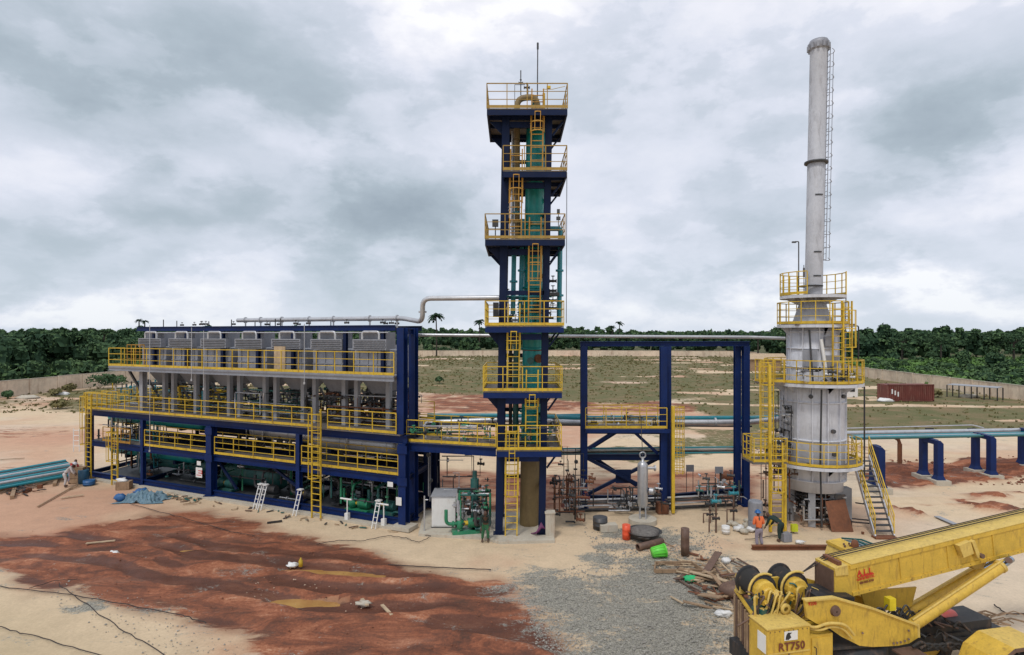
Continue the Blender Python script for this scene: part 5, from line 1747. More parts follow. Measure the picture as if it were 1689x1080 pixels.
# furnace legs
for k in range(6):
    a = -math.pi / 2 + .55 + k * math.pi / 3
    p = FC(0, 1.25 * math.cos(a), 1.25 * math.sin(a))
    part('leg', MB().bar(p + Vector((0, 0, .0)), p + Vector((0, 0, 1.78)), .34, .34, (math.cos(a), math.sin(a), 0)), concgrey, fu)
part('leg', MB().box(FC(.95, 1.35, -.5), (.75, .5, 1.9)), concgrey, fu)
part('windbreak_panel', MB().box(FC(1.1, .75, -1.35), (.55, .06, 1.3)), dkgrey, fu)
for k in range(5):
    a = k * 2 * math.pi / 5
    p = FC(0, .65 * math.cos(a), .65 * math.sin(a))
    part('burner', MB().cyl(p + Vector((0, 0, .9)), p + Vector((0, 0, 1.78)), .22, 10).cyl(p + Vector((0, 0, .5)), p + Vector((0, 0, .9)), .1, 8), darkm, fu)


def arc(r, a0, a1, n, z, cx=0.0, cy=0.0):
    return [FC(z, cx + r * math.cos(math.radians(a0 + (a1 - a0) * k / n)), cy + r * math.sin(math.radians(a0 + (a1 - a0) * k / n))) for k in range(n + 1)]


def ring_platform(ri, ro, z, a0, a1, n, h=1.2, gaps=()):
    mb, fb = MB(), MB()
    i_, o_ = arc(ri, a0, a1, n, z), arc(ro, a0, a1, n, z)
    for k in range(n):
        q_ = [i_[k], o_[k], o_[k + 1], i_[k + 1]]
        mb.extrude([p - Vector((0, 0, .06)) for p in q_], (0, 0, .05))
        fb.bar(o_[k] - Vector((0, 0, .10)), o_[k + 1] - Vector((0, 0, .10)), .05, .16)
    o = part('ring_platform', mb, deckm, fu)
    part('edge_band', fb, grey, o)
    for k in range(0, n, 2):
        part('bracket', MB().extrude([i_[k] - Vector((0, 0, .1)), o_[k] * .9 + i_[k] * .1 - Vector((0, 0, .1)), i_[k] - Vector((0, 0, .6))], (0, .04, .0)), grey, o)
    rail = []
    for k in range(n + 1):
        ang_ = a0 + (a1 - a0) * k / n
        if any(g0 <= ang_ <= g1 for g0, g1 in gaps):
            if len(rail) > 1: railing(fu, rail, h=h, spacing=.9)
            rail = []
        else:
            rail.append(o_[k])
    if len(rail) > 1: railing(fu, rail, h=h, spacing=.9)
    return o


ring_platform(R1 + .08, 2.40, 3.35, 0, 360, 24, gaps=((330, 344),))
ring_platform(R1 + .0, 2.42, 7.6, 0, 360, 24)
ring_platform(1.25, 1.75, 10.7, 0, 360, 16)
# square upper landing and top half platform
part('upper_landing', MB().box(FC(10.68, .1, -.3), (3.1, 1.8, .08)), deckm, fu)
ring_platform(.5, 1.62, 12.28, 0, 360, 20, 1.22, gaps=((245, 312),))
part('top_collar', MB().lathe(FC(12.3, -.1), [(.47, .45), (.62, .47), (.62, .53), (.47, .55)], 20), dkgrey, fu)
part('gooseneck', pipe_mb([FC(10.6, 1.65, -.3), FC(10.6, 1.85, -.3), FC(10.62, 2.35, -.3), FC(8.8, 2.35, -.3)], .035, 6, bend=.1), darkm, fu)
part('drop_pipe', pipe_mb([FC(12.6, 1.62, -.4), FC(7.7, 1.5, -.5)], .03, 6), galv, fu)
part('drop_pipe', pipe_mb([FC(7.4, 2.12, -1.2), FC(1.2, 2.12, -1.2), FC(1.3, 1.6, -1.3)], .04, 6, bend=.1), darkm, fu)
# lamp mast left of the stack
part('lamp_mast', pipe_mb([FC(12.3, -1.05, -.6), FC(15.15, -1.05, -.6), FC(15.15, -1.25, -.6)], .03, 6, bend=.05), dkgrey, fu)
part('lamp_head', MB().box(FC(15.12, -1.3, -.6), (.2, .12, .08)), dkgrey, fu)
part('instrument_mast', MB().tube([FC(12.3, -.72, -.5), FC(13.9, -.72, -.5)], .02, 5).box(FC(13.5, -.72, -.5), (.07, .07, .5)), dkgrey, fu)
# stack ladder: cage loops on the right
mb = MB()
sc_ = lambda z: FC(12.3, .06) + stk * z + Vector((.50, -.1, 0))
for sg in (-.13, .13): mb.bar(sc_(1.9) + Vector((.02, sg, 0)), sc_(13.6) + Vector((.02, sg, 0)), .03, .03)
for k in range(38): mb.bar(sc_(1.95 + k * .31) + Vector((.02, -.13, 0)), sc_(1.95 + k * .31) + Vector((.02, .13, 0)), .02, .02)
so = part('stack_ladder', mb, galv, fu)
mb = MB()
for k in range(17):
    c = sc_(2.0 + k * .71)
    pts = [c + Vector((.02 + .24 * math.sin(t), -.3 * math.cos(t), -.1 * math.sin(t))) for t in [math.pi * i / 8 for i in range(9)]]
    mb.tube(pts, .017, 4, False)
mb.bar(sc_(2.0) + Vector((.26, 0, -.1)), sc_(13.3) + Vector((.26, 0, 0)), .025, .02)
part('safety_cage', mb, galv, so)
# ladders on the furnace
ladder(fu, FC(7.65, .42, -1.75), FC(11.8, .42, -1.75), .55, (0, -1, 0), yellow, None)
ladder(fu, FC(7.65, .95, -1.65), FC(11.9, 1.0, -1.55), .5, (0, -1, 0), yellow, (9.5, 11.4))
# left access tower: landing and caged ladders
lx = -3.2
part('side_landing', MB().box(FC(3.5, -3.15, -1.2), (1.8, 1.5, .09)), deckm, fu)
part('side_landing', MB().box(FC(7.58, -2.75, -.9), (1.2, 1.0, .08)), deckm, fu)
railing(fu, [FC(3.55, -2.3, -1.9), FC(3.55, -4.0, -1.9), FC(3.55, -4.0, -.5), FC(3.55, -2.6, -.5)], h=1.25, spacing=.55)
railing(fu, [FC(7.62, -2.2, -1.35), FC(7.62, -3.3, -1.35), FC(7.62, -3.3, -.4)], h=1.2, spacing=.45)
ladder(fu, FC(3.55, -3.1, -1.4), FC(8.8, -3.1, -1.4), .6, (-.6, -1, 0), yellow, (5.3, 8.7))
ladder(fu, FC(.05, -2.9, -2.05), FC(4.6, -2.9, -2.05), .6, (0, -1, 0), yellow, (2.2, 3.4))
part('support_post', MB().bar(FC(.02, -2.45, -2.0), FC(3.5, -2.45, -2.0), .12, .12), yellow, fu)
part('support_post', MB().bar(FC(.02, -3.2, -2.0), FC(8.6, -3.2, -1.9), .13, .13), yellow, fu)
clutter('pipework', 'dark burner piping packed under the furnace', tb(FX - 1.3, FX + 1.1, FY - 1.4, FY + 1.2, .1, 1.75), 70, 41, [darkm, dkgrey, rust, silver], (FX, FY - 1, .1), .02, .07, 12)
clutter('pipework', 'thin rust coloured pipes left of the furnace legs', tb(FX - 3.0, FX - 1.5, FY - 1.2, FY + .6, .1, 4.6), 34, 42, [rust, darkm, brownm, dkgrey], (FX - 2.3, FY, .1), .015, .04, 6)
clutter('pipework', 'small pipes and valves around the left flank of the furnace shell', tb(FX - 2.3, FX - 1.5, FY - 1.2, FY + .2, 3.6, 7.2), 22, 43, [darkm, dkgrey, silver], (FX - 2, FY, 3.5), .015, .04, 6)
clutter('pipework', 'small pipes on the middle furnace platform', tb(FX - 2.2, FX + 1.4, FY - 2.3, FY - 1.5, 7.7, 8.5), 20, 44, [darkm, dkgrey, silver], (FX, FY - 2, 7.6), .015, .035, 5)
solo('insulated_drum', MB().lathe(PX(1246, 29.8, 0), [(.02, .1), (.34, .12), (.36, .5), (.33, .55), (.36, .6), (.35, 1.5), (.32, 1.56), (.02, 1.58)], 16, smooth=False), galv, 'shiny foil wrapped drum behind the worker in orange', 'drum', PX(1246, 29.8, 0))
mb = MB().extrude([G(1372, 877), G(1408, 877), G(1403, 877) + Vector((0, .5, 1.52)), G(1370, 877) + Vector((0, .5, 1.42))], (0, .02, .008))
solo('steel_plate', mb, rust, 'rusty brown steel plate leaning against the furnace leg', 'steel plate', G(1390, 877))
c = G(1420, 868)
t_ = thing('work_stand', 'small dark steel frame lying beside the rusty plate', 'frame', c)
for (a, b) in (((-.5, 0), (.45, -.35)), ((-.3, .55), (.65, .2)), ((-.5, 0), (-.3, .55)), ((.45, -.35), (.65, .2))):
    part('bar', MB().bar(c + Vector((*a, .25)), c + Vector((*b, .25)), .06, .06), darkm, t_)
for a in ((-.5, 0), (.45, -.35), (-.3, .55), (.65, .2)):
    part('foot', MB().bar(c + Vector((*a, 0)), c + Vector((*a, .22)), .05, .05), darkm, t_)

# stair
st = thing('stair', 'steep steel stair with yellow handrails down from the furnace platform', 'stair', G(1460, 887))
bot, top = G(1459, 887) + Vector((0, 0, .05)), PX(1419, 32.2, 3.35)
wd = Vector((.50, 0.04, 0))
for sg in (-1, 1):
    part('stringer', MB().bar(bot + wd * sg, top + wd * sg, .06, .24), silver, st)
    r_ = railing(st, [bot + wd * sg + Vector((0, 0, .05)), top + wd * sg + Vector((0, 0, .05))], h=1.05, spacing=1.0, toe=False)
tm = MB().box((0, 0, 0), (.96, .24, .04)).mesh('tread', dkgrey)
for k in range(1, 15): inst('tread', tm, bot + (top - bot) * k / 15, st)
part('foot_plate', MB().box(bot - Vector((0, 0, .02)), (1.1, .4, .08)), rust, st)
solo('tool_case', MB().box(G(1429, 884) + Vector((0, .3, .06)), (.1, .1, .1)), rust, 'small rusty block near the stair foot', 'block', G(1429, 884))

# ------------------------------------------------------------------ pipe rack going right
mdn = []


def support(px1, py1, px2, py2, ztop, lab):
    a, b = G(px1, py1), G(px2, py2)
    t_ = thing('pipe_support', lab, 'pipe support', a, 'blue pipe supports on the right')
    part('upright', MB().box(a + Vector((0, 0, ztop / 2 + .18)), (.38, .38, ztop - .36)), blue, t_)
    part('upright', MB().box(b + Vector((0, 0, ztop / 2 - .02)), (.40, .40, ztop - .66)), blue, t_)
    for p in (a, b):
        part('flared_foot', MB().lathe(p + Vector((0, 0, .36)), [(.42, 0), (.29, .25), (.27, .4)], 4, a0=math.pi / 4, a1=math.pi / 4 + 2 * math.pi, smooth=False), blue, t_)
        part('footing', MB().box(p + Vector((0, 0, .13)), (1.0, 1.0, .44)), concrete, t_)
    t2 = b + Vector((0, 0, ztop - .35))
    part('cross_beam', MB().bar(a + Vector((0, 0, ztop - .0)), t2 + (a - b).normalized() * .25 + Vector((0, 0, .35)), .36, .3), blue, t_)
    part('corner_block', MB().extrude([t2 + Vector((-.2, -.2, .0)), t2 + Vector((.2, -.2, .0)), t2 + Vector((.2, -.2, .3)), t2 + Vector((.0, -.2, .5)), t2 + Vector((-.2, -.2, .5))], (0, .4, 0)), blue, t_)
    return a, b


support(1441, 806, 1452, 812, 2.78, 'blue pipe support partly hidden behind the stair top')
support(1523, 790, 1548, 799, 2.83, 'blue double-post pipe support standing second from the furnace')
support(1609, 781, 1635, 790, 2.88, 'blue double-post pipe support third from the furnace')
support(1686, 772, 1712, 781, 2.93, 'blue pipe support cut by the right edge of the view')
GP3 = 'pipes on the right-hand pipe rack'
# rack axis: from beside the furnace away to the right
ra, rb = PY(1400, 721, 38.6), PY(1760, 714, 43.5)
rd = (rb - ra)
rn = Vector((-rd.y, rd.x, 0)).normalized()
for k, (off, r_, mt, lz, lab) in enumerate(((1.0, .15, silver, .10, 'thick pale clad pipe at the back of the right rack'), (.55, .07, tealp, 0, 'teal pipe next to the thick pale pipe on the right rack'), (.2, .05, silver, 0, 'thin silver pipe in the middle of the right rack'),
                                            (-.15, .07, tealp, 0, 'second teal pipe of the right rack'), (-.45, .08, tealdk, -.02, 'dark green pipe at the front edge of the right rack'))):
    pipe('rack_pipe', [ra + rn * off + Vector((0, 0, lz)), rb + rn * off + Vector((0, 0, lz))], r_, mt, lab, GP3)
pipe('rack_pipe', [ra + rn * 2.6 + Vector((-1, 0, .1)), PY(1605, 701, 46), PY(1623, 706, 45)], .05, silver, 'thin pale raised line behind the right rack', GP3)
for px in (1527, 1597):
    solo('pipe_stand', MB().bar(PY(px, 707, 45.0), PY(px + 12, 707, 45.4), .12, .12).bar(PY(px, 709, 45.0), PY(px, 722, 45), .12, .12).bar(PY(px + 12, 709, 45.4), PY(px + 12, 722, 45.4), .12, .12), darkm,
         'small dark stand under the thin raised line, ' + ('nearer the furnace' if px == 1527 else 'farther from the furnace'), 'pipe stand', PY(px, 722, 45))
mb = MB().cyl(G(1484, 768), G(1484, 768) + Vector((0, 0, 1.7)), .16, 10)
p = G(1484, 768) + Vector((0, 0, 1.7))
mb.tube([p, p + Vector((-.1, 0, .3)), p + Vector((-.35, 0, .45)), p + Vector((-.45, 0, .75))], .13, 8)
mb.cyl(p + Vector((-.3, -.05, .7)), p + Vector((.0, -.05, .85)), .12, 8)
solo('hydrant', mb, rust, 'rusty red standpipe hydrant behind the right pipe rack', 'hydrant', G(1484, 768))
# ------------------------------------------------------------------ rough terrain crane, lower right
YAW = math.radians(12)
CO = Vector((6.74, 15.2, 0))
CA, CB = Vector((math.cos(YAW), math.sin(YAW), 0)), Vector((-math.sin(YAW), math.cos(YAW), 0))
C = lambda a, b, z: CO + CA * a + CB * b + Vector((0, 0, z))


def CPX(px, py, b):
    """point seen at a pixel on the crane's lengthwise plane at lateral offset b"""
    k, m = (px - CX) / FPX, (HY - py) / FPX
    o = CO + CB * b
    a = (k * o.y - o.x) / (CA.x - k * CA.y)
    p = o + CA * a
    return Vector((p.x, p.y, EYE + m * p.y))


cr = thing('mobile_crane', 'yellow rough terrain crane with long boom in the lower right foreground', 'crane', C(3, 1.2, 0))
# counterweight box
part('counterweight', MB().extrude([C(0, 0, 1.15), C(1.28, 0, 1.15), C(1.28, 0, 2.36), C(.05, 0, 2.36), C(0, 0, 2.3)], CB * .78), crane_y, cr)
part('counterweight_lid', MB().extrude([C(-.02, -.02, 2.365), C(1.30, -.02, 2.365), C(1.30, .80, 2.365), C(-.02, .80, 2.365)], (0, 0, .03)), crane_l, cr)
part('seam_strip', MB().bar(C(0, -.012, 1.72), C(1.28, -.012, 1.72), .02, .035), crane_l, cr)
part('seam_strip', MB().bar(C(.64, -.012, 1.16), C(.64, -.012, 1.7), .02, .03, tuple(CA)), brownm, cr)
part('lower_body', MB().extrude([C(.2, .02, .75), C(2.1, .02, .75), C(2.1, .02, 1.12), C(.2, .02, 1.12)], CB * 1.6), crane_y, cr)
part('side_cabinet', MB().extrude([C(1.32, .06, 1.15), C(2.05, .06, 1.15), C(2.05, .06, 2.05), C(1.32, .06, 2.05)], CB * .7), crane_y, cr)
part('cabinet_door', MB().box(C(1.68, .045, 1.6), (.60, .03, .76), YAW), crane_y, cr)
part('lifting_eye', MB().lathe(C(1.02, .62, 2.54), [(.07, -.03), (.15, -.03), (.15, .03), (.07, .03), (.07, -.03)], 14, CB), crane_l, cr)
part('decal', MB().box(C(-.013, .22, 1.95), (.02, .34, .48), YAW), white, cr)
part('logo_plate', MB().box(C(.70, -.012, 2.16), (.40, .014, .24), YAW), white, cr)
part('logo_figure', MB().extrude([C(.53, -.022, 2.07), C(.62, -.022, 2.06), C(.70, -.022, 2.12), C(.66, -.022, 2.2), C(.72, -.022, 2.24), C(.6, -.022, 2.25), C(.55, -.022, 2.18)], -CB * .004), darkm, cr)
# slatted rear panel, running back a little towards the boom
RP = lambda b, z, o=0.0: C(-.03 + (b - .3) * .30 + o, b, z)
part('rear_frame', MB().extrude([RP(.8, .9), RP(2.3, .9), RP(2.3, 2.36), RP(.8, 2.36)], CA * .05), brownm, cr)
for k in range(8):
    part('rear_slat', MB().bar(RP(.88 + k * .19, 1.0, -.05), RP(.88 + k * .19, 2.3, -.05), .05, .08, tuple(CB)), wood if k % 3 else brownm, cr)
part('rear_frame', MB().bar(RP(.8, 2.38), RP(2.3, 2.38), .09, .06), crane_y, cr)
part('corner_box', MB().box(CPX(1223, 962, 2.0), (.24, .26, .50), YAW), crane_l, cr)
part('deck', MB().extrude([C(.18, .82, 2.0), C(2.3, .82, 2.0), C(2.3, 2.3, 2.0), C(.62, 2.3, 2.0)], (0, 0, .06)), darkm, cr)


def text_mesh(name, txt, size, mat, origin, right, up, parent, bold=0.0):
    cu = bpy.data.curves.new(name, 'FONT')
    cu.body = txt
    cu.size = size
    cu.extrude = 0.003
    cu.offset = bold
    cu.align_x = 'CENTER'
    cu.resolution_u = 2
    tmp = bpy.data.objects.new(name + '_tmp', cu)
    COL.objects.link(tmp)
    dg = bpy.context.evaluated_depsgraph_get()
    me_ = bpy.data.meshes.new_from_object(tmp.evaluated_get(dg))
    COL.objects.unlink(tmp)
    bpy.data.objects.remove(tmp)
    me_.materials.clear(); me_.materials.append(mat)
    right, up = Vector(right).normalized(), Vector(up).normalized()
    nrm = right.cross(up)
    R = Matrix((right, up, nrm)).transposed().to_4x4()
    org = root_of(parent).location
    R.translation = Vector(origin) - org
    me_.transform(R)
    me_.name = name
    o = bpy.data.objects.new(name, me_)
    COL.objects.link(o)
    o.parent = parent
    return o


text_mesh('lettering', 'RT750', .30, brownprint, C(.72, -.02, 1.78), CA, (0, 0, 1), cr, .006)

for k in range(9):
    part('rivet', MB().cyl(C(.08 + .14 * k, -.016, 2.30), C(.08 + .14 * k, 0, 2.30), .014, 6), brownm, cr)
part('grab_handle', MB().tube([C(1.45, .03, 1.75), C(1.45, -.05, 1.75), C(1.45, -.05, 1.45), C(1.45, .03, 1.45)], .014, 5), darkm, cr)
# winches
for (pc, nm) in ((CPX(1262, 975, 1.15), 0), (CPX(1315, 971, 1.1), 1)):
    dr = MB()
    dr.lathe(pc + CB * .12, [(.33, 0), (.33, .72)], 24, CB)
    o = part('winch_drum', dr, cable, cr)
    for off in (.10, .80):
        part('drum_flange', MB().lathe(pc + CB * off, [(.10, -.02), (.42, -.02), (.44, 0), (.42, .02), (.1, .02)], 26, CB), darkm, o)
    mb = MB()
    for k in range(12): mb.lathe(pc + CB * (.16 + k * .055), [(.33, -.02), (.36, 0), (.33, .02)], 20, CB)
    w_ = part('rope_turns', mb, rubber, o)
    part('gear_case', MB().lathe(pc - CB * .26 + CA * -.04, [(.02, 0), (.17, 0), (.2, .04), (.2, .10), (.30, .12), (.33, .2), (.33, .36)], 16, CB, False), crane_y, cr)
    part('gear_case', MB().lathe(pc - CB * .34 + CA * .22 - Vector((0, 0, .10)), [(.02, 0), (.15, 0), (.19, .05), (.19, .38)], 14, CB, False), crane_l, cr)
    part('hub_cap', MB().lathe(pc - CB * .40 + CA * .22 - Vector((0, 0, .10)), [(.01, 0), (.09, .0), (.1, .06)], 10, CB), crane_y, cr)
    for k in range(8):
        t_ = k * math.pi / 4
        part('bolt', MB().cyl(pc - CB * .37 + CA * (.22 + .14 * math.cos(t_)) + Vector((0, 0, -.10 + .14 * math.sin(t_))), pc - CB * .30 + CA * (.22 + .14 * math.cos(t_)) + Vector((0, 0, -.10 + .14 * math.sin(t_))), .022, 6), brownm, cr)
    part('winch_bracket', MB().extrude([pc - CB * .12 + CA * -.5 - Vector((0, 0, .75)), pc - CB * .12 + CA * .45 - Vector((0, 0, .75)), pc - CB * .12 + CA * .36 - Vector((0, 0, .1)), pc - CB * .12 + CA * -.4 - Vector((0, 0, .1))], CB * .05), crane_y, cr)
    part('winch_guard', MB().tube([pc + CA * (.48 * math.cos(t)) + Vector((0, 0, .48 * math.sin(t))) + CB * .06 for t in [math.pi * (1.05 - i * .09) for i in range(9)]], .035, 6), crane_l, cr)
hs = random.Random(9)
for k in range(16):
    a0 = hs.uniform(.25, 2.0)
    p0 = C(a0, .75 + hs.random() * .3, 2.75 + hs.random() * .2)
    p3 = C(a0 - hs.uniform(.2, .9), .85, 2.1)
    p1 = p0 + Vector((hs.uniform(-.2, .2), -.15, .12))
    p2 = (p0 + p3) / 2 + Vector((0, -.12, -.05 - hs.random() * .2))
    part('hose', pipe_mb([p0, p1, p2, p3], hs.uniform(.018, .034), 6, bend=.3), [crane_l, rubber, brownm, crane_l][k % 4], cr)
for k in range(26):
    q0 = C(hs.uniform(.2, 2.1), hs.uniform(.82, 1.1), hs.uniform(2.1, 3.0))
    q1 = q0 + Vector((hs.uniform(-.35, .35), hs.uniform(-.15, .1), hs.uniform(-.3, .3)))
    part('hose', pipe_mb([q0, (q0 + q1) / 2 + Vector((0, -.08, .1)), q1], hs.uniform(.012, .026), 5), [darkm, crane_l, rubber, brownm, tealdk][k % 5], cr)
for k in range(12):
    q0 = C(hs.uniform(.2, 2.0), hs.uniform(.8, 1.0), hs.uniform(2.1, 2.8))
    part('fitting', MB().box(q0, (hs.uniform(.05, .14), .1, hs.uniform(.05, .14)), hs.random()).cyl(q0, q0 + Vector((0, -.1, .02)), .03, 6), [darkm, crane_l, crane_y, brownm][k % 4], cr)
part('motor_block', MB().box(C(.55, .95, 2.28), (.55, .35, .45), YAW + .3), tealdk, cr)
part('valve_block', MB().box(C(1.75, .95, 2.25), (.4, .3, .4), YAW), crane_l, cr)
part('rail_tube', pipe_mb([C(1.0, .4, 2.4), C(1.45, .02, 2.25), C(1.75, -.08, 2.42), C(2.3, -.1, 2.35), C(2.6, -.08, 2.0)], .04, 8), crane_l, cr)
part('rail_tube', pipe_mb([C(1.3, .2, 2.2), C(1.6, -.02, 2.2), C(1.9, -.04, 2.3), C(2.3, -.04, 2.2), C(2.55, -.04, 1.9)], .035, 8), crane_l, cr)
# boom
bb = 0.62
BW = .72
pts = [CPX(1376, 938, bb), CPX(1362, 983, bb), CPX(1406, 987, bb)]
r1, r2 = CPX(1689, 862, bb), CPX(1674, 921, bb)
bu = (r1 - pts[0]).normalized()
ln = Vector((bu.x, bu.y, bu.z))
dn = ln.cross(CB).normalized()
if dn.z > 0: dn = -dn
BH = .90
top0 = pts[0]
poly = [top0, top0 + bu * 10.5, top0 + bu * 10.5 + dn * BH, top0 + bu * .55 + dn * BH, top0 + bu * -.08 + dn * (BH * .78)]
bo = part('boom', MB().extrude(poly, CB * BW), crane_y, cr)
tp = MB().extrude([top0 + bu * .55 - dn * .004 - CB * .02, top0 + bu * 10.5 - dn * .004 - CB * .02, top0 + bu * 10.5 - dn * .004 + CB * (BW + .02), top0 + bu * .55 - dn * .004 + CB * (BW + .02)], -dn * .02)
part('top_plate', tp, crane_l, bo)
part('boom_collar', MB().extrude([top0 - CB * .03 - dn * .02, top0 + bu * .42 - CB * .03 - dn * .02, top0 + bu * .42 - CB * .03 + dn * .25, top0 + dn * .2 - CB * .03], CB * (BW + .06)), crane_l, bo)
part('end_plate', MB().extrude([top0 - bu * .02 + dn * .05 - CB * .0, top0 - bu * .1 + dn * .7, top0 - bu * .1 + dn * .7 + CB * BW, top0 - bu * .02 + dn * .05 + CB * BW], -bu * .03), brownm, bo)
for s_ in (.75, 2.2, 3.9, 5.6):
    part('web_stiffener', MB().bar(top0 + bu * s_ + dn * .03 - CB * .012, top0 + bu * s_ + dn * (BH - .03) - CB * .012, .05, .022, CB), crane_y, bo)
for d_ in (.06, BH - .06):
    part('edge_flange', MB().bar(top0 + bu * .5 + dn * d_ - CB * .015, top0 + bu * 10.4 + dn * d_ - CB * .015, .03, .11, dn), crane_y, bo)
for s_ in (.44, .56, .64):
    part('hoist_rope', MB().tube([CPX(1290 + s_ * 30, 955, 1.6), top0 + bu * .2 + CB * s_ - dn * .10, top0 + bu * 10.4 + CB * s_ - dn * .09], .016, 5), cable, cr)
part('rope_guide', MB().box(top0 + bu * .25 + CB * .36 - dn * .07, (.12, .6, .12), YAW), rust, bo)
for k in range(26):
    q0 = top0 + bu * (.7 + .36 * k) + dn * (BH - .06) - CB * .034
    part('rivet', MB().cyl(q0, q0 + CB * .02, .016, 6), brownm, bo)
# bracket on the boom flank
bp = top0 + bu * 4.15
part('boom_bracket', MB().extrude([bp + dn * .12 - CB * .02, bp + bu * .42 + dn * .06 - CB * .02, bp + bu * .5 + dn * .45 - CB * .02, bp + bu * .12 + dn * .5 - CB * .02], -CB * .16), crane_l, bo)
part('boom_bracket', MB().bar(bp + bu * .55 + dn * .1 - CB * .1, bp + bu * .7 + dn * .62 - CB * .1, .12, .12), crane_l, bo)
part('bracket_pin', MB().cyl(bp + bu * .78 + dn * .58 - CB * .22, bp + bu * .78 + dn * .58 - CB * .02, .07, 10), brownm, bo)
part('lift_lug', MB().extrude([top0 + bu * 4.75 + dn * (BH - .05) + CB * .1, top0 + bu * 5.55 + dn * (BH - .05) + CB * .1, top0 + bu * 5.25 + dn * (BH + .22) + CB * .1, top0 + bu * 4.95 + dn * (BH + .22) + CB * .1], CB * .5), crane_l, bo)
# red maker's print on the boom flank
pc = CPX(1427, 947, bb) - CB * .03
up_ = -dn
text_mesh('lettering', 'A.L.L', .25, redprint, pc + up_ * .0 - bu * .03, bu, up_, bo, .004)
text_mesh('lettering', 'CRANE RENTAL', .085, redprint, pc - up_ * .12 - bu * .02, bu, up_, bo, .002)
text_mesh('lettering', '800-232-4100', .085, brownprint, pc - up_ * .23, bu, up_, bo, .004)
part('underline', MB().bar(pc - up_ * .025 - bu * .27, pc - up_ * .025 + bu * .27, .006, .03, up_), redprint, bo)
# superstructure side plates
plate = [(1327, 990), (1377, 986), (1440, 1004), (1513, 1031), (1514, 1052), (1500, 1061), (1481, 1065), (1440, 1067), (1418, 1065), (1388, 1050), (1368, 1036), (1346, 1028), (1331, 1019)]
P3 = [CPX(a, b, .05) for a, b in plate]
sp1 = part('side_plate', MB().extrude(P3, CB * .07), crane_y, cr)
sp2 = part('side_plate', MB().extrude([p + CB * 1.45 for p in P3], CB * .07), crane_y, cr)
mb = MB()
for a, b in zip(P3[:4], P3[1:5]):
    mb.bar(a + CB * .03, b + CB * .03, .16, .04)
part('plate_flange', mb, crane_l, sp1)
part('pivot_boss', MB().lathe(CPX(1377, 1007, .05), [(.13, -.07), (.15, -.02), (.15, .02)], 16, CB).lathe(CPX(1377, 1007, .05), [(.02, -.075), (.13, -.07)], 16, CB, False), brownm, sp1)
for (px_, py_) in ((1474, 1061), (1480, 1060), (1486, 1059), (1493, 1057), (1499, 1054), (1423, 1044), (1499, 1040)):
    part('bolt', MB().cyl(CPX(px_, py_, .0), CPX(px_, py_, .05), .028, 8), brownm, sp1)
text_mesh('lettering', '9200', .13, redprint, CPX(1340, 998, .04), CA, (0, 0, 1), sp1, .001)
part('cross_tube', MB().cyl(CPX(1377, 1007, .1), CPX(1377, 1007, .1) + CB * 1.4, .12, 12), darkm, cr)
part('boom_pivot_block', MB().extrude([CPX(1350, 985, .3), CPX(1410, 985, .3), CPX(1405, 1020, .3), CPX(1350, 1020, .3)], CB * .9), darkm, cr)
part('turret_floor', MB().extrude([C(1.9, .1, 1.55), C(4.3, .1, 1.45), C(4.3, 2.2, 1.45), C(1.9, 2.2, 1.55)], (0, 0, .08)), darkm, cr)
part('turntable', MB().lathe(C(3.3, 1.2, 1.0), [(1.15, 0), (1.2, .05), (1.2, .3), (1.05, .42)], 28), darkm, cr)
part('inner_plate', MB().extrude([CPX(1420, 975, 1.1), CPX(1512, 968, 1.1), CPX(1504, 1000, 1.1), CPX(1430, 1012, 1.1)], CB * .05), crane_y, cr)
part('pump_box', MB().box(CPX(1468, 995, .5), (.22, .2, .34), YAW), paint('bright yellow tank', (.70, .55, .02), .5), cr)
for k in range(12):
    a = CPX(1440 + k * 5, 1012 + (k % 3) * 5, .5)
    part('hose', pipe_mb([a, a + Vector((.15, 0, .2 + .1 * (k % 2))), a + Vector((.35, .1, .05)), a + Vector((.5, .1, -.3))], .025, 6), rubber if k % 3 else dkgrey, cr)
# lift cylinders
def lift(b_, p0, p1, p2):
    a, m, e = CPX(*p0, b_), CPX(*p1, b_), CPX(*p2, b_)
    part('lift_cylinder', MB().cyl(a, m, .165, 16), crane_y, cr)
    part('cylinder_collar', MB().cyl(m - (m - a).normalized() * .1, m, .185, 16), crane_l, cr)
    part('cylinder_rod', MB().cyl(m, e, .10, 12), chrome, cr)
    part('side_tube', MB().cyl(a + Vector((0, -.05, .19)), m + Vector((0, -.05, .19)), .035, 6), crane_l, cr)


lift(.42, (1503, 1032), (1652, 933), (1668, 921))
lift(1.32, (1488, 1014), (1617, 938), (1640, 925))
part('lug_pin', MB().cyl(CPX(1664, 924, .2), CPX(1664, 924, 1.6), .09, 10), brownm, cr)
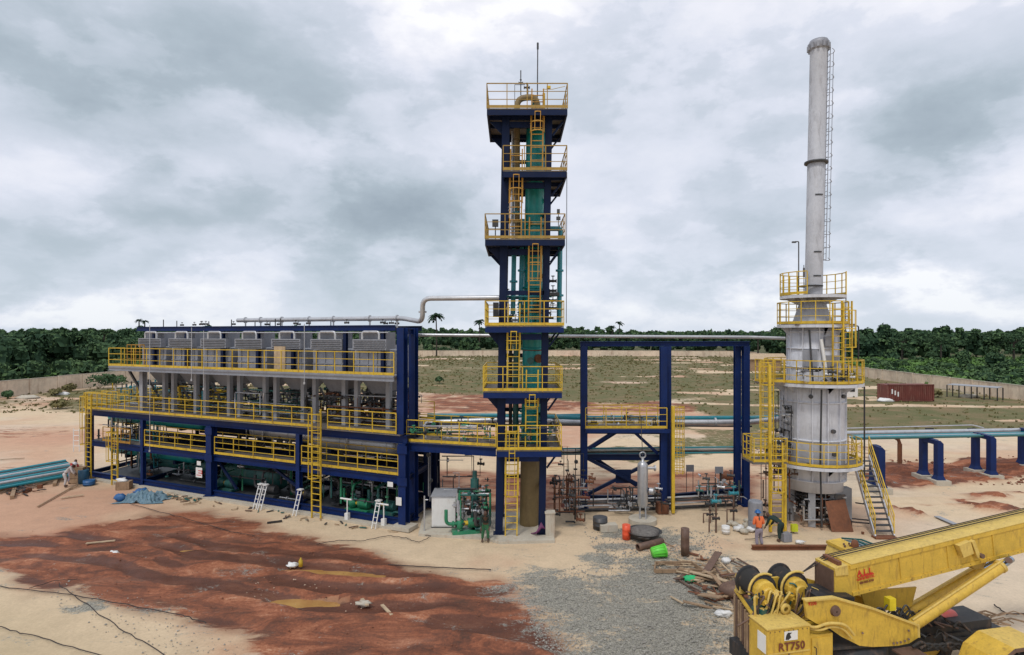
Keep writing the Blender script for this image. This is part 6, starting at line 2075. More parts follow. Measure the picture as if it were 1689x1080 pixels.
# cab on the far side
cb0 = C(4.3, 2.35, 0)
cbx = lambda a, b, z: CPX(1400, 915, 2.6) * 1.0 + CA * a + CB * b + Vector((0, 0, z))
z0 = 0
part('cab_body', MB().extrude([cbx(-.05, 0, -1.7), cbx(1.5, 0, -1.7), cbx(1.5, 0, -.1), cbx(.05, 0, .0), cbx(-.05, 0, -.3)], CB * 1.0), crane_l, cr)
part('cab_roof', MB().extrude([cbx(.0, 0, .02), cbx(.55, 0, .06), cbx(.55, 1.0, .06), cbx(.0, 1.0, .02)], (0, 0, .1)), crane_y, cr)
part('roof_window', MB().extrude([cbx(.58, .02, .02), cbx(1.5, .02, -.08), cbx(1.4, .98, -.08), cbx(.70, .98, .02)], (0, 0, .08)), glassm, cr)
mb = MB()
for a, b in ((cbx(.55, 0, .14), cbx(1.55, 0, .03)), (cbx(1.55, 0, .03), cbx(1.45, 1.02, .03)), (cbx(.65, 1.02, .14), cbx(1.45, 1.02, .03)), (cbx(1.08, 0, .09), cbx(1.1, 1.02, .08))):
    mb.bar(a, b, .05, .05)
part('window_frame', mb, tealdk, cr)
part('beacon', MB().lathe(cbx(.42, .2, .14), [(.11, 0), (.12, .1), (.09, .22), (.01, .26)], 10), rust, cr)
for k in range(4): part('roof_bolt', MB().cyl(cbx(.12 + .1 * k, .3 + .15 * (k % 2), .12), cbx(.12 + .1 * k, .3 + .15 * (k % 2), .2), .035, 6), brownm, cr)
# carrier: frame, fenders, tyres, axle gear
part('carrier_frame', MB().extrude([C(.1, .7, .75), C(8.6, .7, .75), C(8.6, .7, 1.2), C(.1, .7, 1.2)], CB * 1.2), darkm, cr)


def fender(a0, b0, label_=None):
    pr = [(-1.25, 1.1), (-.98, 1.68), (-.5, 1.95), (.55, 1.95), (1.0, 1.68), (1.3, 1.15)]
    for (x0, zz0), (x1, zz1) in zip(pr[:-1], pr[1:]):
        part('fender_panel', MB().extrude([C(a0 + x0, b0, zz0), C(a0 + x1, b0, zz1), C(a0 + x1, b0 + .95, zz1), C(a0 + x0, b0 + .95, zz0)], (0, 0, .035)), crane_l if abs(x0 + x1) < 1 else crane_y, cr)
    inner = MB().extrude([C(a0 + x0, b0 + .95, zz0) for x0, zz0 in pr] + [C(a0 + 1.1, b0 + .95, 1.0), C(a0 - 1.1, b0 + .95, 1.0)], CB * .04)
    part('fender_side', inner, crane_y, cr)
    mb = MB()
    for (x0, zz0), (x1, zz1) in zip(pr[:-1], pr[1:]): mb.bar(C(a0 + x0, b0 - .01, zz0 - .02), C(a0 + x1, b0 - .01, zz1 - .02), .03, .09)
    part('fender_lip', mb, brownm, cr)


def tyre(a0, b0, s=1):
    c = C(a0, b0, .86)
    w = part('wheel', MB().lathe(c, [(.12, -.28), (.40, -.28), (.45, -.2), (.45, .2), (.4, .28), (.12, .28)], 20, CB), crane_y, cr)
    part('tyre', MB().lathe(c, [(.45, -.26), (.62, -.33), (.8, -.31), (.86, -.22), (.86, .22), (.8, .31), (.62, .33), (.45, .26), (.45, -.26)], 32, CB), rubber, w)
    mb = MB()
    for k in range(22):
        t = k * 2 * math.pi / 22
        d = CA * math.cos(t) + Vector((0, 0, math.sin(t)))
        mb.bar(c + d * .875 - CB * .28 + CA * .0, c + d * .875 + CB * .28, .09, .05, d)
    part('tread_lugs', mb, rubber, w)
    part('hub', MB().cyl(c - CB * .33, c - CB * .1, .16, 12), brownm, w)


FA = 6.7
fender(FA, -1.5); tyre(FA, -1.05); tyre(6.2, 1.15)
for (a0, b0) in ((1.4, .5), (1.6, 2.2)):
    tyre(a0, b0)
part('outrigger_box', MB().box(C(.6, 1.2, .55), (.35, 1.6, .35), YAW), crane_y, cr)
part('step_plate', MB().box(C(4.35, -.15, 1.35), (.7, .5, .05), YAW), brownm, cr)
part('front_hood', MB().extrude([C(4.7, .75, 1.2), C(8.3, .75, 1.2), C(8.3, .75, 1.45), C(5.2, .75, 1.45)], CB * .9), darkm, cr)
part('air_tank', MB().lathe(CPX(1546, 1018, 1.3), [(.01, -.02), (.16, 0), (.2, .06), (.2, .55), (.16, .62), (.01, .64)], 16, CA), paint('faded red tank', (.42, .09, .08), .45), cr)
for k in range(22):
    a = CPX(1505 + hs.random() * 70, 1030 + hs.random() * 25, .5 + hs.random() * .9)
    part('hose', pipe_mb([a, a + Vector((hs.uniform(-.3, .3), .1, .15)), a + Vector((hs.uniform(.2, .6), hs.uniform(-.2, .3), -.1))], hs.uniform(.018, .04), 6), [rubber, dkgrey, rubber, brownm][k % 4], cr)
part('engine_block', MB().box(CPX(1560, 1030, 1.1) - Vector((0, 0, .35)), (1.1, .9, .35), YAW), darkm, cr)
for k in range(18):
    a = CPX(1590 + k * 3.4, 1012 + hs.random() * 26, 1.5 + hs.random() * .6)
    d = CA * hs.uniform(.5, 1.3) + CB * hs.uniform(-.25, .3)
    solo('branch', MB().tube([a, a + d * .5 + Vector((0, 0, hs.uniform(-.02, .12))), a + d - Vector((0, 0, .12))], hs.uniform(.015, .035), 5), wood, ['thick', 'thin', 'medium'][k % 3] + ' dry branch on the crane front, ' + ('nearest the lift cylinder' if k < 6 else 'mid heap' if k < 12 else 'outermost in the heap'), 'branch', a, 'dry branches heaped on the crane front')
for k in range(6):
    a = CPX(1505 + k * 12, 1066 + hs.random() * 10, -.1)
    part('hose', pipe_mb([a, a + CA * .3 + Vector((0, 0, .14)), a + CA * .6 - Vector((0, 0, .1))], .04, 6), rubber, cr)

# ------------------------------------------------------------------ people
def skin_obj(name, J, E, mat, parent, root=0, sub=2):
    """J: list of (world point, radius)"""
    org = root_of(parent).location
    me_ = bpy.data.meshes.new(name)
    me_.from_pydata([tuple(Vector(p) - org) for p, r in J], E, [])
    me_.materials.append(mat)
    o = bpy.data.objects.new(name, me_)
    COL.objects.link(o)
    o.parent = parent
    sk = o.modifiers.new('skin', 'SKIN')
    sk.use_smooth_shade = True
    lay = me_.skin_vertices[0] if me_.skin_vertices else None
    if lay is None:
        bm_ = None
        import bmesh
        bm_ = bmesh.new(); bm_.from_mesh(me_); bm_.verts.layers.skin.verify(); bm_.to_mesh(me_); bm_.free()
        lay = me_.skin_vertices[0]
    for i, (p, r) in enumerate(J):
        lay.data[i].radius = r if isinstance(r, tuple) else (r, r)
        lay.data[i].use_root = (i == root)
    ss = o.modifiers.new('smooth', 'SUBSURF')
    ss.levels = ss.render_levels = sub
    return o


cloth_or = paint('orange work jacket', (.72, .16, .05), .8, var=.15)
cloth_gr = paint('grey work trousers', (.26, .23, .28), .85, var=.15)
cloth_dk = paint('dark green overalls', (.012, .03, .026), .85, var=.25)
cloth_gn = paint('green trousers', (.03, .14, .06), .85, var=.2)
cloth_wh = paint('pale dusty coverall', (.50, .46, .44), .85, var=.15)
cloth_rd = paint('red work jacket', (.45, .04, .05), .85, var=.15)
helm_b = paint('blue helmet', (.01, .11, .33), .35, var=.1)
boot = paint('brown boots', (.10, .06, .04), .8, var=.2)


def person(base, yaw, label, top, trous, helm, pose='stand', bend=0.0, H=1.72, skinm=None):
    base = Vector(base)
    t_ = thing('person', label, 'person', base)
    R = Matrix.Rotation(yaw, 3, 'Z')
    P = lambda x_, y_, z_: base + R @ Vector((x_, y_, z_))     # x: right, y: forward
    s = H / 1.72
    hipz = .90 * s
    def B(x_, y_, z_):      # torso point, leaned forward by bend about the hips
        dz = (z_ * s - hipz)
        return P(x_, y_ + math.sin(bend) * dz + math.cos(bend) * 0, hipz + dz * math.cos(bend))
    hip = P(0, 0, hipz)
    kn = [P(-.11, .03, .48 * s), P(.13, .08, .48 * s)]
    an = [P(-.12, -.02, .09), P(.16, .0, .09)]
    toe = [P(-.13, .15, .05), P(.19, .16, .05)]
    sh = [B(-.19, 0, 1.42), B(.19, 0, 1.42)]
    if pose == 'stoop':
        el = [sh[0] + R @ Vector((-.05, .08, -.28)), sh[1] + R @ Vector((.05, .08, -.28))]
        wr = [el[0] + R @ Vector((.04, .14, -.22)), el[1] + R @ Vector((-.04, .14, -.22))]
    elif pose == 'hands':
        el = [B(-.27, .0, 1.14), B(.27, .0, 1.14)]
        wr = [B(-.08, .24, 1.08), B(.08, .24, 1.06)]
    else:
        el = [B(-.26, -.02, 1.14), B(.27, .05, 1.14)]
        wr = [B(-.27, .08, .90), B(.24, .2, .97)]
    chest, neck, head = B(0, 0, 1.30), B(0, .01, 1.47), B(0, .03, 1.60)
    # body: one continuous surface
    J = [(hip, .12), (B(0, 0, 1.1), .11), (chest, .13), (neck, .052), (head, .075),
         (kn[0], .062), (an[0], .042), (toe[0], .035), (kn[1], .062), (an[1], .042), (toe[1], .035),
         (sh[0], .055), (el[0], .042), (wr[0], .03), (sh[1], .055), (el[1], .042), (wr[1], .03), (P(-.09, 0, hipz - .06), .085), (P(.09, 0, hipz - .06), .085)]
    E = [(0, 1), (1, 2), (2, 3), (3, 4), (0, 17), (17, 5), (5, 6), (6, 7), (0, 18), (18, 8), (8, 9), (9, 10), (2, 11), (11, 12), (12, 13), (2, 14), (14, 15), (15, 16)]
    skin_obj('body', J, E, skin, t_)
    # clothes
    J = [(B(0, 0, .88), (.17, .13)), (B(0, 0, 1.1), (.155, .12)), (chest, (.17, .13)), (B(0, 0, 1.44), .08), (sh[0], .075), (el[0], .062), (wr[0] * .85 + el[0] * .15, .047), (sh[1], .075), (el[1], .062), (wr[1] * .85 + el[1] * .15, .047)]
    skin_obj('jacket', J, [(0, 1), (1, 2), (2, 3), (2, 4), (4, 5), (5, 6), (2, 7), (7, 8), (8, 9)], top, t_)
    J = [(P(0, 0, hipz + .08), (.145, .12)), (P(0, 0, hipz - .02), (.15, .13)), (P(-.10, 0, hipz - .14), .105), (kn[0], .083), (an[0] + Vector((0, 0, .05)), .068), (P(.10, 0, hipz - .14), .105), (kn[1], .083), (an[1] + Vector((0, 0, .05)), .068)]
    skin_obj('trousers', J, [(0, 1), (1, 2), (2, 3), (3, 4), (1, 5), (5, 6), (6, 7)], trous, t_)
    fwd = R @ Vector((0, 1, 0))
    up = (B(0, 0, 1.6) - B(0, 0, 1.3)).normalized()
    hd = MB().blob(head + up * .03, (.078, .095, .115), 14, 10, 0)
    hd.blob(head + fwd * .09 + up * .01, (.018, .025, .03), 6, 5, 0)
    hd.blob(head + (R @ Vector((-.08, 0, 0))), (.012, .025, .035), 6, 5, 0)
    hd.blob(head + (R @ Vector((.08, 0, 0))), (.012, .025, .035), 6, 5, 0)
    part('head', hd, skin, t_)
    fe = MB()
    for sx_ in (-.03, .03): fe.blob(head + fwd * .082 + up * .045 + (R @ Vector((sx_, 0, 0))), (.014, .008, .009), 6, 4, 0)
    fe.blob(head + fwd * .08 - up * .04, (.026, .012, .008), 6, 4, 0)
    part('facial_feature', fe, darkm, t_)
    if helm:
        hm_ = MB().lathe(head + up * .055, [(.16, -.01), (.165, .0), (.125, .015), (.12, .06), (.10, .10), (.06, .13), (.01, .14)], 18, up)
        hm_.extrude([head + up * .05 + fwd * .1 + (R @ Vector((-.09, 0, 0))), head + up * .05 + fwd * .2 + (R @ Vector((-.05, 0, 0))), head + up * .05 + fwd * .2 + (R @ Vector((.05, 0, 0))), head + up * .05 + fwd * .1 + (R @ Vector((.09, 0, 0)))], up * .015)
        part('helmet', hm_, helm, t_)
    for k in range(2):
        d = (wr[k] - el[k]).normalized()
        sd_ = d.cross(Vector((0, 0, 1))); sd_ = sd_.normalized() if sd_.length > .1 else R @ Vector((1, 0, 0))
        hb = MB().blob(wr[k] + d * .05, (.035, .03, .045), 8, 6, 0)
        for f_, (o_, l_) in enumerate(((-.027, .065), (-.009, .078), (.009, .072), (.026, .055))):
            q0 = wr[k] + d * .08 + sd_ * o_
            hb.tube([q0, q0 + d * l_ * .5, q0 + d * l_ * .8 - Vector((0, 0, .02))], .0085, 5)
        hb.tube([wr[k] + d * .04 + sd_ * .03, wr[k] + d * .07 + sd_ * .055, wr[k] + d * .1 + sd_ * .055], .009, 5)
        part('hand', hb, skin, t_)
        b_ = MB().blob(an[k] + (R @ Vector((0, .07, -.03))), (.052, .135, .05), 10, 6, 0, 1.0)
        b_.v[-62:] if False else None
        part('boot', b_, boot, t_)
    return t_


person(G(1252, 903), math.radians(10), 'person in orange jacket, grey trousers and blue helmet standing left of the furnace', cloth_or, cloth_gr, helm_b, 'hands', .08)
person(G(1288, 893), math.radians(30), 'person in dark clothes stooping beside the furnace ladder', cloth_dk, cloth_dk, None, 'stoop', 1.25)
person(G(107, 803), math.radians(-60), 'person in pale coverall and headscarf stooping at the left end of the module', cloth_wh, cloth_wh, paint('pale headscarf', (.55, .56, .6), .8), 'stoop', .7)
person(G(117, 797), math.radians(-100), 'person in red jacket behind the person in pale coverall', cloth_rd, cloth_gr, None, 'stoop', .5)
person(G(801, 893), math.radians(180), 'person in green trousers and dark top by the left tower foot', cloth_dk, cloth_gn, None, 'stoop', .55)

# ------------------------------------------------------------------ site clutter
cr_ = random.Random(77)


def barrel(px, py, r, h_, mat, label, tilt=0, name='barrel', cat='barrel'):
    c = G(px, py)
    mb = MB().lathe(c, [(.01, .02), (r, .02), (r, h_ * .33), (r * 1.04, h_ * .35), (r, h_ * .37), (r, h_ * .66), (r * 1.04, h_ * .68), (r, h_ * .7), (r, h_), (r * .9, h_), (.01, h_ - .02)], 16)
    return solo(name, mb, mat, label, cat, c)


barrel(1033, 889, .2, .72, redp, 'bright orange red plastic drum near the grey vertical vessel', name='drum', cat='drum')
barrel(1130, 916, .19, 1.25, brownm, 'upright brown steel pipe stub standing on the gravel', name='pipe_stub', cat='pipe')
barrel(990, 872, .38, .62, dkgrey, 'dark open bin below the blue rack left foot', name='bin', cat='bin')
barrel(1197, 880, .2, .4, white, 'white bucket on the ground near the rack right foot', name='bucket', cat='bucket')
barrel(147, 800, .35, .35, tarpb, 'small blue tub at the left front foot of the module', name='tub', cat='tub')
solo('blue_drum', MB().lathe(G(138, 797), [(.01, .02), (.32, .02), (.32, .9), (.3, .93), (.01, .93)], 16), paint('petrol blue drum', (.02, .09, .16), .5), 'tall blue drum beside the left module column', 'drum', G(138, 797))
# brown pipe lying
p, q_ = G(1052, 908) + Vector((0, 0, .16)), G(1092, 898) + Vector((0, 0, .16))
solo('pipe_offcut', MB().lathe(p, [(.12, 0), (.16, 0), (.16, (q_ - p).length), (.12, (q_ - p).length), (.12, 0)], 16, q_ - p), brownm, 'thick brown pipe offcut lying beside the green basket', 'pipe', p)
# lime basket on its side, with mesh slats
c = G(1086, 919) + Vector((0, 0, .27))
t_ = thing('basket', 'lime green plastic basket lying on its side on the gravel', 'basket', c - Vector((0, 0, .27)))
ax = Vector((.93, .1, .12)).normalized()
part('body', MB().lathe(c - ax * .32, [(.01, 0), (.20, 0), (.27, .62), (.25, .62), (.19, .03), (.01, .03)], 18, ax), limep, t_)
part('rim', MB().lathe(c + ax * .30, [(.26, -.02), (.31, -.02), (.31, .03), (.26, .03), (.26, -.02)], 18, ax), limep, t_)
for k in range(12):
    a = k * math.pi / 6
    e1 = ax.cross(Vector((0, 0, 1))).normalized(); e2 = ax.cross(e1)
    part('slat', MB().bar(c - ax * .28 + (e1 * math.cos(a) + e2 * math.sin(a)) * .215, c + ax * .27 + (e1 * math.cos(a) + e2 * math.sin(a)) * .275, .025, .02, e1 * math.cos(a) + e2 * math.sin(a)), limep, t_)
# mixing pan with aggregate
c = G(1062, 888)
t_ = thing('mixing_pan', 'shallow dark steel pan heaped with aggregate under the grey vertical vessel', 'pan', c)
part('pan', MB().lathe(c, [(.5, .0), (.85, .38), (.9, .4), (.82, .38), (.48, .05), (.01, .04)], 14), dkgrey, t_)
part('aggregate', MB().blob(c + Vector((0, 0, .3)), (.75, .75, .28), 12, 6, .12, seed=4), paint('wet aggregate', (.14, .13, .12), .9, var=.5, scale=8), t_)
# concrete blocks around
for (px, py, s, lab) in ((1003, 875, (.9, .5, .35), 'low concrete block left of the grey vertical vessel'), (1092, 846, (.6, .5, .6), 'brown stained block at the foot of the middle rack column')):
    solo('block', MB().box(G(px, py) + Vector((0, 0, s[2] / 2)), s, .1), concrete if px < 1050 else rust, lab, 'block', G(px, py))
# wooden frame and the timber heap, each board apart
c = G(1115, 940)
t_ = thing('wooden_frame', 'flat wooden formwork frame lying on the gravel filled with offcuts', 'frame', c)
for (a, b) in (((-1.0, -.3), (1.1, -.3)), ((-.75, .55), (.85, .55)), ((-1.0, -.3), (-.75, .55)), ((1.1, -.3), (.85, .55))):
    part('board', MB().bar(c + Vector((*a, .08)), c + Vector((*b, .08)), .06, .16), wood, t_)
for k in range(14):
    a = c + Vector((cr_.uniform(-.8, .8), cr_.uniform(-.2, .45), .06 + cr_.random() * .08))
    d = Vector((cr_.uniform(-.5, .5), cr_.uniform(-.2, .2), .02))
    part('offcut', MB().bar(a, a + d, .05, .03), woodlt if k % 2 else wood, t_)
for k in range(95):
    u_, v_ = cr_.gauss(0, 1), cr_.gauss(0, 1)
    px, py = 1190 + u_ * 36, 965 + v_ * 22 + u_ * 8
    if px > 1236 or px < 1100: continue
    hh = max(0, .55 * math.exp(-((px - 1200) / 38) ** 2 - ((py - 965) / 24) ** 2))
    p = G(px, py) + Vector((0, 0, .05 + hh * cr_.random()))
    a = cr_.uniform(0, math.pi)
    ln_ = cr_.uniform(.35, 1.5)
    d = Vector((math.cos(a), math.sin(a) * .8, cr_.uniform(-.15, .2))) * ln_ / 2
    big = k % 4 == 0
    solo('timber_offcut', MB().bar(p - d, p + d, .16 if big else cr_.uniform(.04, .09), .035), [wood, woodlt, wood, brownm, rust][k % 5],
         ['weathered', 'pale', 'grey brown', 'dark brown', 'rust coloured'][k % 5] + (' long' if ln_ > .95 else ' short') + (' broad board' if big else ' thin lath') + (' pointing away' if .8 < a < 2.3 else ' lying across') + ' in the ' + ('left' if px < 1165 else 'middle' if px < 1200 else 'right') + (' back' if py < 965 else ' front') + ' of the timber heap', 'timber', p, 'timber offcuts heaped behind the crane')
for (p0, p1, w, mt, lab) in (((1155, 985), (1190, 1003), .34, wood, 'wide weathered plank at the lower edge of the timber heap'), ((1130, 945), (1200, 975), .2, woodlt, 'long pale plank slanting across the timber heap'),
                             ((1160, 955), (1185, 925), .3, brownm, 'dark brown sheet leaning on the timber heap')):
    solo('plank', MB().bar(G(*p0) + Vector((0, 0, .12)), G(*p1) + Vector((0, 0, .4)), w, .04), mt, lab, 'plank', G(*p0))
c = G(1210, 985) + Vector((0, 0, .3))
solo('sack', MB().blob(c, (.55, .4, .3), 12, 8, .14, seed=8), brownm, 'dark sagging sack on the timber heap beside the crane', 'sack', c)
c = G(1138, 958)
solo('net', MB().blob(c + Vector((0, 0, .1)), (.28, .2, .12), 10, 6, .3, seed=3), paint('bright green net', (.02, .45, .16), .7), 'crumpled bright green net before the timber heap', 'net', c)
c = G(1198, 938) + Vector((0, 0, .35))
solo('plastic_bag', MB().blob(c, (.19, .16, .14), 9, 7, .2, seed=5), white, 'white plastic bag on top of the timber heap', 'bag', c)
for (px, py, s, lab) in ((1195, 1014, .3, 'crumpled pale paper below the timber heap'), (482, 934, .26, 'pale plastic sheet lying in the red mud left of the yellow bottle'), (187, 914, .22, 'white litter in the left of the red mud'),
                         (600, 998, .28, 'pale rag beside the round puddle in the mud'), (104, 765, .28, 'white can beside the pipe stack at left'), (1320, 896, .25, 'white sack near the stooping worker')):
    c = G(px, py) + Vector((0, 0, .06))
    solo('litter', MB().blob(c, (s, s * .6, .10), 10, 6, .45, seed=px), white if px != 600 else concrete, lab, 'litter', c)
c = G(496, 934)
solo('bottle', MB().lathe(c, [(.01, 0), (.09, 0), (.09, .25), (.03, .33), (.03, .38), (.01, .38)], 10), yellow, 'small yellow bottle standing in the red mud', 'bottle', c)
# bags and cans by the rack right foot
for k, (px, py) in enumerate(((1212, 868), (1222, 873), (1230, 870), (1238, 877), (1226, 880), (1217, 876), (1205, 866), (1243, 866), (1233, 863))):
    c = G(px, py) + Vector((0, 0, .12))
    solo('rubble_bag', MB().blob(c, (.22, .18, .14), 8, 6, .35, seed=k), white if k % 2 else concrete, 'pale crumpled rubble bag left of the worker in orange, ' + ['second from the left', 'fourth from the left', 'sixth from the left', 'eighth from the left', 'fifth from the left', 'third from the left', 'leftmost', 'rightmost', 'seventh from the left'][k] + ' of nine', 'bag', c, 'pale rubble bags near the rack foot')
solo('yellow_can', MB().box(G(1310, 880) + Vector((0, 0, .3)), (.3, .2, .35)), paint('lime can', (.5, .55, .02), .5), 'small lime yellow can under the furnace', 'can', G(1310, 880))
solo('tool_box', MB().box(G(1296, 892) + Vector((0, 0, .2)), (.45, .35, .4), .2), galv, 'grey box behind the stooping worker', 'box', G(1296, 892))
# instrument stands
for (px, py, h_, lab) in ((1181, 878, 1.6, 'left teal-headed instrument stand before the blue rack'), (1210, 866, 1.7, 'right teal-headed instrument stand before the blue rack'), (1171, 862, 1.0, 'short dark valve stand left of the teal-headed stands')):
    c = G(px, py)
    t_ = thing('instrument_stand', lab, 'instrument stand', c)
    part('post', MB().cyl(c, c + Vector((0, 0, h_)), .05, 8), brownm, t_)
    mb = MB(); valve_mb(mb, c + Vector((0, 0, h_)), .22); part('valve', mb, tealp if h_ > 1.2 else darkm, t_)
    mb = MB(); valve_mb(mb, c + Vector((.0, 0, h_ * .45)), .16); part('valve', mb, darkm, t_)
    part('branch_pipe', MB().tube([c + Vector((-.35, 0, 0)), c + Vector((-.35, 0, h_ * .5)), c + Vector((0, 0, h_ * .5))], .04, 6), brownm, t_)
for (px, D, z, lab) in ((1138, 35.5, 1.9, 'left small grey board on legs behind the blue rack'), (1186, 34.8, 1.95, 'right small grey board on legs behind the blue rack')):
    c = PX(px, D)
    t_ = thing('notice_board', lab, 'board', c)
    part('panel', MB().box(c + Vector((0, 0, z)), (.48, .05, .42)), galv, t_)
    for sx_ in (-.2, .2): part('leg', MB().cyl(c + Vector((sx_, .04, 0)), c + Vector((sx_, .04, z)), .02, 6), dkgrey, t_)
# beam on the ground and cables
solo('steel_beam', MB().ibar(G(1240, 906) + Vector((0, 0, .1)), G(1398, 906) + Vector((0, 0, .1)), .18, .2), rust, 'long rusty steel beam on the ground in front of the furnace', 'beam', G(1240, 906))


def cable_line(pts, r, label, mat=cable, name='cable', wob=.12, seed=0):
    rr = random.Random(seed)
    P_ = [G(*p) for p in pts]
    out = []
    for a, b in zip(P_[:-1], P_[1:]):
        for k in range(8):
            q = a + (b - a) * k / 8
            out.append(q + Vector((rr.uniform(-wob, wob), rr.uniform(-wob, wob), r + .05)))
    out.append(P_[-1] + Vector((0, 0, r + .05)))
    return solo(name, MB().tube(out, r, 5), mat, label, 'cable', out[0])


cable_line([(-120, 955), (0, 970), (120, 983), (300, 1018), (340, 1030)], .018, 'long dark cable crossing the pale ground at lower left', wob=.05, seed=1)
cable_line([(95, 965), (150, 1005), (215, 1050), (290, 1095)], .016, 'thin dark cable running diagonally down at lower left', wob=.04, seed=2)
cable_line([(-100, 1020), (0, 1037), (70, 1056), (170, 1085)], .016, 'thin dark cable in the bottom left corner', wob=.04, seed=3)
cable_line([(50, 972), (90, 960), (128, 957)], .014, 'short thin cable joining the long dark cable from above', wob=.04, seed=4)
cable_line([(640, 934), (720, 938), (810, 942)], .022, 'straight dark rope on the sand below the tower slab', wob=.02, seed=5)
cable_line([(520, 900), (560, 893), (600, 894), (640, 885), (670, 889), (690, 897), (712, 886), (700, 884)], .016, 'thin looping hose on the sand before the module corner', wob=.06, seed=6)
cable_line([(215, 832), (300, 855), (380, 878), (420, 886)], .016, 'dark rope along the mud edge before the module', wob=.06, seed=7)
cable_line([(1230, 892), (1262, 888), (1290, 885), (1310, 880)], .02, 'black cable on the ground behind the worker in orange', wob=.05, seed=8)
cable_line([(1640, 1000), (1660, 1016), (1700, 1015), (1760, 1013)], .025, 'dark hose on the pale sand at the right edge', wob=.03, seed=9)
solo('steel_bar', MB().box(G(453, 862) + Vector((0, 0, .05)), (.75, .1, .08), .45), darkm, 'short dark bar lying on the sand before the module', 'bar', G(453, 862))

# planks about the left end and in the mud
for i, (a, b, w, mt, lab) in enumerate((
    ((62, 837), (128, 800), .10, wood, 'long pole lying on the ground pointing at the left module foot'),
    ((100, 823), (138, 818), .16, woodlt, 'short plank beside the long pole at left'),
    ((115, 808), (160, 794), .07, wood, 'thin pole beside the long pole, nearer the module'),
    ((62, 803), (76, 797), .22, wood, 'small dark board near the debris at left'),
    ((142, 898), (190, 894), .14, woodlt, 'pale plank lying in the red mud at left'),
    ((302, 833), (324, 831), .08, wood, 'small stick on the sand before the second bay'),
    ((630, 1000), (646, 1018), .12, woodlt, 'short pale board in the red mud, lower middle'),
    ((597, 990), (606, 1002), .12, woodlt, 'small pale board by the round puddle'),
    ((95, 762), (135, 768), .12, woodlt, 'pale plank beside the module left column at the back'),
    ((0, 759), (40, 757), .1, wood, 'pole on the ground beyond the teal pipe stack'),
    ((1545, 853), (1592, 874), .3, concgrey, 'pale flat slab edge on the sand right of the stair'),
    ((1120, 925), (1160, 932), .1, woodlt, 'pale lath near the lime green basket'))):
    solo('plank', MB().bar(G(*a) + Vector((0, 0, .06)), G(*b) + Vector((0, 0, .08)), w, .04), mt, lab, 'plank', G(*a))
# pipe stack at left
pn = 0
for lay in range(2):
    for k in range(9 - lay):
        a = PX(-150, 33.2 + k * .34 + lay * .17, .22 + lay * .25 + .12)
        b = PX(122 - k * 2, 40.3 + k * .42 + lay * .2, .22 + lay * .25 + .12)
        m_ = [tealp, tealp, silver, tealp, dkgrey, tealp, silver, tealp, darkm][(k + lay * 2) % 9]
        solo('stacked_pipe', MB().tube([a, b], .125 if k % 3 else .10, 10), m_, {'teal pipe paint': 'teal pipe', 'galvanised cladding': 'silver pipe', 'dark grey metal': 'dark grey pipe', 'blackened steel': 'black pipe'}[m_.name] + ' in the long pipe stack on the ground at the left edge', 'pipe', a, 'pipes stacked on the ground at left')
        COL.objects[-1]['label'] = m_.name.split()[0].replace('galvanised', 'silver').replace('blackened', 'black') + ' pipe in the left ground stack, ' + (['frontmost', 'second from the front', 'third from the front', 'fourth from the front', 'middle', 'fourth from the back', 'third from the back', 'second from the back', 'rearmost'][k + (0 if k < 5 else lay)]) + (' of the top layer' if lay else ' of the bottom layer')
for px in (20, 90):
    solo('sleeper', MB().bar(PX(px, 35.5 if px == 20 else 38.5, .1), PX(px + 8, 39.5 if px == 20 else 42.5, .1), .2, .2), wood, 'timber sleeper under the pipe stack, ' + ('outer' if px == 20 else 'nearer the module'), 'timber', PX(px, 36, .1))
# scrap heap left
for k in range(60):
    px, py = cr_.gauss(25, 20), cr_.gauss(808, 5)
    if px > 70 or px < -30: continue
    p = G(px, py) + Vector((0, 0, .05 + .2 * cr_.random()))
    a = cr_.uniform(0, math.pi)
    d = Vector((math.cos(a), math.sin(a), cr_.uniform(-.1, .2))) * cr_.uniform(.15, .45)
    solo('scrap_piece', MB().bar(p - d, p + d, cr_.uniform(.03, .12), .05), [darkm, dkgrey, rust, brownm, wood][k % 5], ['black', 'grey', 'rusty', 'brown', 'wooden'][k % 5] + (' long' if d.length > .3 else ' short') + ' scrap piece ' + ('at the left end' if px < 15 else 'in the middle' if px < 38 else 'at the right end') + (' rear side' if py < 808 else ' front side') + ' of the left scrap heap', 'scrap', p, 'scrap heap at the left edge')
for (px, py, lab) in ((42, 812, 'small dark red block at the scrap heap, leftmost'), (48, 810, 'small dark red block at the scrap heap, second'), (66, 805, 'small dark red block apart from the scrap heap')):
    solo('block', MB().box(G(px, py) + Vector((0, 0, .12)), (.25, .2, .24), .3), rust, lab, 'block', G(px, py))
# cartons and sacks by the left column
c = G(126, 797)
t_ = thing('carton', 'brown carton stack beside the person in red jacket', 'carton', c)
for k in range(3): part('box', MB().box(c + Vector((.05 * k, .1, .2 + .36 * k)), (.75, .6, .34), .1 * k), wood, t_)
t_ = thing('carton', 'open carton with white wrapping before the second ladder', 'carton', G(205, 806))
part('box', MB().box(G(205, 806) + Vector((0, 0, .25)), (.8, .6, .5), .2), wood, t_)
part('wrapping', MB().blob(G(204, 806) + Vector((-.1, 0, .55)), (.35, .22, .16), 9, 6, .4, seed=6), white, t_)
